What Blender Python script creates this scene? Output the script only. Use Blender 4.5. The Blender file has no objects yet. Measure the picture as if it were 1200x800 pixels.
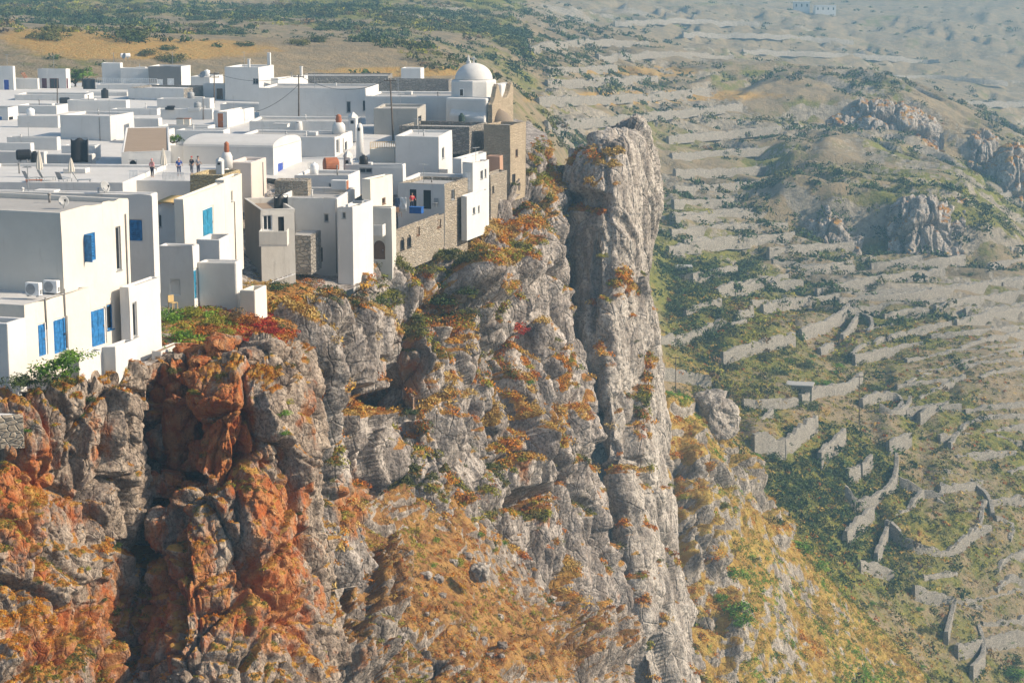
import bpy, bmesh, math, random
import numpy as np
from mathutils import Vector, Matrix
from mathutils.bvhtree import BVHTree

S = bpy.context.scene
COL = S.collection
R = math.radians
PI = math.pi

# ------------------------------------------------------------------ camera
F = 2333.0                      # focal length in photo pixels (1200 wide)
PITCH = math.atan(440.0 / F)
CZ = 120.0                      # eye height above the valley datum
cam_d = bpy.data.cameras.new('camera')
cam_d.sensor_width = 36.0
cam_d.lens = 36.0 * F / 1200.0
cam_d.clip_start = 1.0
cam_d.clip_end = 20000.0
cam = bpy.data.objects.new('camera', cam_d)
COL.objects.link(cam)
cam.location = (0, 0, CZ)
cam.rotation_euler = (PI / 2 - PITCH, 0, 0)
S.camera = cam

# ------------------------------------------------------------------ light
SUN_AZ = R(-6.0)                 # to the right of the view (from +x towards +y)
SUN_EL = R(31.0)
W = bpy.data.worlds.new('World')
S.world = W
W.use_nodes = True
wn = W.node_tree
bg = wn.nodes['Background']
sky = wn.nodes.new('ShaderNodeTexSky')
sky.sky_type = 'NISHITA'
sky.sun_disc = False
sky.sun_elevation = SUN_EL
sky.sun_rotation = PI / 2 - SUN_AZ
sky.air_density = 1.0
sky.dust_density = 2.0
wn.links.new(sky.outputs[0], bg.inputs[0])
bg.inputs[1].default_value = 0.10
sl = bpy.data.lights.new('sun', 'SUN')
sl.energy = 5.0
sl.angle = R(0.6)
sl.color = (1.0, 0.85, 0.66)
sun = bpy.data.objects.new('sun', sl)
COL.objects.link(sun)
sd = Vector((math.cos(SUN_AZ) * math.cos(SUN_EL), math.sin(SUN_AZ) * math.cos(SUN_EL), math.sin(SUN_EL)))
sun.rotation_euler = sd.to_track_quat('Z', 'Y').to_euler()
sun.location = (200, 200, 300)
S.view_settings.view_transform = 'Standard'
S.view_settings.look = 'None'
S.view_settings.exposure = 0.56
S.view_settings.gamma = 1.0
S.render.engine = 'CYCLES'
S.cycles.use_denoising = True
S.cycles.max_bounces = 5
S.cycles.diffuse_bounces = 3
S.cycles.glossy_bounces = 2
S.cycles.volume_bounces = 1
S.cycles.use_adaptive_sampling = True
S.cycles.adaptive_threshold = 0.02

# ------------------------------------------------------------------ picture <-> place
CP, SP = math.cos(PITCH), math.sin(PITCH)
def at(px, py, Y):
    """point of the place at forward distance Y that the photo shows at (px, py)"""
    u = (px - 600.0) / F
    v = (py - 400.0) / F
    dy = CP - v * SP
    dz = -SP - v * CP
    t = Y / dy
    return np.array((u * t, Y, CZ + dz * t))
def proj(P):
    P = np.asarray(P, float)
    z = P[..., 2] - CZ
    d = P[..., 1] * CP - z * SP
    h = P[..., 1] * SP + z * CP
    return 600.0 + F * P[..., 0] / d, 400.0 - F * h / d

# ------------------------------------------------------------------ numpy noise
def _h(ix, iy, iz, s):
    with np.errstate(over='ignore'):
        h = (ix.astype(np.int64).astype(np.uint32) * np.uint32(374761393)
             + iy.astype(np.int64).astype(np.uint32) * np.uint32(668265263)
             + iz.astype(np.int64).astype(np.uint32) * np.uint32(1103515245)
             + np.uint32(s * 1274126177 & 0xffffffff))
        h = (h ^ (h >> np.uint32(13))) * np.uint32(1274126177)
        h = (h ^ (h >> np.uint32(15))) * np.uint32(2246822519)
        h = h ^ (h >> np.uint32(16))
    return h
def _r(h):
    return (h & np.uint32(0xffffff)).astype(np.float32) / np.float32(16777216.0)
def noise(P, s=0):
    """gradient-ish value noise in [-1,1]"""
    P = np.asarray(P, np.float64)
    i = np.floor(P)
    f = (P - i).astype(np.float32)
    w = f * f * f * (f * (f * 6 - 15) + 10)
    out = 0
    for a in (0, 1):
        wx = w[:, 0] if a else 1 - w[:, 0]
        for b in (0, 1):
            wy = w[:, 1] if b else 1 - w[:, 1]
            for c in (0, 1):
                wz = w[:, 2] if c else 1 - w[:, 2]
                h = _h(i[:, 0] + a, i[:, 1] + b, i[:, 2] + c, s)
                gx = _r(h) * 2 - 1
                gy = _r(h * np.uint32(2654435761) >> np.uint32(3)) * 2 - 1
                gz = _r(h * np.uint32(40503) + np.uint32(977) >> np.uint32(2)) * 2 - 1
                out = out + wx * wy * wz * (gx * (f[:, 0] - a) + gy * (f[:, 1] - b) + gz * (f[:, 2] - c))
    return out * 1.5
def fbm(P, o=4, s=0, g=0.5):
    a, t = 1.0, 0
    P = np.asarray(P, np.float64)
    for k in range(o):
        t = t + a * noise(P, s + k * 17)
        P = P * 2.03 + 11.7
        a *= g
    return t
def ridged(P, o=4, s=0):
    a, t = 1.0, 0
    P = np.asarray(P, np.float64)
    for k in range(o):
        t = t + a * (1 - np.abs(noise(P, s + k * 13)) * 1.6)
        P = P * 2.1 + 5.3
        a *= 0.5
    return t - 1.2
def worley(P, s=0):
    P = np.asarray(P, np.float64)
    i = np.floor(P)
    n = len(P)
    f1 = np.full(n, 9.0, np.float32); f2 = np.full(n, 9.0, np.float32)
    hid = np.zeros(n, np.uint32); ctr = np.zeros((n, 3), np.float32)
    for a in (-1, 0, 1):
        for b in (-1, 0, 1):
            for c in (-1, 0, 1):
                h = _h(i[:, 0] + a, i[:, 1] + b, i[:, 2] + c, s)
                q = np.stack([i[:, 0] + a + _r(h), i[:, 1] + b + _r(h * np.uint32(2654435761) >> np.uint32(4)),
                              i[:, 2] + c + _r(h * np.uint32(40503) + np.uint32(77) >> np.uint32(3))], 1)
                d = np.sqrt(((q - P) ** 2).sum(1)).astype(np.float32)
                m = d < f1
                f2 = np.where(m, f1, np.minimum(f2, d))
                f1 = np.where(m, d, f1)
                hid = np.where(m, h, hid)
                ctr[m] = (q - P)[m]
    return f1, f2, hid, ctr
def sstep(a, b, x):
    t = np.clip((x - a) / (b - a), 0, 1)
    return t * t * (3 - 2 * t)
def blocks(P, size, s, tilt=0.9, rot=0.0, crack=0.10):
    """jointed rock: each cell is a block pushed in or out with a tilted face; the joints between them are clefts"""
    P = P - 0.0
    if rot:
        c, sn = math.cos(rot), math.sin(rot)
        P = np.stack([P[:, 0] * c - P[:, 2] * sn, P[:, 1], P[:, 0] * sn + P[:, 2] * c], 1)
    Q = P / np.asarray(size)
    Q = Q + 0.12 * np.stack([noise(Q * 1.7, s + 5), noise(Q * 1.7 + 9, s + 6), noise(Q * 1.7 + 21, s + 7)], 1)
    f1, f2, h, c = worley(Q, s)
    r0 = _r(h * np.uint32(2246822519) >> np.uint32(5))
    g = np.stack([_r(h * np.uint32(k) >> np.uint32(6)) * 2 - 1 for k in (3266489917, 668265263, 374761393)], 1)
    d = (r0 - 0.5) + tilt * (g * c).sum(1)
    ck = 1 - sstep(0.0, crack, f2 - f1)
    return d, ck, r0

# ------------------------------------------------------------------ mesh helpers
def np_mesh(name, V, Fq, mat=None, smooth=True, parent=None, attrs=None, cols=None):
    V = np.ascontiguousarray(V, np.float32)
    Fq = np.ascontiguousarray(Fq, np.int32)
    k = Fq.shape[1]
    me = bpy.data.meshes.new(name)
    me.vertices.add(len(V)); me.vertices.foreach_set('co', V.ravel())
    me.loops.add(Fq.size); me.loops.foreach_set('vertex_index', Fq.ravel())
    me.polygons.add(len(Fq))
    me.polygons.foreach_set('loop_start', np.arange(0, Fq.size, k, dtype=np.int32))
    me.polygons.foreach_set('loop_total', np.full(len(Fq), k, np.int32))
    me.polygons.foreach_set('use_smooth', np.full(len(Fq), bool(smooth)))
    me.update(calc_edges=True)
    me.validate()
    for a, v in (attrs or {}).items():
        t = me.attributes.new(a, 'FLOAT', 'POINT')
        t.data.foreach_set('value', np.ascontiguousarray(v, np.float32))
    if cols is not None:
        t = me.attributes.new('Col', 'FLOAT_COLOR', 'POINT')
        c4 = np.ones((len(V), 4), np.float32); c4[:, :3] = cols
        t.data.foreach_set('color', c4.ravel())
    if mat: me.materials.append(mat)
    o = bpy.data.objects.new(name, me)
    COL.objects.link(o)
    if parent: o.parent = parent
    return o
def grid_faces(nv, nu, flip=False):
    a = np.arange(nv * nu).reshape(nv, nu)
    q = [a[:-1, :-1], a[:-1, 1:], a[1:, 1:], a[1:, :-1]]
    if flip: q = q[::-1]
    return np.stack([x.ravel() for x in q], 1)
def tag(o, label=None, cat=None, group=None, kind=None):
    if label: o['label'] = label
    if cat: o['category'] = cat
    if group: o['group'] = group
    if kind: o['kind'] = kind
    return o

# ------------------------------------------------------------------ node helpers
class M:
    """small builder for procedural materials"""
    def __init__(s, name, rough=0.9, spec=0.2):
        s.m = bpy.data.materials.new(name); s.m.use_nodes = True
        s.t = s.m.node_tree; s.b = s.t.nodes['Principled BSDF']
        s.b.inputs['Roughness'].default_value = rough
        s.b.inputs['Specular IOR Level'].default_value = spec
        s.geo = s.t.nodes.new('ShaderNodeNewGeometry')
        s.tc = s.t.nodes.new('ShaderNodeTexCoord')
    def n(s, t): return s.t.nodes.new(t)
    def link(s, a, b): s.t.links.new(a, b)
    def put(s, sock, v):
        if hasattr(v, 'links') or isinstance(v, bpy.types.NodeSocket): s.link(v, sock)
        else:
            if sock.type == 'RGBA' and len(v) == 3: v = (*v, 1)
            sock.default_value = v
    def pos(s, scale=(1, 1, 1), obj=False, rot=(0, 0, 0)):
        mp = s.n('ShaderNodeMapping'); mp.inputs['Scale'].default_value = scale
        mp.inputs['Rotation'].default_value = rot
        s.link(s.tc.outputs['Object'] if obj else s.geo.outputs['Position'], mp.inputs[0])
        return mp.outputs[0]
    def noise(s, vec, scale=1.0, detail=5.0, rough=0.55, dist=0.0):
        n = s.n('ShaderNodeTexNoise'); n.inputs['Scale'].default_value = scale
        n.inputs['Detail'].default_value = detail; n.inputs['Roughness'].default_value = rough
        n.inputs['Distortion'].default_value = dist
        s.link(vec, n.inputs['Vector']); return n.outputs[0]
    def vor(s, vec, scale=1.0, feature='F1', out='Distance'):
        n = s.n('ShaderNodeTexVoronoi'); n.feature = feature; n.inputs['Scale'].default_value = scale
        s.link(vec, n.inputs['Vector']); return n.outputs[out]
    def ramp(s, v, a, b, lo=0.0, hi=1.0):
        n = s.n('ShaderNodeMapRange'); n.interpolation_type = 'SMOOTHSTEP'
        s.link(v, n.inputs['Value'])
        n.inputs['From Min'].default_value = a; n.inputs['From Max'].default_value = b
        n.inputs['To Min'].default_value = lo; n.inputs['To Max'].default_value = hi
        return n.outputs[0]
    def math(s, op, a, b=0.0):
        n = s.n('ShaderNodeMath'); n.operation = op
        s.put(n.inputs[0], a); s.put(n.inputs[1], b); return n.outputs[0]
    def mix(s, f, a, b, mode='MIX'):
        n = s.n('ShaderNodeMix'); n.data_type = 'RGBA'; n.blend_type = mode
        s.put(n.inputs[0], f); s.put(n.inputs[6], a); s.put(n.inputs[7], b); return n.outputs[2]
    def attr(s, name, out='Fac'):
        n = s.n('ShaderNodeAttribute'); n.attribute_name = name; return n.outputs[out]
    def nz(s):
        n = s.n('ShaderNodeSeparateXYZ'); s.link(s.geo.outputs['Normal'], n.inputs[0]); return n.outputs[2]
    def sep(s, v):
        n = s.n('ShaderNodeSeparateXYZ'); s.link(v, n.inputs[0]); return n.outputs
    def bump(s, h, dist=0.05, strength=1.0):
        n = s.n('ShaderNodeBump'); n.inputs['Distance'].default_value = dist; n.inputs['Strength'].default_value = strength
        s.link(h, n.inputs['Height']); s.link(n.outputs[0], s.b.inputs['Normal'])
    def done(s, col):
        s.put(s.b.inputs['Base Color'], col); return s.m

def flat(name, col, rough=0.6, spec=0.3, var=0.12, scale=3.0, metal=0.0):
    k = M(name, rough, spec)
    n = k.noise(k.pos(obj=True), scale, 4)
    c = k.mix(k.ramp(n, 0.3, 0.7), tuple(x * (1 - var) for x in col), tuple(min(1, x * (1 + var)) for x in col))
    k.b.inputs['Metallic'].default_value = metal
    return k.done(c)
# ================================================================== rock and soil materials
def rock_material(name, white, grey, stain_a, stain_b, tscale=1.0, soil=(0.29, 0.13, 0.034), green=(0.10, 0.11, 0.03), soil2=(0.40, 0.23, 0.06)):
    k = M(name, 0.95, 0.1)
    P = k.pos()
    Pv = k.pos((1.0, 1.0, 0.28))
    big = k.noise(P, 0.16 * tscale, 6, 0.6)
    mid = k.noise(Pv, 0.9 * tscale, 8, 0.65, 0.4)
    fine = k.noise(P, 5.0 * tscale, 6, 0.7)
    c = k.mix(k.ramp(mid, 0.34, 0.66), grey, white)
    c = k.mix(k.ramp(fine, 0.44, 0.66, 0, 0.75), c, tuple(x * 0.40 for x in grey))          # dark lichen
    streak = k.noise(k.pos((1.6, 1.6, 0.10)), 1.1 * tscale, 5, 0.6)
    c = k.mix(k.ramp(streak, 0.56, 0.72, 0, 0.5), c, tuple(x * 0.40 for x in grey))           # black water streaks
    sv = k.math('ADD', k.attr('stain'), k.math('MULTIPLY', k.math('SUBTRACT', k.noise(k.pos((1, 1, 0.6)), 0.42 * tscale, 7, 0.66), 0.5), 2.1))
    sc = k.mix(k.ramp(k.noise(P, 1.3 * tscale, 6), 0.36, 0.66), stain_a, stain_b)
    c = k.mix(k.ramp(sv, 0.42, 0.72, 0, 0.92), c, sc)
    sp = k.noise(P, 2.6 * tscale, 8, 0.75)
    c = k.mix(k.ramp(sp, 0.60, 0.70, 0, 0.7), c, (0.50, 0.46, 0.42))                            # pale scars
    spk = k.noise(P, 11.0 * tscale, 3, 0.6)
    c = k.mix(k.ramp(spk, 0.56, 0.66, 0, 0.6), c, (0.05, 0.042, 0.035))                        # speckle
    vv = k.math('ADD', k.attr('veg'), k.math('MULTIPLY', k.math('SUBTRACT', k.noise(P, 1.7 * tscale, 7, 0.7), 0.5), 1.5))
    so = k.mix(k.ramp(k.noise(P, 0.8 * tscale, 6, 0.7), 0.40, 0.60), soil, soil2)
    so = k.mix(k.ramp(k.noise(P, 1.4 * tscale, 6, 0.7), 0.55, 0.68), so, green)
    c = k.mix(k.ramp(vv, 0.40, 0.62), c, so)
    Pw = k.pos((1.0, 1.0, 0.7))
    h = k.math('ADD', k.noise(Pw, 1.5 * tscale, 8, 0.58), k.math('MULTIPLY', k.noise(P, 7.0 * tscale, 4, 0.6), 0.18))
    wv = k.n('ShaderNodeVectorMath'); wv.operation = 'ADD'
    nz3 = k.n('ShaderNodeTexNoise'); nz3.inputs['Scale'].default_value = 0.9 * tscale; nz3.inputs['Detail'].default_value = 5
    k.link(P, nz3.inputs['Vector']); k.link(Pw, wv.inputs[0]); k.link(nz3.outputs['Color'], wv.inputs[1])
    cr = k.ramp(k.vor(wv.outputs[0], 0.75 * tscale, 'DISTANCE_TO_EDGE'), 0.0, 0.05)
    fac = k.n('ShaderNodeTexVoronoi'); fac.inputs['Scale'].default_value = 2.4 * tscale; k.link(wv.outputs[0], fac.inputs['Vector'])
    h = k.math('ADD', h, k.math('ADD', k.math('MULTIPLY', cr, 0.17), k.math('MULTIPLY', k.sep(fac.outputs['Color'])[0], 0.22)))
    k.bump(h, 0.34 / tscale, 1.0)
    return k.done(c)
M_rock_near = rock_material('rust_limestone', (0.45, 0.37, 0.295), (0.19, 0.145, 0.115), (0.33, 0.085, 0.018), (0.41, 0.19, 0.07), 1.0)
M_rock_mid = rock_material('grey_limestone', (0.53, 0.475, 0.425), (0.20, 0.168, 0.146), (0.37, 0.13, 0.03), (0.31, 0.185, 0.085), 0.62)
M_scree = rock_material('brown_scree', (0.42, 0.365, 0.31), (0.19, 0.155, 0.13), (0.33, 0.12, 0.03), (0.28, 0.165, 0.08), 0.8, (0.20, 0.098, 0.038), (0.13, 0.125, 0.03), (0.33, 0.19, 0.065))
M_slope = rock_material('grassy_limestone', (0.45, 0.405, 0.35), (0.20, 0.17, 0.14), (0.36, 0.13, 0.03), (0.31, 0.185, 0.085), 0.62, (0.27, 0.165, 0.045), (0.15, 0.16, 0.035), (0.36, 0.255, 0.07))
M_rock_far = rock_material('pale_limestone', (0.56, 0.51, 0.45), (0.25, 0.215, 0.185), (0.34, 0.17, 0.07), (0.31, 0.20, 0.10), 0.5)

# ================================================================== patches: rock faces lofted through measured points
def spline(K, t, T):
    """non-uniform cubic through knots t (n,) with values K (n, ...) sampled at T"""
    n = len(t)
    d = np.diff(t)
    s = np.diff(K, axis=0) / d.reshape(-1, *([1] * (K.ndim - 1)))
    m = np.empty_like(K)
    m[0] = s[0]; m[-1] = s[-1]
    if n > 2:
        w = (d[:-1] / (d[:-1] + d[1:])).reshape(-1, *([1] * (K.ndim - 1)))
        m[1:-1] = (1 - w) * s[:-1] + w * s[1:]
        m[1:-1] *= 0.8
    i = np.clip(np.searchsorted(t, T, side='right') - 1, 0, n - 2)
    h = (T - t[i]) / d[i]
    sh = (-1, *([1] * (K.ndim - 1)))
    h = h.reshape(sh); dd = d[i].reshape(sh)
    return ((2 * h**3 - 3 * h**2 + 1) * K[i] + (h**3 - 2 * h**2 + h) * dd * m[i]
            + (-2 * h**3 + 3 * h**2) * K[i + 1] + (h**3 - h**2) * dd * m[i + 1])
def patch_base(cols, nu, nv):
    """cols: list of columns (top to bottom) of (px, py, Y); -> (nv, nu, 3) points and normals facing the eye"""
    K = np.array([[at(*p) for p in c] for c in cols])              # (ncol, nrow, 3)
    PX = np.array([[p[:2] for p in c] for c in cols], float)
    Y = np.array([[p[2] for p in c] for c in cols], float)
    tu = np.concatenate([[0], np.cumsum(np.maximum(12, np.sqrt(((np.diff(PX, axis=0)) ** 2).sum(-1) + (0.8 * F / Y.mean() * np.diff(Y, axis=0)) ** 2).mean(1)))])
    tv = np.concatenate([[0], np.cumsum(np.maximum(12, np.sqrt(((np.diff(PX, axis=1)) ** 2).sum(-1) + (0.5 * F / Y.mean() * np.diff(Y, axis=1)) ** 2).mean(0)))])
    A = spline(K, tu, np.linspace(0, tu[-1], nu))                    # (nu, nrow, 3)
    B = spline(A.transpose(1, 0, 2), tv, np.linspace(0, tv[-1], nv)) # (nv, nu, 3)
    return B
def gnormals(B, ref=None):
    du = np.gradient(B, axis=1); dv = np.gradient(B, axis=0)
    n = np.cross(dv, du)
    n /= np.linalg.norm(n, axis=-1, keepdims=True) + 1e-9
    if ref is not None:
        if ((np.asarray(ref) - B) * n).sum(-1).mean() < 0: n = -n
    return n
VEGPTS = []                       # (name, positions, normals, veg) harvested for planting
def rock_patch(name, cols, nu, nv, mat, size=6.0, amp=1.6, stretch=1.7, seed=1, stain=0.0, vegbias=0.0, blobs=(), rot=0.15,
               soft=None, fine=1.0, vegblobs=(), crackamp=0.5, label=None):
    B = patch_base(cols, nu, nv)
    N = gnormals(B, (0, 0, CZ + 10))
    P = B.reshape(-1, 3); Nf = N.reshape(-1, 3)
    px, py = proj(P)
    st = (stretch)
    d1, c1, r1 = blocks(P, (size, size, size * st), seed, 0.9, rot)
    d2, c2, r2 = blocks(P + 31, (size * .42, size * .42, size * .42 * st), seed + 3, 0.9, -rot)
    d3, c3, r3 = blocks(P + 77, (size * .17, size * .17, size * .17 * st), seed + 6, 0.9, rot * 2)
    Ps = P * np.array((1, 1, 0.45))
    d4, c4, r4 = blocks(P + 53, (size * .75, size * .75, size * 4.2), seed + 8, 0.35, rot * .6, 0.15)
    big = fbm(P / (size * 2.2), 3, seed + 40)
    rg = ridged(Ps / (size * .35), 4, seed + 50)
    fn = fbm(Ps / (size * 0.09), 4, seed + 60)
    hard = np.ones(len(P)) if soft is None else 1 - np.clip(soft(px, py), 0, 1)
    w = hard
    disp = amp * (0.45 * big + w * (1.15 * d1 - 1.1 * crackamp * c1) + w * (0.55 * d4 - 1.0 * crackamp * c4) + w * (0.42 * d2 - 0.30 * crackamp * c2)
                  + (0.04 + 0.14 * w) * d3 - 0.09 * w * c3 + 0.03 * w * rg + fine * (0.03 + 0.015 * w) * fn)
    for (bx, by, rx, ry, h) in blobs:      # local bulges (+) and hollows (-): metres along the normal
        e = ((px - bx) / rx) ** 2 + ((py - by) / ry) ** 2 + 0.5 * d2
        disp = disp + h * (1 - sstep(0.35, 1.25, e))
    V = P + Nf * disp[:, None]
    Vg_ = V.reshape(nv, nu, 3)
    for _ in range(1):                       # weathering: knock the sharpest arrises back
        L_ = Vg_.copy()
        L_[1:-1, 1:-1] = (Vg_[:-2, 1:-1] + Vg_[2:, 1:-1] + Vg_[1:-1, :-2] + Vg_[1:-1, 2:]) / 4
        Vg_ = Vg_ * .6 + L_ * .4
    V = Vg_.reshape(-1, 3)
    V = V + Nf * (amp * (0.035 * ridged(V / (size * .16), 3, seed + 70) + .02 * fbm(V / (size * .05), 3, seed + 80)) * (.4 + .6 * w) * fine)[:, None]
    N2 = gnormals(V.reshape(nv, nu, 3), (0, 0, CZ + 10)).reshape(-1, 3)
    ns = N2.reshape(nv, nu, 3)[..., 2]
    for _ in range(3):
        ns = (np.roll(ns, 1, 0) + np.roll(ns, -1, 0) + np.roll(ns, 1, 1) + np.roll(ns, -1, 1) + ns) / 5
    ns = ns.reshape(-1)
    pa, pb = proj(V)
    veg = sstep(0.30, 0.75, ns) * 1.0 + vegbias + 0.35 * fbm(P / (size * .8), 3, seed + 90) * (0.4 + sstep(0.1, .5, ns))
    for (bx, by, rx, ry, h) in vegblobs:
        e = ((pa - bx) / rx) ** 2 + ((pb - by) / ry) ** 2
        veg = veg + h * np.exp(-e * 1.2)
    stn = stain(pa, pb, P) if callable(stain) else np.full(len(P), stain)
    fl = ((np.cross((V.reshape(nv, nu, 3)[0, 1] - V.reshape(nv, nu, 3)[0, 0]), (V.reshape(nv, nu, 3)[1, 0] - V.reshape(nv, nu, 3)[0, 0]))) * N2[0]).sum() < 0
    o = np_mesh(name, V, grid_faces(nv, nu, fl), mat, False, attrs={'stain': stn, 'veg': veg})
    Vq = V.reshape(nv, nu, 3)
    eu = np.linalg.norm(Vq[1:, 1:] - Vq[1:, :-1], axis=-1); ev = np.linalg.norm(Vq[1:, 1:] - Vq[:-1, 1:], axis=-1)
    st_ = (np.maximum(eu, ev) / (np.minimum(eu, ev) + 1e-6) > 2.2).ravel()
    for _ in range(2):
        q_ = st_.reshape(nv - 1, nu - 1); q2 = q_.copy(); q2[1:] |= q_[:-1]; q2[:-1] |= q_[1:]; st_ = q2.ravel()
    o.data.polygons.foreach_set('use_smooth', st_)
    o['kind'] = 'structure'
    VEGPTS.append((name, V, N2, veg, pa, pb))
    return o

def G(px, py, bx, by, rx, ry):
    return np.exp(-(((px - bx) / rx) ** 2 + ((py - by) / ry) ** 2))

# ---- near cliff with the buttress
near = [
 [(-190, 474, 106), (-190, 486, 101), (-190, 590, 98), (-190, 700, 95), (-190, 840, 91)],
 [(-60, 466, 107), (-60, 478, 102.5), (-60, 590, 99), (-60, 700, 96), (-60, 850, 91.5)],
 [(10, 456, 107.5), (10, 468, 103.2), (5, 590, 99.5), (0, 700, 97), (0, 850, 92.5)],
 [(60, 450, 108), (62, 460, 104.6), (60, 590, 102), (60, 700, 99.4), (60, 850, 94.5)],
 [(120, 436, 110), (124, 447, 106.6), (122, 560, 105), (113, 690, 103), (110, 850, 97.5)],
 [(172, 420, 114.5), (178, 430, 111.2), (150, 560, 110.2), (140, 690, 107.3), (150, 850, 100.6)],
 [(184, 420, 118), (186, 438, 116.5), (168, 560, 114.2), (157, 690, 109.8), (165, 850, 102)],
 [(200, 420, 118), (200, 440, 115), (194, 560, 113), (182, 690, 107.5), (190, 850, 101)],
 [(232, 420, 117), (236, 446, 112), (226, 570, 109.2), (214, 690, 105.2), (220, 850, 99)],
 [(262, 418, 117), (262, 446, 111.3), (260, 570, 108.8), (256, 690, 105.3), (262, 850, 99.3)],
 [(300, 414, 118), (304, 440, 112), (310, 570, 109.8), (312, 690, 107), (316, 850, 101.2)],
 [(332, 406, 121), (342, 424, 116), (356, 570, 113), (366, 690, 110.5), (376, 850, 104.5)],
 [(342, 404, 127), (352, 422, 121.5), (368, 570, 117.5), (380, 690, 114), (392, 850, 107.5)],
 [(340, 404, 137), (350, 424, 131), (368, 570, 126), (380, 690, 122), (392, 850, 116)],
]
def st_near(px, py, P):
    s = 0.26 + 0.0 * px
    s += 0.55 * G(px, py, 15, 560, 60, 75) + 0.5 * G(px, py, 95, 740, 90, 80) + 0.3 * G(px, py, 25, 640, 30, 50) + 0.2 * G(px, py, 130, 500, 50, 60)
    s += 0.55 * G(px, py, 262, 500, 60, 60) + 0.55 * G(px, py, 205, 500, 34, 70) + 0.5 * G(px, py, 330, 690, 45, 80) + 0.4 * G(px, py, 300, 590, 70, 50)
    s += 0.45 * G(px, py, 235, 690, 70, 70) - 0.45 * G(px, py, 320, 470, 22, 50) - 0.55 * G(px, py, 158, 560, 22, 120) - .3 * G(px, py, 285, 620, 30, 40) + .3 * G(px, py, 270, 440, 60, 20)
    return s
near_blobs = [(192, 505, 12, 40, -1.0), (168, 610, 8, 70, -.6), (204, 720, 12, 50, -1.2),
              (205, 560, 34, 10, -1.0), (215, 665, 10, 50, -0.9), (300, 715, 14, 60, 0.5),
              (285, 535, 12, 12, -0.8), (305, 545, 24, 9, -0.7)]
rock_patch('near_cliff', near, 840, 340, M_rock_near, 4.2, 1.1, 1.2, 131, st_near, -0.28, near_blobs, 0.25,
           vegblobs=[(95, 760, 70, 60, .55), (130, 640, 22, 40, .4), (180, 700, 26, 60, .35), (320, 450, 10, 30, .4), (60, 740, 40, 50, .3)])

# ---- mid cliff under the village edge
mid = [
 [(300, 402, 150), (310, 420, 144), (312, 520, 140), (315, 600, 137), (318, 690, 134)],
 [(335, 392, 154), (340, 408, 149), (346, 500, 145), (350, 590, 142), (352, 690, 138)],
 [(362, 372, 164), (366, 388, 158), (372, 480, 152), (372, 580, 148), (378, 690, 143)],
 [(400, 336, 175), (402, 350, 168), (410, 470, 163), (408, 570, 158), (410, 690, 150)],
 [(428, 316, 182), (430, 334, 174), (440, 440, 172), (440, 560, 166), (445, 690, 156)],
 [(458, 312, 194), (460, 335, 185), (466, 430, 180), (470, 560, 174), (475, 690, 162)],
 [(490, 306, 200), (492, 328, 190), (496, 430, 181), (500, 560, 174), (505, 690, 164)],
 [(520, 294, 206), (522, 318, 196), (526, 430, 186), (532, 560, 179), (540, 690, 170)],
 [(556, 268, 216), (558, 300, 206), (562, 430, 194), (568, 560, 187), (580, 690, 178)],
 [(585, 240, 228), (588, 280, 216), (596, 430, 201), (604, 560, 193), (615, 700, 184)],
 [(612, 206, 246), (616, 250, 230), (626, 420, 209), (640, 560, 200), (655, 730, 190)],
 [(632, 176, 256), (638, 230, 242), (652, 400, 219), (668, 570, 207), (686, 760, 197)],
 [(646, 176, 262), (656, 235, 252), (668, 390, 232), (690, 580, 216), (708, 780, 206)],
 [(648, 178, 272), (658, 240, 266), (672, 395, 250), (694, 585, 236), (714, 790, 226)],
]
mid_blobs = [(462, 448, 14, 22, -9.0), (430, 470, 46, 18, -4.0), (480, 470, 30, 40, -3.0), (512, 480, 5, 80, -4.5), (519, 540, 6, 50, -4.0),
             (622, 588, 26, 16, -6.0), (640, 575, 20, 8, -3.0), (612, 520, 14, 40, 1.5), (560, 330, 36, 26, 3.0), (530, 360, 30, 24, -5.0),
             (420, 430, 8, 30, -3.0), (370, 470, 6, 70, -2.0), (385, 560, 8, 60, -3.0), (440, 580, 10, 24, 2.4), (598, 300, 14, 40, 2.0),
             (540, 450, 16, 70, 1.8), (580, 450, 5, 90, -2.4), (490, 430, 16, 50, 2.5), (650, 480, 4, 90, -1.5)]
def st_mid(px, py, P):
    return 0.14 + 0.85 * G(px, py, 415, 590, 26, 40) + 0.5 * G(px, py, 612, 520, 18, 45) + 0.35 * G(px, py, 480, 430, 30, 50) + 0.3 * G(px, py, 430, 470, 40, 25) + .35 * G(px, py, 640, 600, 25, 25)
rock_patch('village_cliff', mid, 920, 360, M_rock_mid, 8.5, 2.5, 1.9, 23, st_mid, -0.22, mid_blobs, 0.12,
           vegblobs=[(345, 360, 40, 40, .5), (560, 275, 30, 16, .8), (600, 300, 16, 14, .8), (600, 335, 22, 14, .9), (640, 230, 16, 46, .9), (650, 330, 10, 30, .6),
                     (520, 355, 40, 26, .9), (480, 385, 30, 16, .8), (365, 455, 26, 26, .9), (430, 465, 34, 14, .9), (575, 425, 20, 20, .5), (615, 470, 14, 30, .4),
                     (660, 470, 10, 60, .5), (606, 385, 10, 14, .8), (500, 500, 16, 40, .6), (450, 360, 30, 20, .6), (590, 470, 30, 10, .4)])

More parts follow.
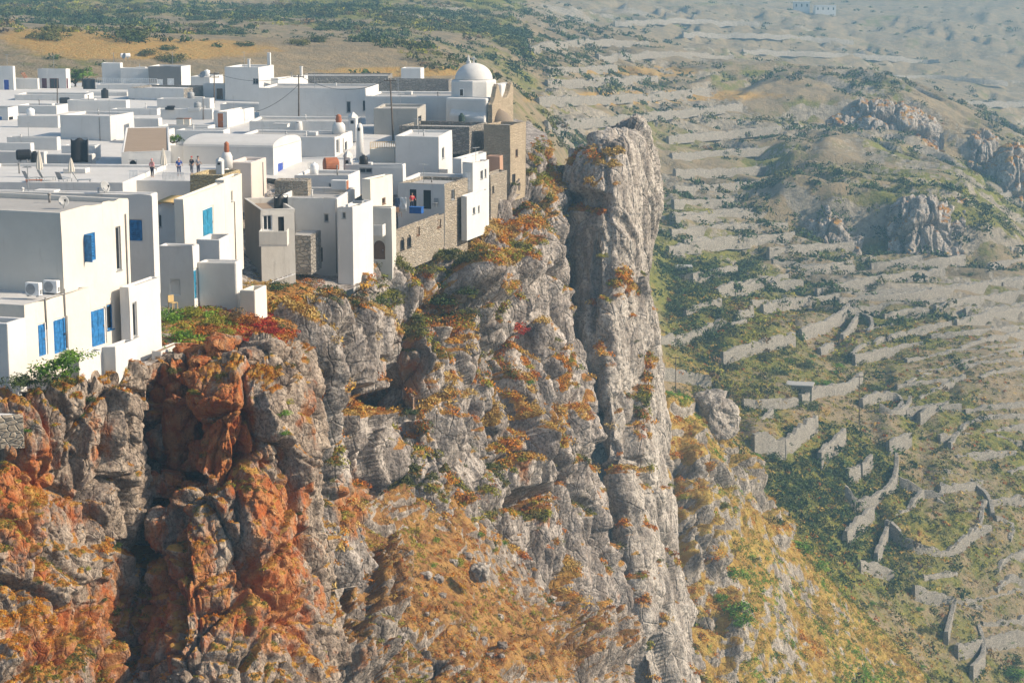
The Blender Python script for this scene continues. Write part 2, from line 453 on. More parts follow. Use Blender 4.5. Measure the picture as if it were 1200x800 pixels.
# ---- the leaning pillar
pil = [
 [(646, 215, 300), (652, 235, 296), (668, 330, 302), (698, 480, 290), (716, 640, 278), (720, 840, 250)],
 [(648, 200, 275), (652, 214, 270), (673, 330, 264), (699, 480, 256), (715, 640, 246), (722, 840, 232)],
 [(654, 190, 264), (660, 200, 258), (677, 330, 252), (702, 480, 245), (721, 640, 237), (732, 840, 226)],
 [(676, 172, 262), (680, 186, 254), (688, 330, 247), (707, 480, 239), (730, 640, 231), (750, 840, 222)],
 [(702, 158, 262), (703, 172, 253), (705, 330, 245), (717, 480, 237), (739, 640, 229), (772, 840, 220)],
 [(728, 143, 263), (730, 160, 254), (730, 330, 247.5), (736, 480, 241), (758, 640, 233.5), (795, 840, 223.5)],
 [(746, 133, 266), (751, 156, 258.5), (746, 330, 252.5), (754, 480, 246), (776, 640, 238.5), (812, 840, 228.5)],
 [(752, 138, 274), (764, 172, 266), (757, 330, 261), (764, 480, 254.5), (786, 640, 247), (824, 840, 236)],
 [(748, 150, 290), (761, 190, 286), (756, 330, 280), (764, 480, 274), (788, 640, 266), (830, 840, 254)],
 [(731, 170, 305), (736, 200, 305), (740, 330, 300), (748, 480, 295), (772, 640, 288), (820, 840, 275)],
]
def st_pil(px, py, P):
    return -0.02 + 0.6 * G(px, py, 745, 480, 16, 40) + 0.5 * G(px, py, 690, 560, 22, 60) + 0.4 * G(px, py, 672, 330, 20, 60) + .35 * G(px, py, 700, 270, 20, 30)
rock_patch('rock_pillar', pil, 560, 560, M_rock_far, 11.0, 1.7, 2.6, 37, st_pil, -0.30,
           [(716, 590, 4, 60, -2.0), (735, 545, 24, 9, -1.6), (668, 300, 10, 60, 1.8), (690, 235, 26, 12, -1.8), (700, 345, 5, 60, -2.0),
            (705, 440, 20, 40, 1.5), (738, 480, 14, 24, .8), (725, 650, 5, 60, -1.2)], 0.06, crackamp=0.4,
           vegblobs=[(715, 150, 60, 26, -.75), (738, 345, 20, 34, .7), (730, 320, 12, 14, .7), (704, 290, 18, 14, .6), (690, 215, 16, 10, .5), (760, 475, 10, 50, .6), (745, 490, 16, 20, .6), (745, 420, 10, 16, .4), (720, 690, 14, 60, .5)], fine=1.8)

# ---- slope of scree and small crags in front of the mid cliff
tal = [
 [(330, 640, 148), (335, 700, 142), (340, 770, 137), (345, 870, 131)],
 [(380, 612, 155), (384, 690, 147), (386, 770, 140), (390, 870, 134)],
 [(430, 590, 163), (432, 680, 153), (436, 770, 144), (440, 870, 137)],
 [(480, 566, 172), (484, 670, 159), (490, 770, 149), (496, 870, 141)],
 [(535, 580, 179), (545, 680, 164), (556, 770, 153), (566, 870, 145)],
 [(590, 640, 186), (606, 710, 173), (620, 780, 162), (632, 870, 153)],
 [(645, 705, 193), (662, 750, 183), (676, 800, 174), (690, 880, 165)],
 [(690, 735, 202), (704, 770, 192), (714, 810, 184), (724, 890, 174)],
 [(722, 760, 212), (732, 790, 206), (740, 830, 198), (748, 900, 188)],
 [(730, 800, 226), (740, 830, 222), (748, 860, 214), (756, 910, 204)],
]
def soft_tal(px, py):
    return 0.55 + 0.5 * G(px, py, 500, 680, 110, 60) - 0.9 * G(px, py, 680, 760, 60, 50) - 0.9 * G(px, py, 440, 700, 30, 40) - 0.9 * G(px, py, 420, 790, 70, 40) + .5 * G(px, py, 620, 780, 60, 40)
def st_tal(px, py, P):
    return 0.05 + 0.4 * G(px, py, 420, 770, 60, 60)
rock_patch('scree_slope', tal, 560, 440, M_scree, 5.0, 1.7, 1.3, 51, st_tal, 0.0,
           [(448, 690, 22, 46, 2.6), (405, 700, 8, 40, -2.2), (412, 770, 40, 30, 2.6), (690, 760, 34, 28, 3.0), (640, 745, 24, 18, 1.6), (600, 770, 22, 20, 1.2),
            (714, 770, 10, 30, 1.0)], 0.2, soft=soft_tal,
           vegblobs=[(500, 680, 90, 70, .55), (600, 730, 60, 40, .45), (400, 650, 30, 20, .5), (560, 780, 60, 40, .2), (690, 765, 46, 34, .15), (640, 770, 70, 50, .5), (560, 720, 60, 40, .2)])

# ---- grassy slope right of the pillar
slope = [
 [(700, 700, 262), (704, 740, 252), (712, 790, 240), (722, 870, 226), (735, 960, 214)],
 [(735, 640, 270), (740, 700, 256), (748, 770, 243), (760, 860, 230), (772, 960, 218)],
 [(776, 462, 284), (782, 560, 268), (792, 680, 254), (806, 840, 238), (820, 960, 224)],
 [(806, 470, 288), (818, 560, 273), (836, 680, 259), (856, 840, 243), (870, 960, 230)],
 [(848, 512, 292), (860, 590, 279), (882, 700, 265), (904, 840, 250), (920, 960, 238)],
 [(892, 580, 296), (906, 640, 285), (926, 740, 271), (946, 840, 258), (962, 960, 245)],
 [(940, 644, 300), (954, 700, 290), (972, 770, 279), (992, 850, 267), (1008, 960, 254)],
 [(990, 700, 304), (1004, 744, 296), (1020, 796, 286), (1038, 860, 276), (1054, 960, 262)],
 [(1050, 764, 309), (1062, 794, 302), (1078, 830, 294), (1094, 880, 285), (1110, 970, 272)],
 [(1112, 818, 314), (1124, 842, 308), (1138, 872, 302), (1150, 910, 295), (1166, 990, 282)],
 [(1160, 870, 330), (1170, 890, 326), (1182, 915, 320), (1194, 945, 312), (1210, 1010, 300)],
 [(1190, 900, 352), (1200, 920, 348), (1212, 945, 342), (1224, 975, 334), (1240, 1040, 320)],
]
slope = [[(c[0][0] + 30, c[0][1] + 75, c[0][2] + 30), *c] for c in slope]    # the far side of the ridge drops into the ravine
def soft_slope(px, py):
    return 0.86 - 1.0 * G(px, py, 815, 600, 26, 60) - 0.9 * G(px, py, 862, 545, 30, 30) - .8 * G(px, py, 850, 740, 24, 60) - .6 * G(px, py, 900, 600, 20, 20)
rock_patch('grassy_slope', slope, 520, 420, M_slope, 8.0, 2.4, 2.0, 67, -0.1, 0.24,
           [(812, 590, 16, 80, 3.5), (800, 590, 5, 60, -2.0), (838, 640, 10, 40, 2.5), (880, 545, 16, 36, 2.0), (856, 745, 10, 50, 2.5), (915, 615, 14, 26, 1.5), (800, 470, 20, 12, 1.0)],
           0.1, soft=soft_slope,
           vegblobs=[(808, 590, 20, 70, -.75), (836, 650, 10, 36, -.6), (868, 545, 20, 30, -.45), (856, 750, 12, 44, -.6), (912, 610, 10, 20, -.4), (730, 760, 30, 60, .3)])

# ================================================================== the wide land: valley, terraces, far hills (one height field)
GT = [ # (px, py, Y) measured on the photo
 (-500, 80, 345), (-200, 80, 345), (0, 78, 345), (150, 76, 350), (300, 82, 360), (430, 98, 370), (520, 108, 375), (620, 118, 420), (620, 150, 395), (640, 190, 372),
 (-500, -20, 640), (-200, 10, 600), (0, 20, 560), (200, 40, 470), (200, 10, 640), (400, 55, 470), (400, 8, 700), (600, 60, 560), (600, 5, 800),
 (700, 90, 600), (700, 30, 800), (800, 60, 850), (900, 20, 1150), (955, 9, 1300), (1100, 8, 1300), (1300, 0, 1350), (1700, 10, 1400),
 (-500, -60, 1100), (0, -40, 1100), (300, -45, 1200), (600, -45, 1400), (900, -45, 1900), (1200, -50, 2100), (1700, -60, 2200),
 (-500, -110, 2500), (300, -110, 2600), (900, -115, 3200), (1700, -120, 3600), (-500, -140, 4200), (600, -140, 4300), (1700, -150, 4500),
 (800, 125, 640), (900, 118, 680), (980, 118, 690), (800, 200, 555), (800, 270, 490), (800, 330, 440), (900, 230, 545), (900, 300, 490),
 (1040, 105, 730), (1090, 140, 700), (1140, 170, 690), (1000, 170, 640), (1150, 110, 960), (1200, 140, 900), (1300, 160, 880), (1100, 60, 1100),
 (1000, 230, 575), (1100, 240, 580), (1180, 230, 640), (1000, 300, 510), (1100, 300, 520), (1200, 300, 540), (1300, 280, 600), (1700, 260, 700),
 (1000, 350, 465), (1100, 370, 460), (1200, 380, 470), (1300, 390, 480), (1000, 400, 435), (1100, 420, 430), (1200, 440, 430),
 (790, 390, 405), (800, 440, 378), (860, 380, 415), (850, 450, 385), (920, 440, 398), (900, 480, 375), (960, 480, 385), (1050, 470, 405), (1150, 500, 405),
 (900, 520, 358), (960, 540, 362), (1050, 540, 380), (1150, 560, 388), (1200, 560, 395), (1000, 600, 358), (1060, 640, 355), (1150, 620, 370), (1200, 640, 372),
 (930, 600, 332), (960, 640, 330), (1000, 670, 334), (1040, 700, 338), (1100, 700, 348), (1150, 740, 348), (1200, 760, 350), (1100, 780, 330), (1200, 830, 338), (1300, 700, 380), (1300, 560, 420),
 (880, 560, 330), (840, 540, 325), (1300, 860, 350), (1700, 700, 420), (1700, 900, 380), (1500, 500, 450), (1200, 900, 325), (1700, 450, 520),
 (780, 470, 345), (700, 420, 360),
]
ctl = np.array([at(*g) for g in GT])
hid = np.array([(-200, 250, CZ - 60), (-100, 250, CZ - 52), (-40, 260, CZ - 52), (10, 290, CZ - 56), (-120, 120, CZ - 75), (-40, 140, CZ - 85), (0, 200, CZ - 100), (60, 150, CZ - 140), (60, 220, CZ - 130),
                (120, 150, CZ - 150), (300, 150, CZ - 160), (60, 270, CZ - 118), (110, 280, CZ - 128), (300, 250, CZ - 145), (-400, 120, CZ - 75), (-400, 250, CZ - 60)])
ctl = np.vstack([ctl, hid])
def uvw(x, y):
    y = np.maximum(y, 60.0)
    return np.stack([np.arctan2(x, y) * 4.2, np.log(y) * 2.6], -1)
def tps_fit(c2, z, lam=1e-3):
    n = len(c2)
    r = np.linalg.norm(c2[:, None] - c2[None], axis=-1)
    Kk = np.where(r > 0, r * r * np.log(r + 1e-12), 0) + lam * np.eye(n)
    Pm = np.hstack([np.ones((n, 1)), c2])
    A = np.block([[Kk, Pm], [Pm.T, np.zeros((3, 3))]])
    return np.linalg.solve(A, np.concatenate([z, np.zeros(3)])), c2
def tps_eval(fit, q):
    w, c2 = fit
    out = np.empty(len(q))
    for a in range(0, len(q), 40000):
        b = q[a:a + 40000]
        r = np.linalg.norm(b[:, None] - c2[None], axis=-1)
        out[a:a + 40000] = (np.where(r > 0, r * r * np.log(r + 1e-12), 0) @ w[:len(c2)]) + w[len(c2)] + b @ w[len(c2) + 1:]
    return out
LAND = tps_fit(uvw(ctl[:, 0], ctl[:, 1]), ctl[:, 2] * 1.0, 2e-3)
def land_z(x, y):
    x = np.asarray(x, float); y = np.asarray(y, float)
    sh = x.shape
    x = x.ravel(); y = y.ravel()
    z = tps_eval(LAND, uvw(x, y))
    P2 = np.stack([x, y, 0 * x], 1)
    far = sstep(330, 900, y)
    z = z + fbm(P2 / 60, 4, 101) * (1.2 + 2.6 * far) + fbm(P2 / 9, 3, 111) * (0.25 + 0.35 * far)
    # contour terraces cut into the valley sides
    wv = fbm(P2 / 90, 3, 121)
    step = 2.4 + 1.6 * far
    zz = (z + 3.0 * wv) / step
    fr = zz - np.floor(zz)
    tz = (np.floor(zz) + sstep(0.70, 0.90, fr) + 0.0) * step - 3.0 * wv
    a = np.arctan2(x, y)
    mk = 0.0 * sstep(0.03, 0.09, a) * sstep(440, 480, y) * (1 - sstep(620, 720, y)) * (1 - .8 * sstep(0.19, 0.25, a))
    mk = mk * sstep(-0.15, 0.2, fbm(P2 / 60, 3, 131) + 0.1)
    mk = np.maximum(mk, 0.3 * (1 - sstep(-0.10, -0.02, a)) * sstep(400, 460, y) * (1 - sstep(900, 1100, y)))
    z = z * (1 - mk) + tz * mk
    return z.reshape(sh), (mk * sstep(.62, .76, fr) * (1 - sstep(.9, .98, fr))).reshape(sh)
# ---- dry stone walls of the valley, traced on the photo and dropped onto the land
def zr3(*p): return [(750 + a / 2.667, 200 + b / 2.667) for a, b in p]
def zr4(*p): return [(750 + a / 2.5, 480 + b / 2.5) for a, b in p]
# (points, height m, ledge behind 0/1)
TRACES = [
 (zr3((240,400),(330,375),(460,355)), 2.4, 1), (zr3((550,395),(680,370),(800,350),(950,335)), 2.2, 1), (zr3((620,430),(780,415),(900,400),(1050,380),(1180,360),(1300,345)), 2.2, 1),
 (zr3((760,480),(830,462),(900,455)), 2.2, 1), (zr3((920,452),(1000,430),(1100,415),(1195,400),(1300,385)), 2.2, 1), (zr3((730,570),(800,545),(880,525),(970,505)), 2.6, 1), (zr3((985,502),(1060,480),(1150,465),(1260,440)), 2.4, 1),
 (zr3((255,605),(330,580),(420,555),(480,545)), 2.4, 1), (zr3((500,530),(560,510),(600,495),(650,450)), 2.6, 1), (zr3((630,540),(660,515),(680,470)), 2.0, 0), (zr3((690,470),(740,490),(710,530)), 1.8, 0),
 (zr3((60,555),(130,545),(200,515),(265,490)), 2.0, 1), (zr3((140,475),(190,450),(250,440)), 2.4, 1), (zr3((300,475),(350,455)), 2.0, 1), (zr3((380,445),(470,425)), 1.8, 1), (zr3((660,600),(700,575),(720,560)), 2.2, 1),
 (zr3((1000,580),(1050,560),(1110,545),(1190,530),(1300,515)), 2.0, 1), (zr3((830,620),(900,605),(970,590)), 2.0, 1), (zr3((830,690),(900,660),(960,640)), 2.0, 1), (zr3((970,635),(1040,610),(1120,595),(1190,575)), 1.8, 1),
 (zr3((870,740),(930,705),(980,680)), 2.0, 1), (zr3((1060,670),(1120,650),(1200,640)), 2.0, 1), (zr3((1040,730),(1110,715),(1190,690),(1280,680)), 1.8, 1), (zr3((320,740),(400,745),(490,735)), 1.8, 1), (zr3((500,735),(560,700),(640,700),(690,660)), 2.0, 0),
 (zr3((690,740),(760,715),(830,740),(780,790)), 1.8, 0), (zr3((60,650),(140,660),(220,680)), 2.2, 1), (zr3((160,355),(230,340),(300,330)), 2.2, 1), (zr3((870,790),(920,770),(1000,770)), 2.4, 0), (zr3((490,320),(600,315),(660,300)), 1.6, 1),
 (zr3((780,300),(880,285)), 1.6, 1), (zr3((1090,310),(1200,292)), 1.6, 1), (zr3((1130,370),(1240,355)), 1.8, 1), (zr3((280,500),(330,490)), 1.6, 0), (zr3((560,575),(600,560)), 1.6, 0),
 (zr4((330,120),(420,142)), 3.0, 1), (zr4((420,142),(470,95),(515,60)), 2.8, 0), (zr4((525,170),(560,130),(597,100)), 2.6, 0), (zr4((605,215),(640,200)), 2.4, 0), (zr4((645,195),(677,170)), 2.2, 0),
 (zr4((600,265),(640,305),(700,282),(745,240),(750,170)), 2.3, 0), (zr4((760,230),(825,262),(880,280)), 2.0, 0), (zr4((880,280),(885,228)), 1.7, 0), (zr4((825,268),(800,310),(720,362)), 2.2, 0), (zr4((735,375),(780,430),(860,458),(930,440),(970,400)), 2.8, 1),
 (zr4((970,395),(1000,360),(1000,300)), 2.0, 0), (zr4((870,290),(940,325),(1000,320)), 1.8, 0), (zr4((890,210),(950,218),(1000,260),(1028,300),(1032,335)), 2.0, 0), (zr4((1040,345),(1100,360),(1080,408)), 2.0, 0), (zr4((335,80),(385,32)), 2.0, 0),
 (zr4((600,400),(640,350),(680,322)), 2.4, 0), (zr4((690,452),(722,378)), 2.0, 0), (zr4((895,690),(920,590)), 2.0, 0), (zr4((800,550),(900,578),(1000,612)), 2.0, 1), (zr4((1040,500),(1060,470),(1125,440)), 1.8, 1),
 (zr4((1042,562),(1075,518),(1125,530)), 2.2, 0), (zr4((970,790),(1010,740),(990,665)), 2.0, 0), (zr4((1000,655),(1060,655),(1130,640)), 2.0, 1), (zr4((905,130),(960,60),(1000,50),(1125,45)), 1.9, 0),
 (zr4((725,130),(790,105)), 2.2, 1), (zr4((700,20),(760,45),(790,2)), 2.2, 0), (zr4((825,480),(870,495),(930,490)), 1.4, 1),
([(1000, 352), (1100, 343.5), (1200, 332)], 1.7, 1), ([(985, 372), (1047.5, 364.5), (1110, 360)], 1.9, 1), ([(1130, 372), (1165, 370), (1200, 365)], 2.1, 1), ([(1010, 395), (1035, 390), (1060, 388)], 1.7, 1), ([(1090, 402), (1150, 396.5), (1210, 388)], 1.9, 1), ([(1000, 428), (1040, 418.5), (1080, 412)], 2.1, 1), ([(1110, 420), (1160, 415.5), (1210, 408)], 1.7, 1), ([(1075, 445), (1137.5, 436), (1200, 430)], 1.9, 1), ([(1050, 462), (1090, 458.5), (1130, 452)], 2.1, 1), ([(1140, 468), (1175, 462.5), (1210, 460)], 1.7, 1), ([(1060, 490), (1085, 487.5), (1110, 482)], 1.9, 1), ([(1130, 492), (1170, 486.5), (1210, 484)], 2.1, 1), ([(1100, 520), (1155, 515.5), (1210, 508)], 1.7, 1), ([(1120, 545), (1155, 541), (1190, 540)], 1.9, 1), ([(1100, 585), (1125, 581.5), (1150, 575)], 2.1, 1), ([(1150, 600), (1180, 593.5), (1210, 590)], 1.7, 1), ([(1020, 318), (1075, 314.5), (1130, 308)], 1.9, 1), ([(860, 345), (900, 340), (940, 338)], 2.1, 1), ([(880, 362), (940, 357.5), (1000, 350)], 1.7, 1), ([(900, 300), (950, 294.5), (1000, 292)], 1.9, 1), ([(800, 290), (865, 287.5), (930, 282)], 2.1, 1), ([(790, 262), (845, 257.5), (900, 256)], 1.7, 1), ([(1100, 640), (1130, 635.5), (1160, 628)], 1.9, 1), ([(1080, 690), (1100, 685.5), (1120, 684)], 2.1, 1), ([(1130, 715), (1165, 709), (1200, 700)], 1.7, 1), ([(1120, 770), (1160, 759.5), (1200, 752)], 1.9, 1),
 (zr4((640,470),(700,480),(740,500)), 1.8, 0), (zr4((1040,100),(1125,120)), 1.6, 1), (zr4((1080,210),(1125,190)), 1.6, 1), 
]
N_NEAR = len(TRACES)
TRACES += [(q_, 1.55, 1) for q_ in [[(630, 121), (750, 117), (870, 104)], [(640, 151), (790, 136), (930, 121)], [(782, 166), (870, 158), (965, 151)], [(786, 186), (870, 181), (960, 172)], [(790, 206), (870, 203), (950, 197)], [(790, 226), (870, 221), (940, 216)], [(788, 241), (860, 240), (930, 235)], [(786, 258), (860, 252), (932, 250)], [(785, 277), (850, 270), (922, 268)], [(782, 297), (840, 289), (900, 286)], [(640, 101), (700, 99), (770, 95)], [(640, 85), (680, 86), (722, 83)], [(870, 62), (980, 66), (1100, 74)], [(800, 42), (900, 44), (1000, 51)], [(1000, 187), (1040, 186), (1085, 180)], [(1010, 206), (1035, 204), (1062, 200)], [(1132, 242), (1165, 236), (1200, 226)], [(1130, 272), (1165, 266), (1205, 262)], [(905, 312), (950, 317), (1000, 318)], [(700, 70), (780, 66), (860, 70)], [(720, 30), (800, 26), (890, 30)], [(1000, 95), (1090, 92), (1180, 100)], [(620, 60), (680, 52), (760, 54)], [(1110, 120), (1160, 124), (1210, 122)]]]
def land_hit(pts, Y0=250.0, Y1=1500.0, n=420):
    Yg = np.exp(np.linspace(math.log(Y0), math.log(Y1), n))
    out = []
    C = np.array([[at(px, py, Y) for Y in Yg] for px, py in pts])
    z = land_z(C[..., 0], C[..., 1])[0]
    dlt = C[..., 2] - z
    for k in range(len(pts)):
        i = np.argmax(dlt[k] < 0) if (dlt[k] < 0).any() else n - 1
        if i == 0: i = 1
        f = dlt[k, i - 1] / (dlt[k, i - 1] - dlt[k, i] + 1e-9)
        out.append(C[k, i - 1] * (1 - f) + C[k, i] * f)
    return np.array(out)
WALLS = []
for pts, h, ledge in TRACES:
    q = np.array(pts, float)
    t = np.concatenate([[0], np.cumsum(np.linalg.norm(np.diff(q, axis=0), axis=1))])
    m = max(4, int(t[-1] / 6))
    tq = np.linspace(0, t[-1], m)
    qs = spline(q, t, tq) if len(q) > 2 else np.stack([np.interp(tq, t, q[:, k]) for k in (0, 1)], 1)
    Hq = land_hit(qs)
    for _ in range(4):
        Hq[1:-1, :2] = (Hq[:-2, :2] + 2 * Hq[1:-1, :2] + Hq[2:, :2]) / 4
    Hq[:, 2] = land_z(Hq[:, 0], Hq[:, 1])[0]
    WALLS.append((Hq, h * (1.35 if pts[0][1] > 480 else 1.2), ledge))
def ledge_field(x, y):
    """earth held up behind the retaining walls"""
    add = np.zeros_like(x)
    for W_, h, led in WALLS:
        if not led: continue
        o = np.argsort(W_[:, 0]); wx, wy = W_[o, 0], W_[o, 1]
        inx = sstep(wx[0] - 2.5, wx[0] + 1.5, x) * (1 - sstep(wx[-1] - 1.5, wx[-1] + 2.5, x))
        d = y - np.interp(x, wx, wy)
        add = np.maximum(add, inx * h * 0.75 * sstep(0.2, 0.9, d) * (1 - sstep(5, 20, d)))
    return add
CRAGS = [(945, 1000, 248, 302), (1046, 1126, 236, 290), (978, 1102, 120, 166), (1128, 1166, 152, 200), (1160, 1215, 174, 230)]
CRAG_AT = []
for x0_, x1_, yt_, yb_ in CRAGS:
    pb_ = land_hit([((x0_ + x1_) / 2, yb_)])[0]
    CRAG_AT.append((pb_, (yb_ - yt_) * pb_[1] / F, (x1_ - x0_) * pb_[1] / F))
BANKS = [(1036, 140, 0, 64, 190), (1040, 200, 2, 30, 170), (1160, 90, 3, 36, 120)]
def crag_bank(x, y):
    add = np.zeros_like(x)
    P3 = np.stack([x.ravel(), y.ravel(), 0 * x.ravel()], 1)
    wob = fbm(P3 / 28, 3, 171).reshape(x.shape)
    for pc, hw, ref, hpx, dec in BANKS:
        Yb = (CRAG_AT[ref][0][1] if ref else (CRAG_AT[0][0][1] + CRAG_AT[1][0][1]) / 2)
        h = hpx * Yb / F
        d = y - Yb - 1.0 + 6 * wob
        e = np.abs(x - (pc - 600) / F * y * 1.03) / (hw * Yb / F) + .25 * wob
        add = np.maximum(add, h * sstep(0, 13, d) * (1 - sstep(12, dec, d)) * (1 - sstep(.55, 1.5, e)))
    return add
def strips(x, y):
    """narrow cultivated strips stepping up the hillside"""
    P3 = np.stack([x.ravel(), y.ravel(), 0 * x.ravel()], 1)
    q = np.log(np.maximum(y, 60)) * 31.0 + x / 130.0 + 1.1 * fbm(P3 / 80, 3, 181).reshape(x.shape)
    fr = q - np.floor(q)
    a = np.arctan2(x, y)
    m = sstep(-0.02, 0.05, a) * sstep(425, 470, y) * (1 - sstep(1100, 1400, y)) * sstep(-.45, .0, fbm(P3 / 45, 3, 185).reshape(x.shape) + .1)
    return m * 0.0062 * y * (sstep(.80, .97, fr) - fr), m * sstep(.78, .84, fr) * (1 - sstep(.96, 1.0, fr))
def land_material():
    k = M('dry_hillside', 0.95, 0.1)
    P = k.pos()
    a = k.noise(P, 0.03, 7, 0.6)
    b = k.noise(P, 0.22, 7, 0.65)
    f = k.noise(P, 1.4, 6, 0.7)
    dry = k.mix(k.ramp(b, 0.36, 0.64), (0.31, 0.24, 0.145), (0.20, 0.17, 0.115))
    dry = k.mix(k.ramp(f, 0.5, 0.72, 0, 0.8), dry, (0.33, 0.25, 0.13))
    grn = k.mix(k.ramp(f, 0.4, 0.65), (0.14, 0.155, 0.035), (0.25, 0.22, 0.055))
    gm = k.math('ADD', k.attr('green'), k.math('SUBTRACT', b, 0.5))
    c = k.mix(k.ramp(gm, 0.30, 0.62), dry, grn)
    gold = k.math('ADD', k.attr('gold'), k.math('MULTIPLY', k.math('SUBTRACT', b, 0.5), 0.8))
    c = k.mix(k.ramp(gold, 0.35, 0.65), c, k.mix(k.ramp(f, .35, .65), (0.44, 0.25, 0.07), (0.36, 0.27, 0.10)))
    rk = k.math('ADD', k.attr('rock'), k.math('MULTIPLY', k.math('SUBTRACT', k.noise(P, 0.5, 7, 0.7), 0.5), 1.2))
    st = k.mix(k.ramp(k.noise(P, 0.7, 7, 0.62), 0.34, 0.66), (0.24, 0.21, 0.165), (0.40, 0.35, 0.275))
    c = k.mix(k.ramp(rk, 0.42, 0.58), c, st)
    k.bump(k.math('ADD', k.noise(P, 0.8, 8, 0.7), k.math('MULTIPLY', k.noise(P, 3.0, 4, 0.6), 0.4)), 0.9, 1.0)
    return k.done(c)
M_land = land_material()
nu, nv = 620, 760
pxs = np.linspace(-420, 1560, nu)
tt = np.linspace(0, 1, nv)
Ys = np.where(tt < .72, 235 * (760 / 235.) ** (tt / .72), 760 * (4500 / 760.) ** (np.clip((tt - .72) / .28, 0, 1)))
YY, UU = np.meshgrid(Ys, (pxs - 600) / F, indexing='ij')
XX = UU * YY * 1.03
ZZ, RI = land_z(XX, YY)
SZ, SR = strips(XX, YY)
ZZ = ZZ + ledge_field(XX, YY) + crag_bank(XX, YY) + SZ
Vl = np.stack([XX, YY, ZZ], -1)
pa, pb = proj(Vl)
nl = gnormals(Vl, (0, 0, 2000))
P2 = np.stack([XX.ravel(), YY.ravel(), 0 * XX.ravel()], 1)
gr = (0.25 + 0.55 * G(pa, pb, 830, 330, 70, 40) + .5 * G(pa, pb, 830, 390, 60, 50) + .55 * G(pa, pb, 950, 570, 70, 40) + .4 * G(pa, pb, 1080, 250, 60, 40)
      + 0.22 * sstep(330, 300, YY) + .35 * G(pa, pb, 1160, 230, 60, 50) + .2 * G(pa, pb, 1000, 640, 80, 60)
      + .3 * sstep(470, 600, YY) * (pa < 620) * (1 - sstep(60, 95, pb)) + .30 * G(pa, pb, 1050, 560, 200, 110) + .15 * G(pa, pb, 900, 440, 120, 60))
gr = gr - .08 * (YY > 600) * (pa > 640) + .16 * sstep(.93, .75, nl[..., 2]) + 0.42 * fbm(P2 / 34, 4, 141).reshape(XX.shape)
go = (1.2 * G(pa, pb, 180, 58, 150, 13) + .9 * G(pa, pb, 480, 84, 120, 7) + 1.0 * G(pa, pb, 60, 42, 70, 10) + .9 * G(pa, pb, 700, 118, 90, 6) + .8 * G(pa, pb, 800, 112, 160, 8) + 0.9 * G(pa, pb, 780, 84, 50, 8)
      + .8 * G(pa, pb, 700, 83, 60, 5) + .6 * G(pa, pb, 1060, 395, 40, 8) + .55 * G(pa, pb, 1060, 630, 60, 40) + .4 * G(pa, pb, 960, 460, 60, 40) + .5 * G(pa, pb, 800, 42, 50, 8)
      + .4 * G(pa, pb, 930, 500, 70, 30) + .5 * G(pa, pb, 1050, 760, 90, 50) + .04 * sstep(500, 380, YY) * (pa > 760) + .44 * sstep(500, 360, YY) * (pa > 760))
rk = -.16 * (pa > 700) + SR * 0.55 + 0.5 * sstep(0.62, 0.35, nl[..., 2]) + .25 * G(pa, pb, 520, 14, 260, 10) + .5 * G(pa, pb, 750, 14, 60, 4) + 0.12 + .3 * fbm(P2 / 50, 3, 151).reshape(XX.shape)
go = go * np.where((pa > 870) & (pb > 300), .45, 1.0)
land = np_mesh('hillside_terrain', Vl.reshape(-1, 3), grid_faces(nv, nu), M_land, True,
               attrs={'green': gr.ravel(), 'gold': go.ravel(), 'rock': rk.ravel()})
land['kind'] = 'structure'
VEGPTS.append(('land', Vl.reshape(-1, 3), nl.reshape(-1, 3), gr.ravel(), pa.ravel(), pb.ravel()))

# ---- village ground
EDGE = [(-120, 470, 104), (10, 459, 105), (60, 452, 106.2), (122, 438, 108.5), (176, 422, 113.5), (200, 426, 121), (240, 424, 117), (300, 420, 118), (338, 410, 122), (342, 400, 140), (366, 378, 162),
        (402, 341, 172), (430, 323, 179), (460, 322, 190), (492, 314, 196), (522, 302, 202), (558, 284, 211), (586, 256, 224), (614, 220, 240), (634, 190, 254), (646, 180, 264), (640, 168, 300), (625, 150, 350), (620, 140, 420)]
GV = EDGE[:-3] + [(-120, 445, 116), (30, 441, 108.5), (92, 444, 107), (150, 424, 114), (60, 400, 130), (200, 402, 120), (235, 372, 130), (290, 362, 134), (320, 385, 131), (250, 345, 140), (330, 330, 172), (300, 300, 178), (370, 325, 180), (300, 350, 152), (340, 365, 158),
     (200, 330, 145), (0, 330, 150), (100, 250, 185), (200, 225, 198), (300, 245, 198), (0, 215, 205), (400, 235, 205), (480, 225, 212), (560, 230, 225), (300, 190, 228), (100, 180, 228), (500, 180, 235),
     (560, 160, 250), (600, 150, 290), (0, 150, 255), (200, 150, 255), (400, 150, 252), (0, 118, 300), (150, 118, 302), (300, 128, 290), (450, 130, 290), (0, 100, 335), (200, 100, 340), (400, 112, 345), (560, 124, 345), (610, 145, 345)]
cv = np.array([at(*g) for g in GV])
VG = tps_fit(np.stack([cv[:, 0] / 40, cv[:, 1] / 40], 1), cv[:, 2], 1e-2)
def village_z(x, y):
    return tps_eval(VG, np.array([[x / 40.0, y / 40.0]]))[0]
E = np.array([at(*g) for g in EDGE])
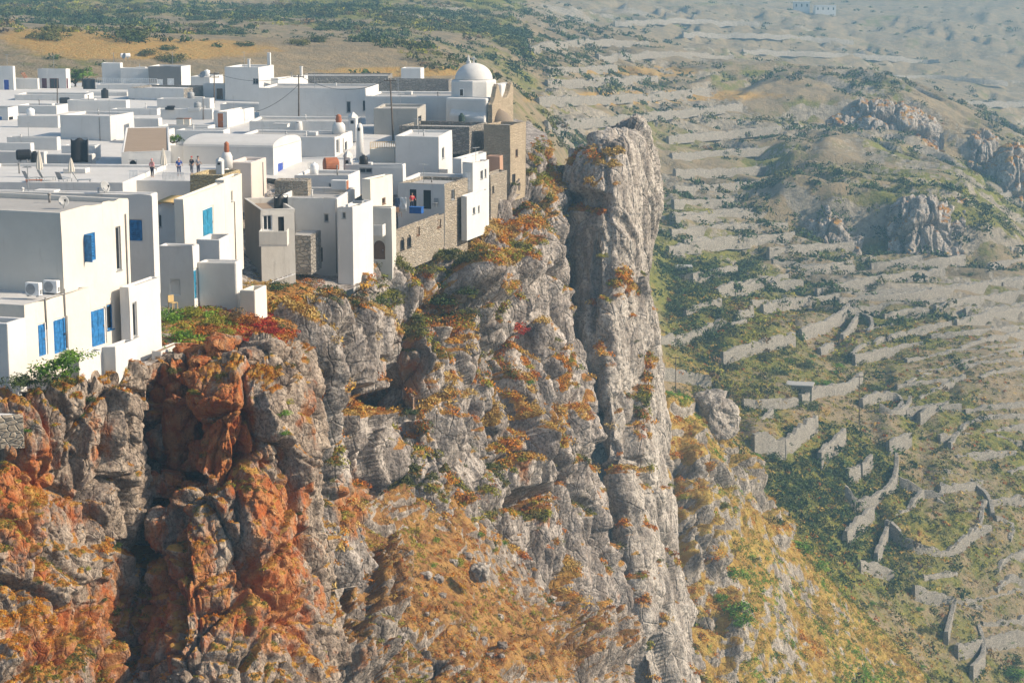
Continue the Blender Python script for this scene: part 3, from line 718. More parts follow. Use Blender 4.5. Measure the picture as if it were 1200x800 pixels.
# edge of the plateau as x over y is not single valued near the buttress: the sheet is a fan of rows from the far left to the edge
te = np.concatenate([[0], np.cumsum(np.linalg.norm(np.diff(E, axis=0), axis=1))])
ne, nw = 420, 130
Ee = np.stack([np.interp(np.linspace(0, te[-1], ne), te, E[:, k]) for k in range(3)], 1)
left = np.stack([np.full(ne, 0.0), np.linspace(104, 420, ne), np.zeros(ne)], 1)
left[:, 0] = -0.42 * left[:, 1] - 10
s_ = np.linspace(0, 1, nw) ** 0.75
Gs = left[:, None] * (1 - s_)[None, :, None] + Ee[:, None] * s_[None, :, None]
zz = tps_eval(VG, np.stack([Gs[..., 0].ravel() / 40, Gs[..., 1].ravel() / 40], 1))
Pg = np.stack([Gs[..., 0].ravel(), Gs[..., 1].ravel(), zz], 1)
Pg[:, 2] += 0.30 * fbm(Pg / 3.0, 4, 161) + 0.10 * fbm(Pg / .7, 3, 165) - 0.15
pg, qg = proj(Pg)
vgv = np.full(len(Pg), -0.3) + 1.4 * G(pg, qg, 258, 388, 95, 42) + 1.1 * G(pg, qg, 335, 350, 55, 40) + 0.8 * G(pg, qg, 570, 275, 40, 30) + .9 * G(pg, qg, 635, 190, 20, 40) + .5 * G(pg, qg, 50, 455, 60, 20)
gsheet = np_mesh('village_ground', Pg, grid_faces(ne, nw), M_rock_mid, True, attrs={'stain': np.full(len(Pg), -0.1), 'veg': vgv})
gsheet['kind'] = 'structure'
ngr = gnormals(Pg.reshape(ne, nw, 3), (0, 0, 2000)).reshape(-1, 3)
VEGPTS.append(('village_ground', Pg, ngr, vgv, pg, qg))

# ---- the paved lanes and yards between the houses
sub = (slice(int(ne * .36), int(ne * .96)), slice(0, int(nw * .86)))
Ln = Pg.reshape(ne, nw, 3)[sub].copy()
Ln[..., 2] = zz.reshape(ne, nw)[sub] + 0.32
LANES = Ln
# ================================================================== village materials
def plaster(name, col, dirt=0.5, tint=(0.36, 0.33, 0.29), rough=0.85):
    k = M(name, rough, 0.15)
    P = k.pos(obj=False)
    Pv = k.pos((1.4, 1.4, 0.22))
    a = k.noise(P, 0.5, 6, 0.6); b = k.noise(Pv, 1.1, 7, 0.7); f = k.noise(P, 4.0, 5, 0.7)
    c = k.mix(k.ramp(a, 0.35, 0.65), col, tuple(x * 0.93 for x in col))
    c = k.mix(k.ramp(b, 0.54, 0.78, 0, dirt), c, tint)
    c = k.mix(k.ramp(f, 0.60, 0.75, 0, dirt * 0.5), c, tuple(x * 0.7 for x in col))
    k.bump(k.math('ADD', k.noise(P, 1.5, 5, 0.6), k.math('MULTIPLY', f, 0.3)), 0.035, 0.8)
    return k.done(c)
def masonry(name, a, b, mortar, scale=1.6):
    k = M(name, 0.95, 0.1)
    P = k.pos((1, 1, 1.7))
    n = k.n('ShaderNodeTexVoronoi'); n.feature = 'F1'; n.inputs['Scale'].default_value = scale
    k.link(P, n.inputs['Vector'])
    e = k.vor(P, scale, 'DISTANCE_TO_EDGE')
    s = k.sep(n.outputs['Color'])
    c = k.mix(s[0], a, b)
    c = k.mix(k.ramp(k.noise(k.pos(), 0.6, 6, 0.7), 0.4, 0.65, 0, .6), c, tuple(x * 0.62 for x in a))
    c = k.mix(k.ramp(e, 0.10, 0.03), c, mortar)
    k.bump(k.math('ADD', k.math('MULTIPLY', k.ramp(e, 0.0, 0.16), 1.0), k.math('MULTIPLY', k.noise(k.pos(), 6, 5), .5)), 0.10, 1.0)
    return k.done(c)
WHITE = plaster('whitewash', (0.63, 0.62, 0.60), 0.62, (0.44, 0.42, 0.39))
WHITE2 = plaster('old_whitewash', (0.60, 0.59, 0.57), 0.6)
WARM = plaster('warm_whitewash', (0.66, 0.62, 0.555), 0.55, (0.46, 0.42, 0.36))
CREAM = plaster('cream_plaster', (0.67, 0.63, 0.555), 0.35)
GREYW = plaster('weathered_plaster', (0.56, 0.54, 0.50), 0.6, (0.25, 0.23, 0.21))
PINK = plaster('pinkish_plaster', (0.60, 0.53, 0.48), 0.3)
CONC = plaster('bare_concrete', (0.40, 0.38, 0.345), 0.8, (0.20, 0.185, 0.165))
DARKP = plaster('dark_render', (0.20, 0.19, 0.18), 0.3)
BROWN = plaster('brown_render', (0.23, 0.185, 0.14), 0.5, (0.12, 0.10, 0.08))
STONE = masonry('rubble_stone', (0.40, 0.335, 0.255), (0.25, 0.215, 0.175), (0.44, 0.40, 0.335), 2.4)
TAN = masonry('tan_stone', (0.52, 0.43, 0.31), (0.44, 0.355, 0.255), (0.44, 0.36, 0.26), 2.6)
GREYST = masonry('grey_stone', (0.36, 0.33, 0.29), (0.22, 0.205, 0.185), (0.20, 0.185, 0.165), 1.9)
OCHRE = masonry('ochre_stone', (0.50, 0.40, 0.22), (0.42, 0.33, 0.18), (0.47, 0.39, 0.25), 2.2)
ROOF_W = plaster('white_roof', (0.56, 0.55, 0.535), 0.5)
ROOF_G = plaster('grey_roof', (0.38, 0.37, 0.355), 0.6, (0.22, 0.21, 0.195))
ROOF_B = plaster('clay_roof', (0.33, 0.25, 0.18), 0.5, (0.18, 0.14, 0.10))
BLUE = flat('blue_paint', (0.022, 0.145, 0.36), 0.5, var=.3, scale=5)
TEAL = flat('teal_paint', (0.025, 0.20, 0.34), 0.5, var=.25)
NAVY = flat('deep_blue_paint', (0.03, 0.07, 0.34), 0.45)
MAROON = flat('maroon_paint', (0.12, 0.035, 0.05), 0.5)
ORANGE = flat('orange_wood', (0.42, 0.13, 0.03), 0.5)
BROWNW = flat('brown_wood', (0.16, 0.09, 0.05), 0.6)
DKGREEN = flat('dark_green_paint', (0.035, 0.06, 0.05), 0.5)
GREYP = flat('grey_paint', (0.30, 0.31, 0.32), 0.5)
WPAINT = flat('white_paint', (0.78, 0.78, 0.77), 0.45)
GLASS = flat('dark_pane', (0.02, 0.024, 0.03), 0.12, 0.5)
VOID = flat('unlit_opening_black', (0.018, 0.017, 0.017), 0.9)  # near-black boards; their colour stands in for the shade inside openings
METAL = flat('dull_metal', (0.35, 0.36, 0.37), 0.4, 0.5, metal=0.6)
BLACK = flat('black_plastic', (0.018, 0.018, 0.02), 0.5)
PIPE = flat('grey_pipe', (0.22, 0.21, 0.20), 0.6)
BAMBOO = flat('bamboo', (0.50, 0.36, 0.16), 0.7)
WOODP = flat('weathered_pole', (0.10, 0.075, 0.055), 0.85)
TERRA = flat('terracotta', (0.36, 0.13, 0.06), 0.8)
PAINTS = dict(blue=BLUE, teal=TEAL, navy=NAVY, maroon=MAROON, orange=ORANGE, brown=BROWNW, green=DKGREEN, grey=GREYP, white=WPAINT, glass=GLASS, void=VOID)

o = np_mesh('village_lanes', LANES.reshape(-1, 3), grid_faces(LANES.shape[0], LANES.shape[1]), ROOF_W, True); o['kind'] = 'structure'
# ================================================================== mesh pieces
def bm_box(bm, x0, x1, y0, y1, z0, z1):
    v = [bm.verts.new(p) for p in ((x0, y0, z0), (x1, y0, z0), (x1, y1, z0), (x0, y1, z0), (x0, y0, z1), (x1, y0, z1), (x1, y1, z1), (x0, y1, z1))]
    for f in ((3, 2, 1, 0), (4, 5, 6, 7), (0, 1, 5, 4), (1, 2, 6, 5), (2, 3, 7, 6), (3, 0, 4, 7)):
        bm.faces.new([v[i] for i in f])
def bm_tube(bm, pts, r0, r1=None, seg=8, caps=True):
    r1 = r0 if r1 is None else r1
    pts = [Vector(p) for p in pts]
    rings = []
    for i, p in enumerate(pts):
        d = (pts[min(i + 1, len(pts) - 1)] - pts[max(i - 1, 0)]).normalized()
        a = d.orthogonal().normalized(); b = d.cross(a)
        r = r0 + (r1 - r0) * i / max(1, len(pts) - 1)
        rings.append([bm.verts.new(p + (a * math.cos(t) + b * math.sin(t)) * r) for t in (2 * PI * k / seg for k in range(seg))])
    for A, B in zip(rings[:-1], rings[1:]):
        # orthogonal() may turn the ring: match the nearest vertex
        o = min(range(seg), key=lambda k: (B[k].co - A[0].co).length)
        B[:] = B[o:] + B[:o]
        for k in range(seg):
            bm.faces.new((A[k], A[(k + 1) % seg], B[(k + 1) % seg], B[k]))
    if caps:
        bm.faces.new(rings[0][::-1]); bm.faces.new(rings[-1])
def bm_lathe(bm, prof, seg=16, c=(0, 0, 0)):
    rings = []
    for r, z in prof:
        if r < 1e-4: rings.append([bm.verts.new((c[0], c[1], c[2] + z))])
        else: rings.append([bm.verts.new((c[0] + r * math.cos(2 * PI * k / seg), c[1] + r * math.sin(2 * PI * k / seg), c[2] + z)) for k in range(seg)])
    for A, B in zip(rings[:-1], rings[1:]):
        for k in range(seg):
            a, b = A[k % len(A)], A[(k + 1) % len(A)]
            c_, d = B[(k + 1) % len(B)], B[k % len(B)]
            vs = [a, b, c_, d]
            vs = [x for i, x in enumerate(vs) if x not in vs[:i]]
            if len(vs) > 2: bm.faces.new(vs)
    for e in (0, -1):
        if len(rings[e]) > 2:
            try: bm.faces.new(rings[e] if e else rings[e][::-1])
            except ValueError: pass
def obj(name, bm, mat, parent=None, bevel=0.0, smooth=False, seg=2, ang=40):
    bmesh.ops.recalc_face_normals(bm, faces=bm.faces[:])
    me = bpy.data.meshes.new(name); bm.to_mesh(me); bm.free()
    for m in (mat if isinstance(mat, (list, tuple)) else [mat]): me.materials.append(m)
    if smooth: me.polygons.foreach_set('use_smooth', [True] * len(me.polygons))
    o = bpy.data.objects.new(name, me); COL.objects.link(o)
    if parent: o.parent = parent
    if bevel:
        b = o.modifiers.new('edge', 'BEVEL'); b.width = bevel; b.segments = seg; b.limit_method = 'ANGLE'; b.angle_limit = R(ang)
        b.harden_normals = False
    return o
def empty(name, loc, rz=0.0):
    o = bpy.data.objects.new(name, None); COL.objects.link(o)
    o.location = loc; o.rotation_euler = (0, 0, rz); o.empty_display_size = 0.5
    return o

# ================================================================== houses
def wall_face(bm, p0, ax, L, z0, z1, ops, nin, depth, mi):
    """an upright wall rectangle with real openings and reveals; ops = [(u0,u1,v0,v1,arch)]"""
    us = sorted({0.0, L, *[o[0] for o in ops], *[o[1] for o in ops]})
    vs = sorted({z0, z1, *[o[2] for o in ops], *[o[3] for o in ops]})
    P = lambda u, z, d=0.0: Vector((p0[0] + ax[0] * u + nin[0] * d, p0[1] + ax[1] * u + nin[1] * d, z))
    for a, b in zip(us[:-1], us[1:]):
        for c, d in zip(vs[:-1], vs[1:]):
            um, vm = (a + b) / 2, (c + d) / 2
            if any(o[0] < um < o[1] and o[2] < vm < o[3] for o in ops): continue
            f = bm.faces.new([bm.verts.new(P(a, c)), bm.verts.new(P(b, c)), bm.verts.new(P(b, d)), bm.verts.new(P(a, d))])
            f.material_index = mi
    for o in ops:
        u0, u1, v0, v1 = o[:4]
        for q in (((u0, v0), (u0, v1)), ((u1, v0), (u1, v1)), ((u0, v0), (u1, v0)), ((u0, v1), (u1, v1))):
            f = bm.faces.new([bm.verts.new(P(*q[0])), bm.verts.new(P(*q[1])), bm.verts.new(P(*q[1], depth)), bm.verts.new(P(*q[0], depth))])
            f.material_index = mi
def fill_opening(kind, p0, ax, nin, u0, u1, v0, v1, dep, root, arch=False):
    """frame, pane or leaves standing inside an opening of the wall"""
    w, h = u1 - u0, v1 - v0
    def part(name, rects, mat, d0, d1, parent):
        bm = bmesh.new()
        for a, b, c, d in rects:
            q = [(p0[0] + ax[0] * u + nin[0] * e, p0[1] + ax[1] * u + nin[1] * e) for u, e in ((a, d0), (b, d0), (b, d1), (a, d1))]
            lo = [bm.verts.new((*p, c)) for p in q]; hi = [bm.verts.new((*p, d)) for p in q]
            bm.faces.new(lo[::-1]); bm.faces.new(hi)
            for i in range(4): bm.faces.new((lo[i], lo[(i + 1) % 4], hi[(i + 1) % 4], hi[i]))
        return obj(name, bm, mat, parent)
    col, _, what = kind.partition('_')
    mat = PAINTS[col]
    f = min(0.09, w * 0.16)
    if what == 'door':
        d = part('door', [(u0 + f, u1 - f, v0, v1 - f)], mat, dep * .55, dep * .55 + .05, root)
        part('frame', [(u0, u0 + f, v0, v1), (u1 - f, u1, v0, v1), (u0 + f, u1 - f, v1 - f, v1)], WPAINT if col not in ('void', 'maroon', 'brown', 'green') else mat, dep * .4, dep * .8, d)
        if col != 'void':  # a void door is only a dark board painted as an unlit doorway
            part('panel', [(u0 + f + w * .12, u0 + w * .46, v0 + h * .10, v0 + h * .45), (u0 + w * .54, u1 - f - w * .12, v0 + h * .10, v0 + h * .45),
                           (u0 + f + w * .12, u0 + w * .46, v0 + h * .52, v0 + h * .88), (u0 + w * .54, u1 - f - w * .12, v0 + h * .52, v0 + h * .88)], mat, dep * .55 - .02, dep * .55, d)
            part('handle', [(u1 - f - .14, u1 - f - .08, v0 + h * .46, v0 + h * .52)], METAL, dep * .55 - .07, dep * .55 - .02, d)
    elif what == 'niche':
        part('niche', [(u0, u1, v0, v1)], WHITE, dep * .5, dep * .6, root)
    elif what in ('shutter', 'open'):
        wd = part('window', [(u0, u1, v0, v0 + f), (u0, u1, v1 - f, v1), (u0, u0 + f, v0 + f, v1 - f), (u1 - f, u1, v0 + f, v1 - f)], mat, .03, .10, root)
        n = 9
        for a, b in ((u0 + f, (u0 + u1) / 2 - .01), ((u0 + u1) / 2 + .01, u1 - f)):
            rs = [(a + .06, b - .06, v0 + f + (h - 2 * f) * (k + .12) / n, v0 + f + (h - 2 * f) * (k + .88) / n) for k in range(n)]
            rs += [(a, a + .06, v0 + f, v1 - f), (b - .06, b, v0 + f, v1 - f)]
            part('shutter', rs, mat, .05, .085, wd)
        part('pane', [(u0, u1, v0, v1)], GLASS, dep * .9, dep * .95, wd)
        if what == 'open':     # the leaf nearer the eye stands open, square to the wall
            bm = bmesh.new()
            q = [(p0[0] + ax[0] * u + nin[0] * e, p0[1] + ax[1] * u + nin[1] * e) for u, e in ((u0 - .03, -w * .42), (u0 + .03, -w * .42), (u0 + .03, 0.0), (u0 - .03, 0.0))]
            lo = [bm.verts.new((*p, v0 + .03)) for p in q]; hi = [bm.verts.new((*p, v1 - .03)) for p in q]
            bm.faces.new(lo[::-1]); bm.faces.new(hi)
            for i in range(4): bm.faces.new((lo[i], lo[(i + 1) % 4], hi[(i + 1) % 4], hi[i]))
            obj('shutter', bm, mat, wd)
    else:   # window
        wd = part('window', [(u0, u1, v0, v0 + f), (u0, u1, v1 - f, v1), (u0, u0 + f, v0 + f, v1 - f), (u1 - f, u1, v0 + f, v1 - f)]
                  + ([((u0 + u1) / 2 - .03, (u0 + u1) / 2 + .03, v0 + f, v1 - f)] if w > .7 else []), mat, dep * .5, dep * .75, root)
        part('pane', [(u0 + f * .5, u1 - f * .5, v0 + f * .5, v1 - f * .5)], GLASS, dep * .78, dep * .82, wd)
        part('sill', [(u0 - .06, u1 + .06, v0 - .06, v0)], WPAINT if col == 'white' else mat, -.05, dep * .4, wd)
    if arch:
        bm = bmesh.new()
        rr = w / 2; n = 8
        for sgn in (-1, 1):
            pts = [(rr - rr * math.cos(PI / 2 * k / n), rr * math.sin(PI / 2 * k / n)) for k in range(n + 1)]
            poly = [(0.0, 0.0), *[(a, b) for a, b in pts], (0.0, rr)][0:]
            poly = [(0.0, rr)] + [(a, b) for a, b in pts]
            ring = [(u0 + a if sgn < 0 else u1 - a, v1 - rr + b) for a, b in poly]
            q0 = [bm.verts.new((p0[0] + ax[0] * u + nin[0] * .004, p0[1] + ax[1] * u + nin[1] * .004, z)) for u, z in ring]
            q1 = [bm.verts.new((p0[0] + ax[0] * u + nin[0] * (dep - .02), p0[1] + ax[1] * u + nin[1] * (dep - .02), z)) for u, z in ring]
            bm.faces.new(q0); bm.faces.new(q1[::-1])
            for i in range(len(q0)):
                j = (i + 1) % len(q0)
                bm.faces.new((q0[i], q0[j], q1[j], q1[i]))
        obj('arch', bm, arch, root)

HOUSES = {}
def house(key, name, label, cat, xL, xc, xR, yt, yb, Y, yaw=8.0, mat=None, roof='flat', roofmat=None, par=0.30, thick=0.26, drop=None,
          F=(), Rr=(), fmat=None, bev=0.07, group=None, deep=None, dep=0.20, parapet_mat=None, zb=None):
    mat = mat or WHITE; roofmat = roofmat or ROOF_G
    th = R(yaw)
    Pc = at(xc, yt, Y)
    # depth-plane solve: project the run of each wall on the picture
    def run(dx, dy, X):
        d0 = Pc[1] * CP - (Pc[2] - CZ) * SP
        k = (X - 600.0)
        return (k * d0 - F_ * Pc[0]) / (F_ * dx - k * dy * CP)
    F_ = globals()['F']
    Wd = abs(run(-math.cos(th), math.sin(th), xL))
    Dp = deep if deep else abs(run(math.sin(th), math.cos(th), xR))
    Dp = min(max(Dp, 1.0), 16.0); Wd = min(max(Wd, 0.6), 30.0)
    zt = Pc[2]
    zbot = at(xc, yb, Y)[2]
    if zb is None:
        zbot -= 0.9
    else: zbot = zt - zb
    ex = Vector((math.cos(th), -math.sin(th), 0)); ey = Vector((math.sin(th), math.cos(th), 0))
    ctr = Vector(Pc) - ex * Wd / 2 + ey * Dp / 2
    root = empty(name, (ctr.x, ctr.y, zbot), -th)
    tag(root, label, cat, group)
    H = zt - zbot
    x0, x1, y0, y1 = -Wd / 2, Wd / 2, -Dp / 2, Dp / 2
    def local_uv(face, px, py):
        o = np.array((0, 0, CZ)); d = at(px, py, 100.0) - o
        if face == 'F': nrm, pt = -np.array(ey), np.array(Pc)
        else: nrm, pt = np.array(ex), np.array(Pc)
        t = (nrm @ (pt - o)) / (nrm @ d)
        q = o + d * t
        rel = q - np.array(ctr)
        lx = rel @ np.array(ex); ly = rel @ np.array(ey)
        return (lx - x0 if face == 'F' else ly - y0), q[2] - zbot
    ops = {'F': [], 'R': []}
    for face, L, lst in (('F', Wd, F), ('R', Dp, Rr)):
        for it in lst:
            kind, a, b, c, d = it[:5]
            arch = it[5] if len(it) > 5 else False
            ua, va = local_uv(face, a, (b + d) / 2); ub, _ = local_uv(face, c, (b + d) / 2)
            um = (a + c) / 2
            _, v1 = local_uv(face, um, b); _, v0 = local_uv(face, um, d)
            u0, u1 = max(.08, min(ua, ub)), min(L - .08, max(ua, ub))
            v0, v1 = max(.06, v0), min(H - .15, v1)
            if u1 - u0 > .12 and v1 - v0 > .12: ops[face].append((u0, u1, v0, v1, kind, arch))
    dr = drop if drop is not None else par
    bm = bmesh.new()
    mats = [mat] + ([fmat] if fmat else [])
    if roof == 'vault':
        rise = min(Wd, 2.2) * 0.0 + 1.05
    wall_face(bm, (x0, y0), (1, 0), Wd, 0, H, ops['F'], (0, 1), dep, 1 if fmat else 0)
    wall_face(bm, (x1, y0), (0, 1), Dp, 0, H, ops['R'], (-1, 0), dep, 0)
    wall_face(bm, (x1, y1), (-1, 0), Wd, 0, H, [], (0, -1), dep, 0)
    wall_face(bm, (x0, y1), (0, -1), Dp, 0, H, [], (1, 0), dep, 0)
    if roof == 'flat':
        t = min(thick, Wd * .2, Dp * .2)
        o_ = [(x0, y0), (x1, y0), (x1, y1), (x0, y1)]
        i_ = [(x0 + t, y0 + t), (x1 - t, y0 + t), (x1 - t, y1 - t), (x0 + t, y1 - t)]
        for k in range(4):
            j = (k + 1) % 4
            bm.faces.new([bm.verts.new((*o_[k], H)), bm.verts.new((*o_[j], H)), bm.verts.new((*i_[j], H)), bm.verts.new((*i_[k], H))])
            bm.faces.new([bm.verts.new((*i_[k], H)), bm.verts.new((*i_[j], H)), bm.verts.new((*i_[j], H - dr - .1)), bm.verts.new((*i_[k], H - dr - .1))])
        bmesh.ops.remove_doubles(bm, verts=bm.verts[:], dist=0.002)
        rj = random.Random(key)                      # hand-laid plaster: no edge quite straight or level
        for v_ in bm.verts:
            if v_.co.z > H - .005:
                if abs(abs(v_.co.x) - x1) < .01: v_.co.x += rj.uniform(-.06, .03)
                if abs(abs(v_.co.y) - y1) < .01: v_.co.y += rj.uniform(-.03, .06)
                v_.co.z += rj.uniform(-.07, .06)
        body = obj('wall', bm, mats, root, bevel=bev)
        b2 = bmesh.new(); bm_box(b2, x0 + t + .004, x1 - t - .004, y0 + t + .004, y1 - t - .004, H - dr - .09, H - dr)
        obj('roof', b2, roofmat, root)
    elif roof == 'vault':
        bmesh.ops.remove_doubles(bm, verts=bm.verts[:], dist=0.002)
        body = obj('wall', bm, mats, root, bevel=bev)
        b2 = bmesh.new(); n = 14; rise = 0.95
        secs = []
        for xx in (x0 + .003, x1 - .003):
            ring = [(xx, y0 + .002 + (Dp - .004) * (0.5 - 0.5 * math.cos(PI * k / n)), H - .003 + rise * math.sin(PI * k / n) ** .8) for k in range(n + 1)]
            secs.append([b2.verts.new(p) for p in ring])
        for k in range(n): b2.faces.new((secs[0][k], secs[1][k], secs[1][k + 1], secs[0][k + 1]))
        b2.faces.new(secs[0]); b2.faces.new(secs[1][::-1]); b2.faces.new((secs[0][0], secs[0][-1], secs[1][-1], secs[1][0]))
        obj('roof', b2, roofmat, root, bevel=.05)
    elif roof == 'slab':
        bmesh.ops.remove_doubles(bm, verts=bm.verts[:], dist=0.002)
        body = obj('wall', bm, mats, root, bevel=bev)
        b2 = bmesh.new(); bm_box(b2, x0 - .1, x1 + .1, y0 - .1, y1 + .1, H, H + .14)
        obj('roof', b2, roofmat, root, bevel=.03)
    for face in ('F', 'R'):
        p0, ax, nin = ((x0, y0), (1, 0), (0, 1)) if face == 'F' else ((x1, y0), (0, 1), (-1, 0))
        for u0, u1, v0, v1, kind, arch in ops[face]:
            fill_opening(kind, p0, ax, nin, u0, u1, v0, v1, dep, root, (fmat if (fmat and face == 'F') else mat) if arch else False)
    HOUSES[key] = dict(root=root, W=Wd, D=Dp, H=H, x0=x0, x1=x1, y0=y0, y1=y1, ex=ex, ey=ey, ctr=ctr, zt=zt, zb=zbot, roofz=zt - dr, dr=dr)
    return root
def on_roof(key, fx, fy, dz=0.0):
    h = HOUSES[key]
    p = h['ctr'] + h['ex'] * (h['x0'] + fx * h['W']) + h['ey'] * (h['y0'] + fy * h['D'])
    return Vector((p.x, p.y, h['zt'] - h['dr'] + dz))

def add_chimney(key, fx, fy, w, h, mat=None, cap=True, name='chimney', pot=None):
    hs = HOUSES[key]; x = hs['x0'] + fx * hs['W']; y = hs['y0'] + fy * hs['D']; z = hs['H'] - hs['dr']
    bm = bmesh.new(); bm_box(bm, x - w / 2, x + w / 2, y - w / 2, y + w / 2, z, z + h)
    c = obj(name, bm, mat or WHITE, hs['root'], bevel=.05)
    if cap:
        bm = bmesh.new(); bm_box(bm, x - w * .65, x + w * .65, y - w * .65, y + w * .65, z + h + .002, z + h + .12)
        obj('cap', bm, mat or WHITE, c, bevel=.03)
    if pot:
        bm = bmesh.new(); bm_lathe(bm, [(w * .28, 0), (w * .34, .1), (w * .25, .45), (w * .3, .5)], 10, (x, y, z + h + .13))
        obj('pot', bm, pot, c, smooth=True)
def add_pipe(key, face, px, y0, y1, mat=None):
    hs = HOUSES[key]
    d = at(px, (y0 + y1) / 2, 100.0) - np.array((0, 0, CZ)); o = np.array((0, 0, CZ))
    n = np.array(hs['ex'] if face == 'R' else -hs['ey'])
    ref = np.array(hs['ctr'] + (hs['ex'] * hs['x1'] if face == 'R' else hs['ey'] * hs['y0']))
    t = (n @ (ref - o)) / (n @ d); q = o + d * t; rel = q - np.array(hs['ctr'])
    u = rel @ np.array(hs['ey'] if face == 'R' else hs['ex'])
    zz = []
    for yy in (y0, y1):
        dd = at(px, yy, 100.0) - o; tt_ = (n @ (ref - o)) / (n @ dd); zz.append((o + dd * tt_)[2] - hs['zb'])
    bm = bmesh.new()
    f = (lambda z: (hs['x1'] + .05, u, z)) if face == 'R' else (lambda z: (u, hs['y0'] - .05, z))
    bm_tube(bm, [f(zz[0]), f(zz[1])], .045, seg=6)
    obj('drainpipe', bm, mat or PIPE, hs['root'], smooth=True)

# ---- far rows of the village, left to right
house('a1', 'whitewashed_house', 'white house with a deep blue door at the far left edge', 'house', -25, 15, 18, 78, 119, 318, 6, F=[('navy_door', 4, 93, 11, 112)])
house('a2', 'whitewashed_house', 'low white house with maroon door and maroon window, iron stair at its left', 'house', 44, 77, 82, 81, 111, 322, 8,
      F=[('maroon_door', 49, 92, 55, 110), ('maroon_window', 58, 92, 69, 104)], Rr=[('maroon_door', 78, 92, 80, 106)])
house('a2b', 'courtyard_wall', 'white courtyard wall with junk in front, left of the maroon door house', 'wall', 17, 44, 45, 92, 110, 320, 4, mat=WHITE2, par=.4)
house('a0', 'low_wall', 'bright blue painted low wall below the far left blue door', 'wall', -25, 16, 18, 111, 120, 308, 5, mat=plaster('blue_wall', (0.05, 0.12, 0.42), .2), par=.2)
house('a3', 'whitewashed_house', 'white block at left end of the wide house beside the green tree', 'house', 119, 141, 144, 74, 96, 338, 4, roofmat=ROOF_G)
house('a3b', 'whitewashed_house', 'wide low middle block with solar water tank on its flat roof', 'house', 141, 175, 178, 80, 98, 336, 4)
house('a3c', 'rendered_house', 'house with dark grey render front and white arched frames above a white terrace', 'house', 174, 212, 223, 78, 105, 333, 7, mat=WHITE, fmat=DARKP,
      F=[('white_door', 184, 93, 191, 104), ('white_door', 196, 92, 204, 104)])
house('a3d', 'terrace', 'white terrace with pale railing in front of the dark grey render house', 'terrace', 113, 184, 187, 99, 112, 320, 4, mat=WHITE2, par=.8, drop=.8, roofmat=ROOF_W)
house('a5', 'whitewashed_house', 'white house with bare stone side wall and a dark low doorway', 'house', 150, 215, 240, 104, 127, 298, 14, mat=GREYST, fmat=WHITE,
      F=[('grey_window', 154, 116, 158, 122), ('void_door', 165, 120, 178, 127)], roofmat=ROOF_W)
house('a6', 'whitewashed_house', 'small white wall house between dark grey render house and tall square house', 'house', 223, 246, 262, 90, 110, 322, 10, mat=WHITE2)
house('a6b', 'whitewashed_house', 'narrow white house with dark brown door left of tall square house', 'house', 238, 263, 264, 98, 125, 304, 3, mat=WHITE2, F=[('brown_door', 254, 104, 261, 124)])
house('a7', 'whitewashed_house', 'tall square white house with grilled window and thin chimneys behind the power poles', 'house', 263, 303, 321, 79, 126, 300, 10,
      F=[('grey_window', 296, 92, 307, 99)], roofmat=ROOF_W)
add_chimney('a7', .58, .3, .35, 1.3); add_chimney('a7', .95, .8, .5, 2.2, cap=False)
house('a7b', 'whitewashed_house', 'white house with sunlit side stepping right of tall square house', 'house', 317, 326, 361, 92, 108, 302, 24, roofmat=ROOF_W)
add_chimney('a7b', .5, .9, .35, 1.6)
house('a8', 'whitewashed_house', 'long white house with two narrow windows behind the wooden power pole', 'house', 303, 429, 444, 104, 144, 262, 5,
      F=[('grey_window', 406, 119, 411, 132), ('grey_window', 425, 118, 428, 130)], roofmat=ROOF_G)
house('a9', 'field_wall', 'long grey stone wall behind the long white house', 'wall', 352, 455, 460, 89, 101, 345, 2, mat=GREYST, par=.2, bev=.02)
house('a9b', 'field_wall', 'rough brown stone wall left of the domed church below the small white hut', 'wall', 452, 526, 530, 94, 116, 318, 6, mat=GREYST, par=.2, bev=.02)
house('a10', 'whitewashed_hut', 'small plain white hut standing alone left of the dome', 'hut', 470, 493, 497, 80, 96, 338, 8, roofmat=ROOF_W)
house('b1', 'whitewashed_house', 'long white house with rounded sunlit end just below the domed church', 'house', 428, 531, 544, 113, 152, 250, 7, bev=.3, roofmat=ROOF_G)
house('b2', 'concrete_house', 'unpainted grey concrete house behind the leaning power pole', 'house', 438, 489, 499, 127, 166, 241, 6, mat=CONC, roofmat=ROOF_G, Rr=[('void_window', 490, 136, 494, 146)], bev=.03)
house('b3', 'stone_wall', 'grey brown stone wall with ragged top between concrete house and stone tower', 'wall', 468, 550, 571, 149, 172, 234, 14, mat=GREYST, roofmat=ROOF_G, par=.5, bev=.03)
# ---- middle rows
house('c1', 'courtyard_wall', 'long low white wall in front of the maroon door house', 'wall', 17, 99, 102, 111, 124, 296, 4, mat=WHITE2, roofmat=ROOF_G, deep=5)
house('c2', 'whitewashed_house', 'white house with a bright blue door and a dark door at the left edge', 'house', -30, 9, 21, 126, 157, 262, 14, F=[('blue_door', -2, 136, 3, 155)], Rr=[('void_door', 11, 137, 16, 153)], roofmat=ROOF_W)
house('c3', 'whitewashed_house', 'low grey white house between blue door house and the big blank walled house', 'house', 20, 68, 71, 136, 160, 252, 5, mat=WHITE2, roofmat=ROOF_W)
house('c4', 'whitewashed_house', 'flat pale roofed house behind the round black water tank', 'house', 18, 66, 80, 124, 138, 272, 10, mat=WHITE2, roofmat=ROOF_W)
house('c5', 'whitewashed_house', 'low white house with wide pale roof right of the round black water tank', 'house', 79, 148, 152, 118, 136, 277, 4, roofmat=ROOF_W)
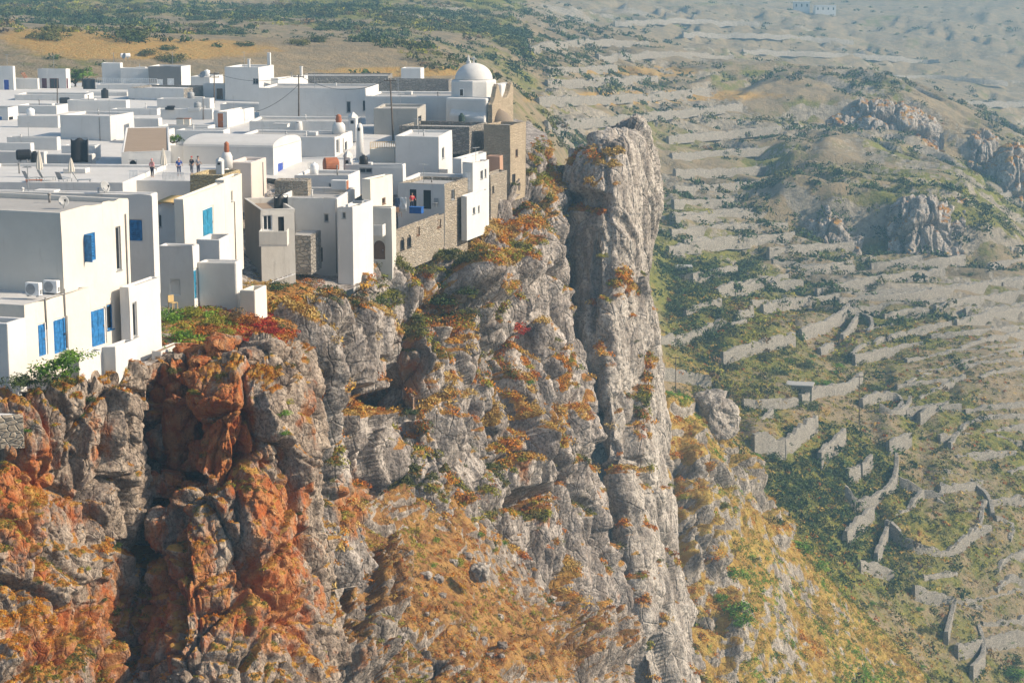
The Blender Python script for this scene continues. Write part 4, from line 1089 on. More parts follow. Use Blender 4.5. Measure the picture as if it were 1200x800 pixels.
house('c6', 'whitewashed_house', 'big blank walled grey white house with sunlit side and black drainpipe', 'house', 70, 129, 157, 136, 170, 238, 15, mat=WHITE2, roofmat=ROOF_W)
add_pipe('c6', 'F', 117, 137, 168)
house('c7', 'whitewashed_house', 'white house with clay coloured roof edge right of the big blank walled house', 'house', 157, 186, 190, 139, 172, 241, 6, roofmat=ROOF_B, par=.08)
house('c7b', 'whitewashed_house', 'long low white house with pale boxes on its roof', 'house', 186, 244, 252, 148, 172, 240, 6, mat=WHITE2, roofmat=ROOF_W)
house('c8', 'whitewashed_house', 'flat white house front below the bare stone side wall', 'house', 188, 249, 251, 128, 152, 262, 4, roofmat=ROOF_W)
house('c9', 'whitewashed_house', 'small white house with an orange wooden door in its shaded front', 'house', 250, 266, 298, 131, 155, 252, 18, F=[('orange_door', 254, 132, 262, 153)], roofmat=ROOF_W)
house('c10', 'courtyard_wall', 'long white terrace wall in front of the long house with narrow windows', 'wall', 292, 414, 420, 142, 158, 240, 4, mat=WHITE2, roofmat=ROOF_G, deep=7)
house('d1', 'whitewashed_house', 'large white house with plain shaded front and wide grey roof', 'house', 275, 392, 413, 161, 208, 224, 8, roofmat=ROOF_G, Rr=[('white_window', 394, 163, 398, 180), ('grey_window', 404, 166, 407, 178)])
add_pipe('d1', 'R', 402, 162, 190)
house('d2', 'vaulted_house', 'white house with round vaulted roof and blue door in sunlit end', 'house', 214, 320, 353, 174, 213, 209, 12, roof='vault', roofmat=ROOF_W, Rr=[('navy_door', 326, 190, 333, 212)])
house('d3', 'garden_wall', 'long white wall behind the people on the terrace', 'wall', 196, 300, 303, 171, 205, 211, 3, par=.2, deep=3)
house('d4', 'whitewashed_house', 'white house with clay roof, dark door and arched window beside the people', 'house', 112, 142, 200, 178, 210, 193, 80, roofmat=ROOF_B, par=.06,
      F=[('green_door', 131, 190, 139, 209)], Rr=[('void_window', 152, 188, 160, 206, True)])
house('e1', 'whitewashed_house', 'flat grey roofed white house left of the black shade net', 'house', 8, 67, 71, 161, 182, 228, 5, mat=WHITE2, roofmat=ROOF_G)
house('e2', 'low_wall', 'short white wall below the black shade net', 'wall', 54, 108, 112, 181, 196, 207, 8, mat=WHITE2, par=.4)
house('e3', 'terrace', 'wide white roof terrace with sun loungers and closed parasols', 'terrace', -70, 144, 150, 214, 245, 174, 4, roofmat=ROOF_W, par=.25, drop=.25, deep=16)
house('e4', 'terrace', 'white terrace floor with railing where people stand', 'terrace', 140, 232, 240, 212, 240, 178, 6, roofmat=ROOF_W, par=.12, drop=.12, deep=15)
house('e5', 'whitewashed_house', 'flat white house behind the sun lounger terrace with round water tank', 'house', -60, 52, 56, 178, 200, 212, 4, mat=WHITE2, roofmat=ROOF_G)
house('k1', 'whitewashed_house', 'low white roof block between black drainpipe house and bare stone side house', 'house', 130, 184, 189, 128, 142, 270, 6, roofmat=ROOF_W)
house('k2', 'whitewashed_house', 'long pale low house directly below the dark brown door', 'house', 184, 246, 251, 116, 130, 284, 5, mat=WHITE2, roofmat=ROOF_G)
house('k3', 'courtyard_wall', 'white yard wall behind the upright black water tank', 'wall', 98, 149, 153, 108, 120, 306, 4, mat=WHITE2, roofmat=ROOF_W)
house('k4', 'whitewashed_house', 'low white house between the black shade net and the clay roofed house', 'house', 72, 111, 118, 171, 196, 220, 8, roofmat=ROOF_G, F=[('void_door', 92, 180, 97, 194)])
house('k5', 'whitewashed_house', 'low white house right behind the orange door house', 'house', 258, 305, 310, 122, 138, 276, 6, mat=WHITE2, roofmat=ROOF_G, F=[('grey_window', 272, 127, 277, 133)])
house('k6', 'whitewashed_house', 'white stepped block between clay coloured roof edge and pale boxes', 'house', 150, 198, 205, 152, 170, 236, 7, roofmat=ROOF_G, F=[('brown_door', 182, 156, 187, 169)])
house('k7', 'garden_wall', 'short white wall with grey top at the left above the lying black tank', 'wall', -20, 36, 40, 168, 182, 224, 5, mat=WHITE2, roofmat=ROOF_G)
house('k8', 'whitewashed_house', 'low white house behind the vaulted roof', 'house', 206, 262, 270, 153, 172, 232, 9, roofmat=ROOF_W)
# ---- around the church and the cliff edge
house('f1', 'whitewashed_house', 'white cube house with plain front below the grey brown stone wall', 'house', 463, 514, 530, 160, 207, 218, 8, roofmat=ROOF_W, Rr=[('grey_window', 518, 173, 521, 186)])
house('f2', 'whitewashed_house', 'low white house with pale railing left of the white cube house', 'house', 433, 463, 466, 174, 196, 222, 5, mat=CREAM, roofmat=ROOF_W)
house('f3', 'whitewashed_house', 'white terrace house in front of the white cube house', 'house', 404, 472, 476, 194, 218, 205, 5, roofmat=ROOF_G, F=[('grey_window', 421, 197, 436, 203)])
house('f3b', 'whitewashed_house', 'long low grey roofed house at foot of the white cube house', 'house', 470, 538, 556, 212, 226, 206, 12, roofmat=ROOF_G)
house('f4', 'whitewashed_house', 'low white house with sunlit parapet right of the white cube house', 'house', 530, 541, 570, 186, 212, 215, 18, roofmat=ROOF_W, Rr=[('void_window', 543, 203, 546, 208), ('void_window', 550, 201, 553, 207)])
house('f5', 'whitewashed_house', 'narrow white cliff edge house with two slit windows', 'house', 542, 554, 573, 191, 224, 209, 24, Rr=[('grey_window', 563, 200, 566, 210), ('grey_window', 568, 198, 570, 208)], F=[('white_door', 545, 202, 551, 222)], roofmat=ROOF_W)
house('f6', 'whitewashed_house', 'sunlit white cliff edge wall with stone framed openings along its top', 'house', 541, 547, 573, 230, 272, 203, 18, Rr=[('brown_window', 549, 224, 556, 230), ('brown_window', 561, 219, 569, 225), ('grey_window', 554, 243, 557, 251), ('grey_window', 560, 241, 562, 249)], roofmat=ROOF_G)
house('f7', 'stone_hut', 'small reddish stone hut with pale gable beside the stone tower', 'hut', 570, 586, 590, 183, 200, 224, 18, mat=plaster('red_render', (0.42, 0.26, 0.18), .4), par=.1)
house('f8', 'stone_house', 'weathered tan stone house wall on the cliff edge below the tower', 'house', 564, 575, 594, 205, 262, 215, 18, mat=STONE, par=.2, bev=.03, Rr=[('void_window', 577, 218, 579, 226)])
house('f9', 'stone_tower', 'tall brown stone tower on the cliff edge below the church gable', 'tower', 567, 598, 616, 147, 228, 234, 18, mat=TAN, par=.35, bev=.03, roofmat=ROOF_G, Rr=[('brown_window', 604, 175, 607, 184), ('void_door', 600, 204, 604, 218)])
# ---- cliff edge in the middle
house('g1', 'whitewashed_house', 'tall white cliff edge house with one small window and a dark low door', 'house', 324, 395, 440, 232, 314, 181, 6, mat=WHITE2, roofmat=ROOF_G, par=.5, deep=9, F=[('grey_window', 380, 251, 385, 260), ('void_door', 371, 290, 378, 307)])
add_pipe('g1', 'F', 394, 234, 320)
house('g2', 'whitewashed_house', 'tall narrow white house with sunlit side falling down the cliff edge', 'house', 395, 413, 437, 243, 340, 176, 14, roofmat=ROOF_G, F=[('grey_window', 401, 249, 405, 256)])
house('g3', 'whitewashed_house', 'cream sunlit block above the small white balcony', 'house', 424, 434, 460, 210, 246, 186, 22, mat=CREAM, roofmat=ROOF_W, Rr=[('brown_window', 448, 232, 452, 239)])
house('g4', 'stone_house', 'pale house wall with a brick arched doorway on the cliff edge', 'house', 426, 459, 464, 244, 316, 184.5, 9, mat=GREYW, roofmat=ROOF_G, F=[('brown_door', 438, 282, 451, 304, True)])
house('g5', 'stone_terrace', 'long stone terrace with arched windows below and washing on its floor', 'terrace', 455, 461, 548, 272, 312, 186, 17, mat=STONE, roofmat=ROOF_G, par=1.0, drop=1.0, thick=.35, bev=.04,
      Rr=[('void_window', 469, 278, 474, 293, True), ('void_window', 477, 275, 482, 290, True), ('brown_window', 488, 266, 492, 276), ('brown_window', 512, 257, 517, 267)])
house('g6', 'stone_house', 'house with white front, dark doorways and stone side above the terrace', 'house', 466, 521, 548, 216, 300, 200, 20, mat=STONE, fmat=WHITE, roofmat=ROOF_G, bev=.03,
      F=[('void_door', 480, 222, 488, 246), ('void_door', 496, 223, 505, 245)], Rr=[('grey_window', 529, 222, 533, 234)])
house('g7', 'stone_house', 'dark brown stone house with a balcony in deep shade', 'house', 286, 305, 345, 246, 322, 171, 74, mat=GREYW, fmat=BROWN, roofmat=ROOF_B, par=.5, bev=.03, Rr=[('white_window', 308, 252, 319, 270), ('void_door', 326, 254, 333, 276)])
house('g8', 'parapet_wall', 'rubble stone parapet on the roof edge above the tall white cliff house', 'wall', 322, 361, 364, 212, 228, 187, 4, mat=STONE, par=.1, bev=.03, deep=2)
house('g8b', 'whitewashed_house', 'flat white rooftop block behind rubble stone parapet', 'house', 345, 408, 422, 206, 226, 193, 8, roofmat=ROOF_G, F=[('grey_window', 385, 215, 396, 222)])
house('g9', 'rubble_wall', 'grey rubble stone wall beside the tall white cliff house', 'wall', 338, 364, 367, 276, 310, 174.5, 8, mat=GREYST, par=.05, bev=.02, deep=4)
house('g10', 'whitewashed_house', 'pinkish square block in front of the vaulted house', 'house', 268, 294, 312, 190, 238, 190, 10, mat=PINK, roofmat=ROOF_W)
add_pipe('g10', 'R', 308, 190, 230)
house('g10b', 'ochre_parapet', 'ochre stone parapet behind the cream sunlit house roof', 'wall', 222, 262, 282, 205, 222, 172, 12, mat=OCHRE, par=.4, bev=.03, roofmat=ROOF_G)
# ---- near houses, left
house('h1', 'whitewashed_house', 'large near white house with blue doors and an open blue shutter', 'house', -150, 71, 150, 248, 446, 112, 20, mat=WARM, roofmat=ROOF_G, bev=.13, par=.32,
      Rr=[('blue_open', 99, 273, 112, 306), ('grey_window', 136, 265, 142, 317), ('blue_door', 107, 361, 125, 405), ('blue_window', 126, 357, 133, 386)])
add_pipe('h1', 'R', 149, 250, 400)
house('h2', 'flat_annexe', 'near low white annexe with two blue doors and air conditioners on its roof', 'annexe', -110, 28, 105, 358, 444, 107.2, 20, mat=WARM, roofmat=ROOF_W, bev=.14, par=.15,
      Rr=[('blue_door', 45, 378, 56, 417), ('blue_door', 63, 372, 80, 413)])
add_pipe('h2', 'R', 53, 348, 386); add_pipe('h2', 'R', 76, 338, 408)
house('h3', 'whitewashed_house', 'low grey white block at the left edge beside the near annexe', 'house', -80, 8, 30, 379, 448, 104.5, 20, roofmat=ROOF_G, bev=.06)
house('h4', 'whitewashed_house', 'white side wing with a slit window joined to the large near house', 'house', 140, 151, 187, 337, 436, 116.5, 14, roofmat=ROOF_W, bev=.13, par=.12, Rr=[('grey_window', 156, 354, 161, 395)])
house('h5', 'terrace_wall', 'small white walled yard in front of the near annexe doors', 'terrace', 79, 92, 121, 418, 450, 105.6, 20, roofmat=ROOF_G, par=.9, drop=.9, thick=.16, bev=.04)
house('h6', 'terrace_wall', 'small white walled yard below the near house blue door', 'terrace', 119, 135, 161, 407, 442, 107.6, 20, roofmat=ROOF_G, par=.9, drop=.9, thick=.16, bev=.04)
house('h8', 'stone_wall', 'rough stone retaining wall with white top in the left corner below the annexe', 'wall', -90, 27, 33, 487, 505, 101.3, -14, mat=STONE, roofmat=WPAINT, par=.02, bev=.02)
house('h7', 'stone_step', 'low white slab with stone top at the foot of the side wing', 'step', 184, 188, 213, 412, 430, 117.5, 16, roofmat=ROOF_B, par=.05, bev=.04)
house('i1', 'whitewashed_house', 'white house with a blue shuttered window behind the large near house', 'house', -150, 178, 185, 228, 330, 127, 10, roofmat=ROOF_G, bev=.1, par=.35, F=[('blue_shutter', 151, 258, 166, 282)])
house('i2', 'whitewashed_house', 'white house with small arched niche and teal door at its side', 'house', 185, 226, 233, 289, 362, 134, 7, bev=.1, roofmat=ROOF_G, par=.6, F=[('white_niche', 200, 328, 210, 345, True)], Rr=[('teal_door', 228, 315, 232, 350)])
house('i2b', 'whitewashed_house', 'narrow white house front below the bamboo shade', 'house', 183, 207, 210, 238, 300, 148, 5, bev=.06, roofmat=ROOF_G, F=[('grey_window', 186, 252, 189, 266)])
house('i3', 'whitewashed_house', 'cream sunlit house with a tall blue balcony door', 'house', 204, 215, 263, 233, 310, 141, 8, mat=CREAM, bev=.14, roofmat=ROOF_G, par=.3, Rr=[('teal_door', 238, 243, 251, 281)])
house('i3b', 'whitewashed_house', 'tall cream end house with a slit window beside the blue balcony door', 'house', 252, 263, 283, 211, 312, 153, 8, mat=CREAM, bev=.08, roofmat=ROOF_G, Rr=[('grey_window', 271, 224, 273, 236)])
add_pipe('i3b', 'R', 275, 236, 305)
house('i4', 'balcony_block', 'white walled balcony in front of the tall blue door', 'balcony', 230, 257, 272, 281, 312, 138, 9, bev=.05, par=.95, drop=.95, thick=.18, roofmat=ROOF_G)
house('i5', 'whitewashed_house', 'low white block with rounded corners under the walled balcony', 'house', 232, 277, 284, 308, 360, 134.5, 9, bev=.22, par=.2, roofmat=ROOF_W)
house('i6', 'terrace_wall', 'rounded white terrace wall above the red and green slope', 'terrace', 281, 299, 313, 340, 362, 133, 14, bev=.1, par=1.5, drop=1.5, thick=.2, roofmat=ROOF_W, mat=CREAM)

# ---- the church
def church():
    P = Vector(at(570, 148, 246))
    th = R(20)
    root = empty('church', P, -th)
    tag(root, 'white domed church with stone gable and cross on its dome', 'church')
    # local: x to the right along the front, y backwards, z up; metres
    s = 246 / F
    def px(d): return d * s
    bm = bmesh.new(); bm_box(bm, -px(52), px(0), .1, 9.0, -6, px(32)); obj('nave', bm, WHITE, root, bevel=.25)
    bm = bmesh.new()
    bm_lathe(bm, [(px(27.5), 0), (px(27.5), px(29)), (px(26), px(30.5))], 10, (-px(31), 4.2, px(21)))
    dr = obj('drum', bm, WHITE, root, bevel=.12)
    bm = bmesh.new(); bm_lathe(bm, [(px(22.5) * math.cos(t), px(19.5) * math.sin(t)) for t in (PI / 2 * k / 14 for k in range(15))], 40, (-px(31), 4.2, px(21) + px(30.5)))
    dm = obj('dome', bm, WHITE, root, smooth=True)
    zt = px(21) + px(30.5) + px(19.5)
    bm = bmesh.new(); bm_box(bm, -px(31) - .07, -px(31) + .07, 4.13, 4.27, zt - .05, zt + .85); bm_box(bm, -px(31) - .32, -px(31) + .32, 4.14, 4.26, zt + .45, zt + .60)
    obj('cross', bm, WHITE, dm, bevel=.02)
    bm = bmesh.new(); x = -px(42); bm_box(bm, x - .25, x + .25, 5.2, 5.6, zt - 1.2, zt + .2); bm_lathe(bm, [(.2, 0), (.12, .5), (0, .9)], 8, (x, 5.4, zt + .2))
    obj('bell_cote', bm, WHITE, root, bevel=.03)
    bm = bmesh.new(); r = px(27.5) * .965; bm_box(bm, -px(31) - .48 - .3, -px(31) + .05 - .3, 4.2 - r - .10, 4.2 - r + .12, px(33), px(42))
    w = obj('window', bm, WPAINT, dr)
    bm = bmesh.new(); bm_box(bm, -px(31) - .42 - .3, -px(31) - .01 - .3, 4.2 - r - .115, 4.2 - r - .08, px(33.8), px(41.2)); obj('pane', bm, GLASS, w)
    # sloping white buttress roof in front of the drum
    bm = bmesh.new()
    q = [(-px(45), -.6, -3), (px(0), -.6, -3), (px(0), -.6, px(8)), (-px(45), -.6, px(14))]
    b = [(-px(45), 1.6, -3), (px(0), 1.6, -3), (px(0), 1.6, px(34)), (-px(45), 1.6, px(31))]
    A = [bm.verts.new(p) for p in q]; B = [bm.verts.new(p) for p in b]
    bm.faces.new(A); bm.faces.new(B[::-1])
    for i in range(4): bm.faces.new((A[i], A[(i + 1) % 4], B[(i + 1) % 4], B[i]))
    obj('buttress', bm, WHITE, root, bevel=.2)
    # stone gable wall facing right, curved between two peaks, with a solid apse
    prof = [(0.0, -8), (7.6, -8), (7.6, px(40)), (7.2, px(48)), (6.7, px(46)), (6.1, px(37)), (5.2, px(31)), (4.2, px(30)), (3.4, px(32)), (2.7, px(39)), (2.1, px(48)), (1.6, px(45)), (1.0, px(34)), (0.4, px(27)), (0.0, px(25))]
    bm = bmesh.new()
    a = [bm.verts.new((px(2), y, z)) for y, z in prof]; b = [bm.verts.new((px(2) + .55, y, z)) for y, z in prof]
    bm.faces.new(a[::-1]); bm.faces.new(b)
    for i in range(len(a)): bm.faces.new((a[i], a[(i + 1) % len(a)], b[(i + 1) % len(b)], b[i]))
    obj('gable_wall', bm, TAN, root)
    bm = bmesh.new(); bm_box(bm, px(0.5), px(1.9), .3, 7.4, -6, px(27)); obj('side_wall', bm, WHITE, root)
    bm = bmesh.new()
    bm_lathe(bm, [(1.7, -6), (1.7, px(2)), (1.45, px(8)), (.95, px(14)), (0.02, px(19))], 18, (px(2) + .7, 2.3, 0)); obj('shaded_apse', bm, BROWN, root, smooth=True)  # dark brown stands in for the shadow under the gable arch
    # parapet roof of the nave in white
    bm = bmesh.new(); bm_box(bm, -px(12), px(1.5), 5.0, 9.3, 0, px(46)); obj('chancel', bm, WHITE, root, bevel=.2)
church()
# ================================================================== valley walls, crags, boulders, plants
rng = np.random.default_rng(7)
DRYST = masonry('dry_stone', (0.47, 0.435, 0.38), (0.31, 0.285, 0.245), (0.22, 0.20, 0.17), 2.9)
def stone_wall(P, h, label, group):
    """a battered wall with a ragged coping along ground points P"""
    n0 = len(P)
    t = np.concatenate([[0], np.cumsum(np.linalg.norm(np.diff(P, axis=0), axis=1))])
    m = max(6, int(t[-1] / 0.8))
    Q = np.stack([np.interp(np.linspace(0, t[-1], m), t, P[:, k]) for k in range(3)], 1)
    d = np.gradient(Q[:, :2], axis=0); d /= np.linalg.norm(d, axis=1, keepdims=True) + 1e-9
    nrm = np.stack([-d[:, 1], d[:, 0]], 1)
    rag = h * (0.9 + 0.22 * fbm(Q * 0.45, 3, int(abs(P[0, 0]) * 7) % 97)) + 0.14 * noise(Q * 2.3, 5)
    low = fbm(Q * 0.16, 2, int(abs(P[0, 1])) % 89)
    rag = rag * (1 - 0.12 * sstep(0.30, 0.6, low))           # fallen stretches
    hw = 0.42 + 0.08 * noise(Q * 1.1, 3)
    prof = [(-1.25, -0.9), (-1.15, 0.35), (-1.0, 0.75), (-0.8, 1.0), (0.8, 1.0), (1.0, 0.75), (1.15, 0.35), (1.25, -0.9)]
    V = []
    for k, (a, b) in enumerate(prof):
        off = hw * a * (1 + 0.25 * noise(Q * 1.7 + k * 9, 11))
        z = Q[:, 2] + (rag * b if b > 0 else b)
        V.append(np.stack([Q[:, 0] + nrm[:, 0] * off, Q[:, 1] + nrm[:, 1] * off, z], 1))
    V = np.array(V)
    c = Q.mean(0)
    cap = [list(range(k * m, k * m + 1)) for k in range(len(prof))]
    V2 = V.reshape(-1, 3) - c
    Fq = grid_faces(len(prof), m)
    e0 = [[k * m for k in (0, 1, 6, 7)], [k * m for k in (1, 2, 5, 6)], [k * m for k in (2, 3, 4, 5)]]
    e1 = [[k * m + m - 1 for k in q][::-1] for q in ((0, 1, 6, 7), (1, 2, 5, 6), (2, 3, 4, 5))]
    Fq = np.vstack([Fq, e0, e1])
    o = np_mesh('dry_stone_wall', V2, Fq, DRYST, False)
    o.location = c
    tag(o, label, 'stone wall', group)
    return o
for k, (P, h, led) in enumerate(WALLS):
    X, Yp = proj(P.mean(0))
    if k >= N_NEAR:
        lab, gp = 'faint long field wall running across the distant hazy hillside', 'field walls on the distant hillside'
    elif Yp > 480 and X < 1040 and P[:, 1].min() < 372 and k > 34:
        lab, gp = 'grey dry stone wall enclosing the small fields beyond the grassy slope', 'field walls of the lower terraces'
    elif Yp > 480:
        lab, gp = 'grey dry stone wall among golden fields at the lower right', 'field walls at the lower right'
    elif X < 930:
        lab, gp = 'pale dry stone wall between green bushes right of the rock pillar', 'walls between the bushes'
    else:
        lab, gp = 'long pale dry stone terrace wall crossing the hazy right hillside', 'terrace walls on the hazy hillside'
    stone_wall(P, h, lab, gp)

# ---- crags on the far valley side
def crag(cols, seed, size, amp, stain=-.45, veg=-.45, nu=150, nv=110, vb=()):
    return rock_patch('crag', cols, nu, nv, M_rock_far, size, amp, 1.5, seed, stain, veg, (), 0.1, vegblobs=vb)
for i_, ((x0, x1, yt, yb), (pb_, hg, wd)) in enumerate(zip(CRAGS, CRAG_AT)):
    edge = (.5, .75, .4, .6, .5)[i_]
    Yb = (pb_[1] + 3 if i_ > 1 else (CRAG_AT[0][0][1] + CRAG_AT[1][0][1]) / 2 + 2); cols = []
    for i, x in enumerate(np.linspace(x0 - 6, x1 + 6, 8)):
        f = i / 7.0; e = math.sin(PI * (0.06 + 0.88 * f)); top = yb + (yt - yb) * (edge + (1 - edge) * e); bb = Yb - 5 * e
        cols.append([(x, top + 3, bb + 26), (x, top - 1, bb + 9), (x, top * .6 + yb * .4, bb + 4), (x, yb, bb), (x, yb + 12, bb - 3)])
    crag(cols, 201 + 2 * i_, (9, 10, 12, 9, 10)[i_], 2.2, veg=(-.5, -.5, -.4, -.4, -.1)[i_])

# ---- boulders
def boulder(px, py, Y, rad, label, mat, seed, sq=(1, 1, .75), stain=.2, lift=0.0, group=None, cat='boulder'):
    bm = bmesh.new(); bmesh.ops.create_icosphere(bm, subdivisions=5, radius=1.0)
    V = np.array([v.co[:] for v in bm.verts]); Fc = np.array([[v.index for v in f.verts] for f in bm.faces]); bm.free()
    P = V * rad * np.array(sq)
    d, ck, r0 = blocks(P + seed * 13.7, (rad * .9,) * 3, seed, 1.1, .4)
    d2, c2, _ = blocks(P + seed * 7.1, (rad * .36,) * 3, seed + 2, 1.0, .2)
    # flatten towards a blocky outline
    q = np.abs(V) ** 6.; bx = V / (q.sum(1, keepdims=True) ** (1 / 6.))
    P = (P * .45 + bx * rad * np.array(sq) * .55) * (1 + 0.22 * d[:, None] + .07 * d2[:, None] - .05 * c2[:, None] + .05 * fbm(P / rad * 4, 3, seed)[:, None])
    o = np_mesh('boulder', P, Fc, mat, True, attrs={'stain': np.full(len(P), stain), 'veg': np.full(len(P), -.9)})
    o.location = Vector(at(px, py, Y)) + Vector((0, 0, lift)); o.rotation_euler = (0, 0, seed * 1.3)
    tag(o, label, cat, group)
    return o
boulder(262, 408, 117.5, 1.05, 'large brown boulder on the cliff top below the red plants', M_rock_near, 3, (1.1, .9, .8), 0.55)
boulder(222, 412, 118.0, .85, 'rust coloured boulder at the end of the white slab', M_rock_near, 5, (1.2, .8, .6), 0.90)
boulder(236, 426, 116.2, .8, 'grey and rust block in front of the rust coloured boulder', M_rock_near, 6, (1.1, .8, .6), 0.65)
boulder(272, 426, 115.6, .7, 'squarish brown stone leaning below the large brown boulder', M_rock_near, 8, (.7, .8, 1.0), 0.50)
boulder(203, 420, 117.4, .6, 'bluish grey stone under the white slab end', M_rock_near, 9, (1.2, .8, .6), -0.10)
boulder(312, 412, 117.0, 1.0, 'grey brown boulder at the right end of the mound edge', M_rock_near, 31, (1.3, .9, .8), .2)
boulder(290, 420, 115.6, .8, 'rust stained stone between the large brown boulder and the mound end', M_rock_near, 32, (1.3, .9, .7), .5)
boulder(300, 438, 113.5, .9, 'flat reddish ledge stone on the buttress top', M_rock_near, 10, (1.6, .8, .4), 0.80)
boulder(194, 567, 112.5, 1.0, 'rounded orange boulder wedged in the dark cliff recess', M_rock_near, 12, (1.1, .9, .7), 0.85)
boulder(224, 571, 111.5, .55, 'small orange boulder beside the wedged boulder in the recess', M_rock_near, 14, (1.1, .9, .7), 0.90)
boulder(208, 460, 115.5, .75, 'orange block high in the recess beneath the cliff top', M_rock_near, 16, (1, .8, .85), 0.85)
boulder(214, 500, 114.6, 1.3, 'tall rust orange block standing in the recess', M_rock_near, 17, (.8, .7, 1.35), 1.00)
boulder(186, 478, 116.5, .95, 'reddish upright slab in the back of the recess', M_rock_near, 18, (.6, .7, 1.4), 0.80)
boulder(186, 520, 114.8, .85, 'brown rounded block stacked above the wedged boulder', M_rock_near, 19, (.8, .8, 1.1), 0.60)
boulder(204, 535, 114.0, .7, 'narrow rust block between the stacked blocks', M_rock_near, 20, (.6, .7, 1.2), 0.80)
boulder(194, 622, 109.6, 1.35, 'big square grey brown block below the wedged boulder', M_rock_near, 22, (.85, .8, .95), 0.45)
boulder(252, 472, 112.0, 1.3, 'big brown block on the upper face of the buttress', M_rock_near, 23, (1.0, .8, .75), 0.70)
boulder(562, 670, 160.5, .85, 'pale blue grey boulder alone on the scree slope', M_rock_far, 24, (1, .9, .9), -.8)
boulder(836, 488, 296, 3.4, 'big smooth grey boulder behind the grassy slope beside the pillar', M_rock_far, 33, (1.2, .9, .95), -.8)
for k in range(26):
    x = 470 + 190 * rng.random(); y = 640 + 130 * rng.random()
    if (x - 470) * .55 + 590 > y: y += 60
    i = np.argmin((VEGPTS[3][4] - x) ** 2 + (VEGPTS[3][5] - y) ** 2)
    p = VEGPTS[3][1][i]; a, b = proj(p)
    boulder(float(a), float(b), float(p[1]), .22 + .35 * rng.random() ** 2, 'small loose stone lying on the scree slope', M_rock_mid, 40 + k, (1, .9, .7), 0.0, .05, 'loose stones on the scree', 'stone')

# ---- plants: leafy clumps made of many small faces
def leafmat(name, rough=.8):
    k = M(name, rough, 0.15)
    c = k.attr('Col', 'Color')
    n = k.noise(k.pos(), 2.5, 3, .6)
    c = k.mix(k.ramp(n, .35, .65, 0, .5), c, (0.30, 0.24, 0.10), 'SOFT_LIGHT')
    return k.done(c)
M_leaf = leafmat('leaves')
PAL = dict(
 dark=[(.035, .06, .018), (.05, .085, .02), (.07, .10, .03)],
 olive=[(.10, .11, .03), (.14, .14, .04), (.08, .09, .03)],
 bright=[(.13, .25, .03), (.18, .32, .04), (.09, .19, .025)],
 lime=[(.26, .26, .03), (.32, .30, .05), (.20, .22, .03)],
 orange=[(.50, .19, .015), (.58, .27, .025), (.42, .14, .015), (.54, .32, .05)],
 rust=[(.34, .11, .02), (.42, .16, .025), (.27, .095, .025), (.45, .22, .04)],
 gold=[(.48, .33, .09), (.40, .27, .07), (.52, .38, .14)],
 red=[(.36, .03, .018), (.45, .06, .025), (.25, .025, .02)],
 brown=[(.15, .095, .045), (.20, .13, .06), (.11, .075, .04)],
)
def leaves(C, Nn, r, nleaf, cols, lsz, rs, flat_=.75, up=.45):
    """C (k,3) clump centres, Nn normals, r (k,) radii -> quads V, F, colours"""
    k = len(C)
    d = rs.normal(size=(k, nleaf, 3)); d /= np.linalg.norm(d, axis=-1, keepdims=True)
    ax = Nn * (1 - up) + np.array((0, 0, up)); ax /= np.linalg.norm(ax, axis=-1, keepdims=True)
    dp = (d * ax[:, None]).sum(-1, keepdims=True)
    d = np.where(dp < -.1, d - 2 * dp * ax[:, None], d)
    rad = r[:, None, None] * (rs.random((k, nleaf, 1)) ** .4)
    p = C[:, None] + d * rad * (1 + .5 * (rs.random((k, 1, 1)) - .5))
    dp = ((p - C[:, None]) * ax[:, None]).sum(-1, keepdims=True)
    p = p - ax[:, None] * dp * (1 - flat_)
    o = d * .8 + rs.normal(size=d.shape) * .55; o /= np.linalg.norm(o, axis=-1, keepdims=True)
    t = np.cross(o, rs.normal(size=o.shape)); t /= np.linalg.norm(t, axis=-1, keepdims=True) + 1e-9
    b = np.cross(o, t)
    s = (r[:, None] * lsz * (.6 + .8 * rs.random((k, nleaf))))[..., None]
    V = np.stack([p - t * s, p - b * s * .42, p + t * s, p + b * s * .42], 2).reshape(-1, 3)
    c = np.asarray(cols)      # (k,3) or (k,nleaf,3)
    if c.ndim == 2: c = np.repeat(c[:, None], nleaf, 1)
    c = c * (.84 + .32 * rs.random((k, nleaf, 1)))
    Cc = np.repeat(c.reshape(-1, 3), 4, 0)
    Fq = np.arange(len(V)).reshape(-1, 4)
    return V, Fq, Cc
def bush_mesh(kind, seed, nleaf=1000, flat_=.8):
    rs = np.random.default_rng(seed)
    m = 14
    a = rs.random((m, 3)) * 2 - 1; a[:, 2] = np.abs(a[:, 2]) * .55; a[:, :2] *= .62
    pal = np.array(PAL[kind])
    c = pal[rs.integers(0, len(pal), m)]
    V, Fq, Cc = leaves(a, np.tile((0, 0, 1.0), (m, 1)), .32 + .26 * rs.random(m), nleaf // m, c, .15, rs, flat_, .8)
    me = np_mesh('bush', V, Fq, M_leaf, False, cols=Cc)
    d = me.data; bpy.data.objects.remove(me)
    return d
BUSH = {k: [bush_mesh(k, 10 * i + 3 * j) for j in range(3)] for i, k in enumerate(PAL)}
def bush(p, r, kind, label, group=None, name='bush', cat='bush', hgt=1.0):
    o = bpy.data.objects.new(name, BUSH[kind][int(rng.integers(3))]); COL.objects.link(o)
    o.location = p; o.scale = (r, r, r * hgt); o.rotation_euler = (0, 0, 6.28 * rng.random())
    tag(o, label, cat, group)
    return o
VP = {}
for nm, V_, N_, vg, a, b in VEGPTS: VP.setdefault(nm, (V_, N_, vg, a, b))
